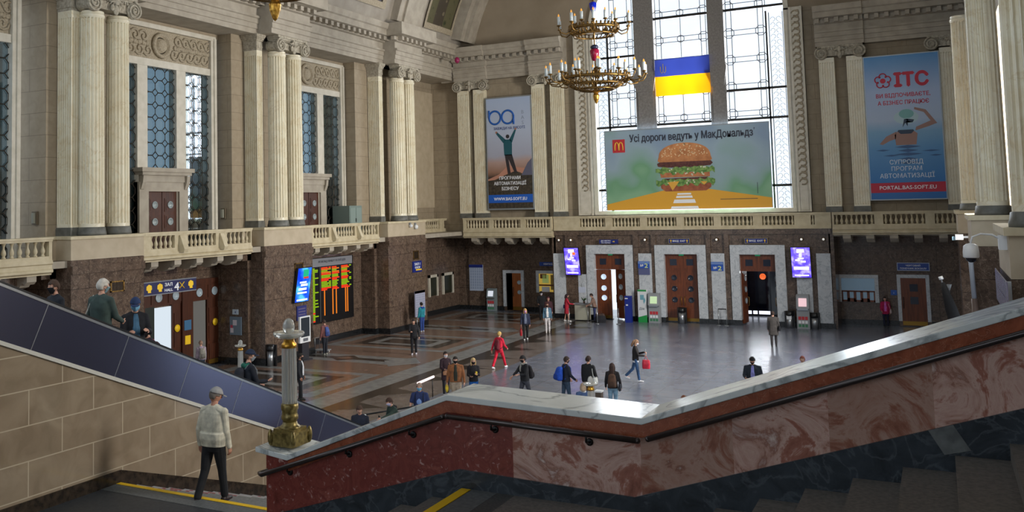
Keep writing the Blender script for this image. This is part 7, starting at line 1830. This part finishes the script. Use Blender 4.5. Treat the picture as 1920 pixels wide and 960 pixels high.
    for (kind, side, col) in bags:
        p, el, wr, d2 = armpts[side]; hnd = wr + d2 * .09
        if kind == 'shoulder':
            q = MB(); c = up(side * .25 * B, -.03, .02); torso_loft(q, [(c + Vector((0, 0, -.15)), .05, .15, X, Yv), (c + Vector((0, 0, -.05)), .06, .17, X, Yv), (c + Vector((0, 0, .09)), .04, .15, X, Yv)], 14); o = part(q, 'shoulder_bag', cloth(col), .014, 3)
            q = MB(); q.tube([c + Vector((0, -.12, .07)), up(side * .2, -.1, .3), up(side * .14, -.03, .55), up(side * .16, .09, .42), c + Vector((0, .13, .07))], .012, 6); s_ = raw(q, 'bag_strap', cloth(strap or col)); s_.parent = o
        elif kind == 'carrier':
            q = MB(); c = hnd + Vector((0, 0, -.33)); torso_loft(q, [(c + Vector((0, 0, -.2)), .07, .16, X, Vector((0, 1, 0))), (c, .08, .17, X, Vector((0, 1, 0))), (c + Vector((0, 0, .17)), .05, .15, X, Vector((0, 1, 0)))], 14); o = part(q, 'carrier_bag', cloth(col, .4), .014, 3)
            q = MB(); q.tube([c + Vector((0, -.08, .16)), hnd + Vector((0, -.02, -.03)), hnd + Vector((0, .02, -.03)), c + Vector((0, .08, .16))], .01, 5); s_ = raw(q, 'bag_handles', cloth(col, .4)); s_.parent = o
        elif kind == 'cross':
            q = MB(); c = up(side * .06, .16, .0); torso_loft(q, [(c + Vector((0, 0, -.09)), .1, .035, X, Yv), (c, .12, .045, X, Yv), (c + Vector((0, 0, .08)), .1, .03, X, Yv)], 14); o = part(q, 'shoulder_bag', cloth(col), .012, 3)
            q = MB(); q.tube([c + Vector((-side * .1, 0, .06)), up(-side * .12, .14, .3), up(-side * .1, .0, .56), up(0, -.14, .35), up(side * .18, -.02, .05)], .012, 6); s_ = raw(q, 'bag_strap', cloth(strap or col)); s_.parent = o
    if carry:                                                # small thing held in one hand, as a part of the figure
        side, nm, fn, mt = carry; p, el, wr, d2 = armpts[side]; q = MB(); fn(q, wr + d2 * .08); raw(q, nm, mt)
    return root
def esc_z(y):
    k = math.floor((y + 4.0) / .4); yy = -4.0 + .4 * k; return top_z(yy + .2) - .93
STAND = (0, 0, .06, .06)
WALK = (-.28, .22, .30, .08)
rest = (.04, .13, .18)
person('man in a pale beige jacket, dark trousers and grey cap walking down beside the escalator', (-9.93, 11.14, 2.748), 2, 1.76, 1.08, (-.24, .22, .17, .02), ((-.2, .2, .4), (.04, .1, .2)), .03, (-.45, .28),
       top=(214, 210, 190), bottom=(26, 28, 32), shoes=(44, 30, 30), hair=(120, 112, 104), cap=(150, 150, 150), blouson=True, fine=True, skin=SKIND)
person('man with a black mask and dark jacket riding the escalator near the left edge', (-13.6, 11.2, esc_z(11.2)), 170, 1.74, 1.0, STAND, (rest, rest), .02, (.1, .0), (30, 36, 46), (34, 36, 40), hair=(74, 56, 46), mask=(24, 26, 32))
person('grey haired traveller in a dark green jacket with a white shoulder bag on the escalator', (-12.42, 11.15, esc_z(11.15)), 8, 1.78, 1.06, STAND, ((.1, .25, .6), (.25, .2, .9)), .03, (-.5, .1), (62, 78, 74), (40, 42, 46), hair=(206, 200, 190), mask=(120, 150, 160), bags=(('shoulder', -1, (206, 206, 200)),), strap=(200, 200, 190))
person('man in a blue cap and light blue mask talking on the escalator', (-12.46, 11.95, esc_z(11.95)), 236, 1.74, 1.0, STAND, ((.35, .2, 1.5), (.3, .2, 1.5)), .05, (-.2, .2), (24, 26, 34), (26, 28, 34), cap=(36, 56, 96), mask=(130, 190, 226), shirt=(70, 110, 140), hair=(60, 48, 40))
person('bearded man with a red edged dark backpack riding the escalator by the portal', (-13.6, 13.4, esc_z(13.4)), 165, 1.72, 1.0, STAND, (rest, rest), .03, (.2, .1), (46, 34, 46), (34, 36, 42), hair=(92, 76, 64), mask=(34, 26, 30), bag=((60, 34, 50), .9), strap=(190, 70, 110))
person('man in a dark cap and green collared navy jacket with a backpack on the escalator', (-12.42, 14.95, esc_z(14.95)), -28, 1.76, 1.06, STAND, ((.2, .2, .9), (.3, .2, 1.2)), .05, (-.3, .1), (24, 30, 42), (30, 32, 38), cap=(30, 42, 66), mask=(150, 160, 168), hood=(24, 100, 84), bag=((38, 42, 52), 1.0), strap=(110, 116, 124), hair=(90, 70, 58))
person('traveller in a lilac top with a pale backpack entering the portal', (-28.4, 31.1, 0), 60, 1.66, .95, WALK, (rest, rest), .12, (0, .1), (160, 146, 160), (40, 52, 66), hair=(150, 120, 100), bag=((150, 146, 136), .95))
person('man in a dark suit and white shirt standing beyond the glass lamp', (-21.6, 29.1, 0), -72, 1.76, 1.0, (-.05, .02, .12, .08), (rest, (.05, .2, .3)), .0, (.2, .1), (26, 28, 36), (24, 26, 32), shirt=(220, 222, 228), hair=(34, 30, 28), mask=(24, 26, 30), skin=SKIND, top_len=.12)
person('person in a reddish brown jacket with a blue rucksack behind the white kiosk', (-27.0, 38.5, 0), 80, 1.74, 1.1, STAND, (rest, rest), .06, (0, .2), (124, 78, 74), (30, 34, 44), hair=(70, 56, 48), bag=((70, 92, 160), .8), shoes=(150, 150, 140))
person('person in a teal jacket with a blue hood reading the information board', (-26.5, 47.6, 0), 70, 1.72, 1.05, STAND, (rest, (.3, .2, 1.0)), .02, (0, .1), (30, 130, 146), (44, 72, 140), hood=(20, 60, 160), hair=(30, 26, 24), shoes=(200, 200, 210))
person('dark dressed person with white trainers facing the camera on the patterned floor', (-22.87, 40.2, 0), 205, 1.74, 1.0, (-.08, .02, .1, .02), ((.05, .25, .3), (.45, .1, 1.3)), .02, (0, .15), (28, 28, 34), (22, 22, 28), hair=(40, 32, 30), shoes=(212, 210, 222))
person('woman in a dark plum coat with a white mask and a tan bag', (-16.8, 31.95, 0), 226, 1.68, .95, (-.1, .05, .06, .02), (rest, (.3, .2, 1.1)), .0, (0, .1), (46, 26, 36), (28, 28, 36), hair=(44, 32, 28), mask=(226, 226, 236), bags=(('cross', 1, (156, 112, 82)),), shoes=(220, 220, 226), top_len=.25)
person('stout man in a brown suede jacket and black mask holding a yellow package', (-15.5, 30.25, 0), 203, 1.82, 1.2, (.1, .02, -.08, .05), ((.1, .22, .2), (.05, .22, .2)), .0, (.1, .1), (142, 90, 54), (176, 160, 140), hair=(40, 34, 30), mask=(20, 20, 22), shirt=(44, 48, 38), bags=(('carrier', -1, (36, 34, 40)),), skin=SKIN,
       carry=(1, 'yellow_package', lambda q, p: q.ball((p.x, p.y, p.z - .12), (.06, .06, .15)), cloth((220, 190, 60))))
person('woman with long blonde hair, black jacket and bright blue trousers', (-15.08, 30.85, 0), 210, 1.7, .95, STAND, ((.4, .1, 1.5), (.3, .15, 1.2)), .0, (.1, .1), (30, 28, 34), (30, 96, 176), hair=(206, 176, 124), hair_len=.26, mask=(24, 22, 24),
       carry=(-1, 'drink_cup', lambda q, p: q.lathe([(.03, -.06), (.042, .07)], (p.x, p.y, p.z), 10), cloth((226, 196, 60))))
person('man in a navy hooded jacket looking down below the escalator end', (-14.44, 22.24, 0), 196, 1.76, 1.1, WALK, (rest, rest), .06, (.3, .3), (30, 36, 52), (36, 40, 50), hair=(80, 60, 48), hood=(26, 30, 44))
person('man in a dark green jacket reaching his arm out to the barrier', (-14.2, 23.8, 0), 150, 1.74, 1.02, WALK, ((1.1, .15, .25), (.2, .15, .5)), .28, (.1, .1), (44, 62, 54), (36, 40, 46), hair=(66, 46, 36), mask=(200, 200, 232), hood=(26, 26, 30), skin=SKIN)
person('man in a navy printed t-shirt with a light blue mask under his chin', (-14.37, 25.55, 0), 200, 1.8, 1.12, WALK, ((.05, .28, .15), (.05, .28, .2)), .02, (0, .05), (38, 52, 96), (40, 44, 56), hair=(150, 130, 116), mask=(110, 180, 216), sleeves=.35, logo=(120, 150, 206), bag=((24, 24, 28), .9))
person('person in a bright red tracksuit with a dark red backpack striding across the hall', (-17.37, 38.2, 0), -8, 1.7, .95, (-.48, .12, .5, .1), ((-.5, .25, .15), (.4, .12, .5)), .05, (-.2, .0), (206, 28, 58), (206, 24, 54), hair=(206, 170, 100), bag=((110, 30, 44), .85), shoes=(232, 232, 240))
person('woman in a navy jacket and grey top carrying a red bag towards the camera', (-19.64, 46.7, 0), 206, 1.7, .98, (-.15, .2, .2, .02), ((.05, .15, .15), (.05, .2, .3)), .02, (0, .05), (34, 40, 66), (24, 24, 28), hair=(196, 156, 96), hair_len=.12, mask=(216, 160, 206), shirt=(110, 118, 140), bags=(('carrier', 1, (170, 28, 40)),), shoes=(232, 232, 236))
person('woman in a denim jacket and wide white trousers walking towards the camera', (-19.53, 49.65, 0), 204, 1.7, .98, (-.12, .12, .18, .02), ((.05, .16, .2), (.05, .16, .2)), .0, (0, .05), (76, 110, 132), (214, 210, 212), hair=(84, 52, 40), hair_len=.2, mask=(40, 30, 28), shirt=(226, 224, 224), shoes=(206, 200, 196))
person('police officer in a black uniform and white mask by the lit ticket window', (-22.04, 55.1, 0), 200, 1.8, 1.1, STAND, (rest, (.2, .2, .9)), .0, (0, 0), (22, 22, 26), (22, 22, 28), cap=(24, 24, 28), mask=(226, 226, 240), hair=(40, 34, 30))
person('person with dark red hair just behind the woman in the denim jacket', (-20.6, 52.6, 0), 202, 1.72, 1.0, STAND, (rest, rest), .0, (0, .1), (66, 34, 42), (40, 34, 38), hair=(104, 52, 58))
person('woman in a red coat with bare legs standing at the pale counter', (-20.3, 54.9, 0), -62, 1.7, 1.0, (-.12, .1, .12, .02), (rest, (.5, .15, .9)), .02, (0, .1), (186, 38, 60), (180, 36, 56), hair=(52, 36, 40), hair_len=.06, skirt=True, bags=(('shoulder', -1, (40, 52, 110)),), shoes=(220, 216, 216), top_len=.3)
person('person in a tan jacket and jeans leaning over the other side of the counter', (-18.65, 55.3, 0), 105, 1.74, 1.05, STAND, ((.4, .15, .6), (.4, .15, .6)), .2, (0, .2), (140, 112, 98), (52, 62, 104), hair=(60, 46, 42))
person('man in a black jacket and beanie with a black backpack stretching out one hand', (-13.38, 31.6, 0), 140, 1.8, 1.08, WALK, ((.3, .15, 1.3), (.65, .12, .2)), .04, (.1, .1), (32, 34, 38), (66, 68, 78), hat=(34, 32, 36), mask=(26, 26, 30), scarf=(160, 160, 154), bag=((28, 26, 32), 1.0), sleeves=.85, hair=None)
person('man in a navy top with a large bright blue backpack', (-11.92, 31.9, 0), -46, 1.78, 1.05, (-.15, .1, .15, .05), ((.2, .15, .5), (.25, .15, .6)), .03, (0, .1), (34, 40, 54), (58, 78, 100), hair=(56, 44, 38), mask=(60, 50, 50), bag=((34, 84, 196), 1.25), strap=(30, 70, 170))
person('man in a black jacket with a pale bag strap behind the far glass lamp', (-11.14, 32.1, 0), -6, 1.8, 1.05, STAND, (rest, (.2, .2, .8)), .0, (-.3, .2), (30, 32, 36), (32, 34, 40), hair=(52, 38, 36), bags=(('shoulder', 1, (200, 204, 200)),), strap=(196, 200, 196))
person('fair haired person in a denim blue jacket just left of the far glass lamp', (-9.98, 28.2, 0), 20, 1.6, 1.05, STAND, (rest, rest), .06, (0, .2), (72, 96, 140), (50, 60, 90), hair=(176, 154, 130), hair_len=.04, scarf=(206, 210, 216))
person('woman with long dark hair, brown backpack and light jeans', (-10.09, 31.55, 0), 12, 1.7, 1.0, STAND, ((.1, .2, .4), (.1, .25, .3)), .0, (0, .1), (34, 32, 36), (128, 164, 190), hair=(62, 44, 38), hair_len=.3, bag=((92, 66, 52), .95), bags=(('shoulder', 1, (38, 42, 54)),))
person('woman in blue jeans looking at her phone while carrying a red bag', (-10.97, 37.4, 0), -74, 1.7, .95, (-.3, .5, .16, .02), ((.45, .1, 1.4), (.35, .15, 1.1)), .02, (0, .4), (36, 32, 34), (56, 88, 130), hair=(150, 116, 90), hair_len=.1, mask=(222, 222, 228), waistband=(214, 216, 222), bags=(('carrier', 1, (206, 44, 66)),), shoes=(236, 236, 242), hands=('grip', 'grip'),
       carry=(-1, 'phone', lambda q, p: q.box(p.x - .035, p.x + .035, p.y, p.y + .012, p.z - .02, p.z + .12), WHITE))
person('man in a dark blazer, lavender shirt and black hat beyond the parapet', (-5.86, 34.0, 0), 186, 1.8, 1.25, STAND, ((.1, .2, .5), (.3, .2, 1.1)), .03, (.1, .2), (34, 42, 54), (34, 38, 46), hat=(24, 24, 26), shirt=(140, 140, 206), beard=(24, 22, 22), hair=None, skin=SKIND)
person('person in a long dark coat with a black shoulder bag walking to the open doorway', (-7.33, 48.7, 0), 6, 1.74, 1.15, (-.12, .06, .15, .02), (rest, rest), .05, (0, .2), (74, 70, 68), (56, 52, 54), hair=(60, 46, 40), bags=(('shoulder', 1, (30, 30, 36)),), top_len=.3)
person('woman in a magenta jacket and pink top beside the wooden door', (-2.79, 58.1, 0), 183, 1.68, 1.05, STAND, (rest, (.15, .2, .7)), .0, (0, 0), (176, 26, 84), (28, 32, 56), hair=(30, 22, 24), hair_len=.02, shirt=(214, 110, 196), bags=(('shoulder', -1, (206, 186, 186)),), top_len=.12)
person('person with reddish hair of whom only the crown shows over the landing parapet', (-6.59, 27.1, 0), 190, 1.7, 1.0, STAND, (rest, rest), .0, (0, 0), (70, 60, 60), (50, 50, 56), hair=(120, 72, 52))
person('person with brown hair whose crown shows over the rising parapet', (-5.48, 27.6, 0), 160, 1.7, 1.0, STAND, (rest, rest), .0, (0, 0), (60, 60, 70), (50, 50, 56), hair=(104, 64, 54))
person('red haired person whose head shows over the parapet near the violet floor glow', (-4.41, 35.4, 0), 180, 1.7, 1.0, STAND, (rest, rest), .0, (0, 0), (90, 60, 60), (50, 50, 56), hair=(132, 72, 60))
t = thing('luggage_trolley', 'small low luggage trolley behind the white kiosk', 'trolley', (-27.6, 38.9, 0))
bld(t, 'platform', GREYP, lambda m: m.box(-27.9, -27.2, 38.7, 39.3, .12, .17)); bld(t, 'handle', STEEL, lambda m: m.tube([(-27.85, 38.8, .15), (-27.85, 38.8, .75), (-27.85, 39.2, .75), (-27.85, 39.2, .15)], .02, 6))
for x in (-27.8, -27.3): 
    for y in (38.8, 39.2): bld(t, 'wheel', WHITE, lambda m: m.lathe([(.06, -.02), (.06, .02)], (x, y, .06), 10, 0, True, Matrix.Rotation(PI / 2, 4, 'X')))
for lb, x, y, c in (('dark travel bag on the floor beside the person in the tan jacket', -18.2, 55.0, (34, 34, 40)), ('brown rucksack propped against the left doorway jamb', -18.55, 56.0, (86, 66, 58))):
    t = local('travel_bag', lb, 'bag', (x, y, 0), .3, 'bags on the floor by the left doorway')
    m = MB(); torso_loft(m, [(Vector((0, 0, .0)), .3, .15, Vector((1, 0, 0)), Vector((0, 1, 0))), (Vector((0, 0, .2)), .34, .18, Vector((1, 0, 0)), Vector((0, 1, 0))), (Vector((0, 0, .42)), .26, .12, Vector((1, 0, 0)), Vector((0, 1, 0)))], 16); m.build('bag_body', cloth(c), t)
    m = MB(); m.tube([(-.12, 0, .4), (-.1, 0, .54), (.1, 0, .54), (.12, 0, .4)], .015, 6); m.build('handle', cloth(c), t)
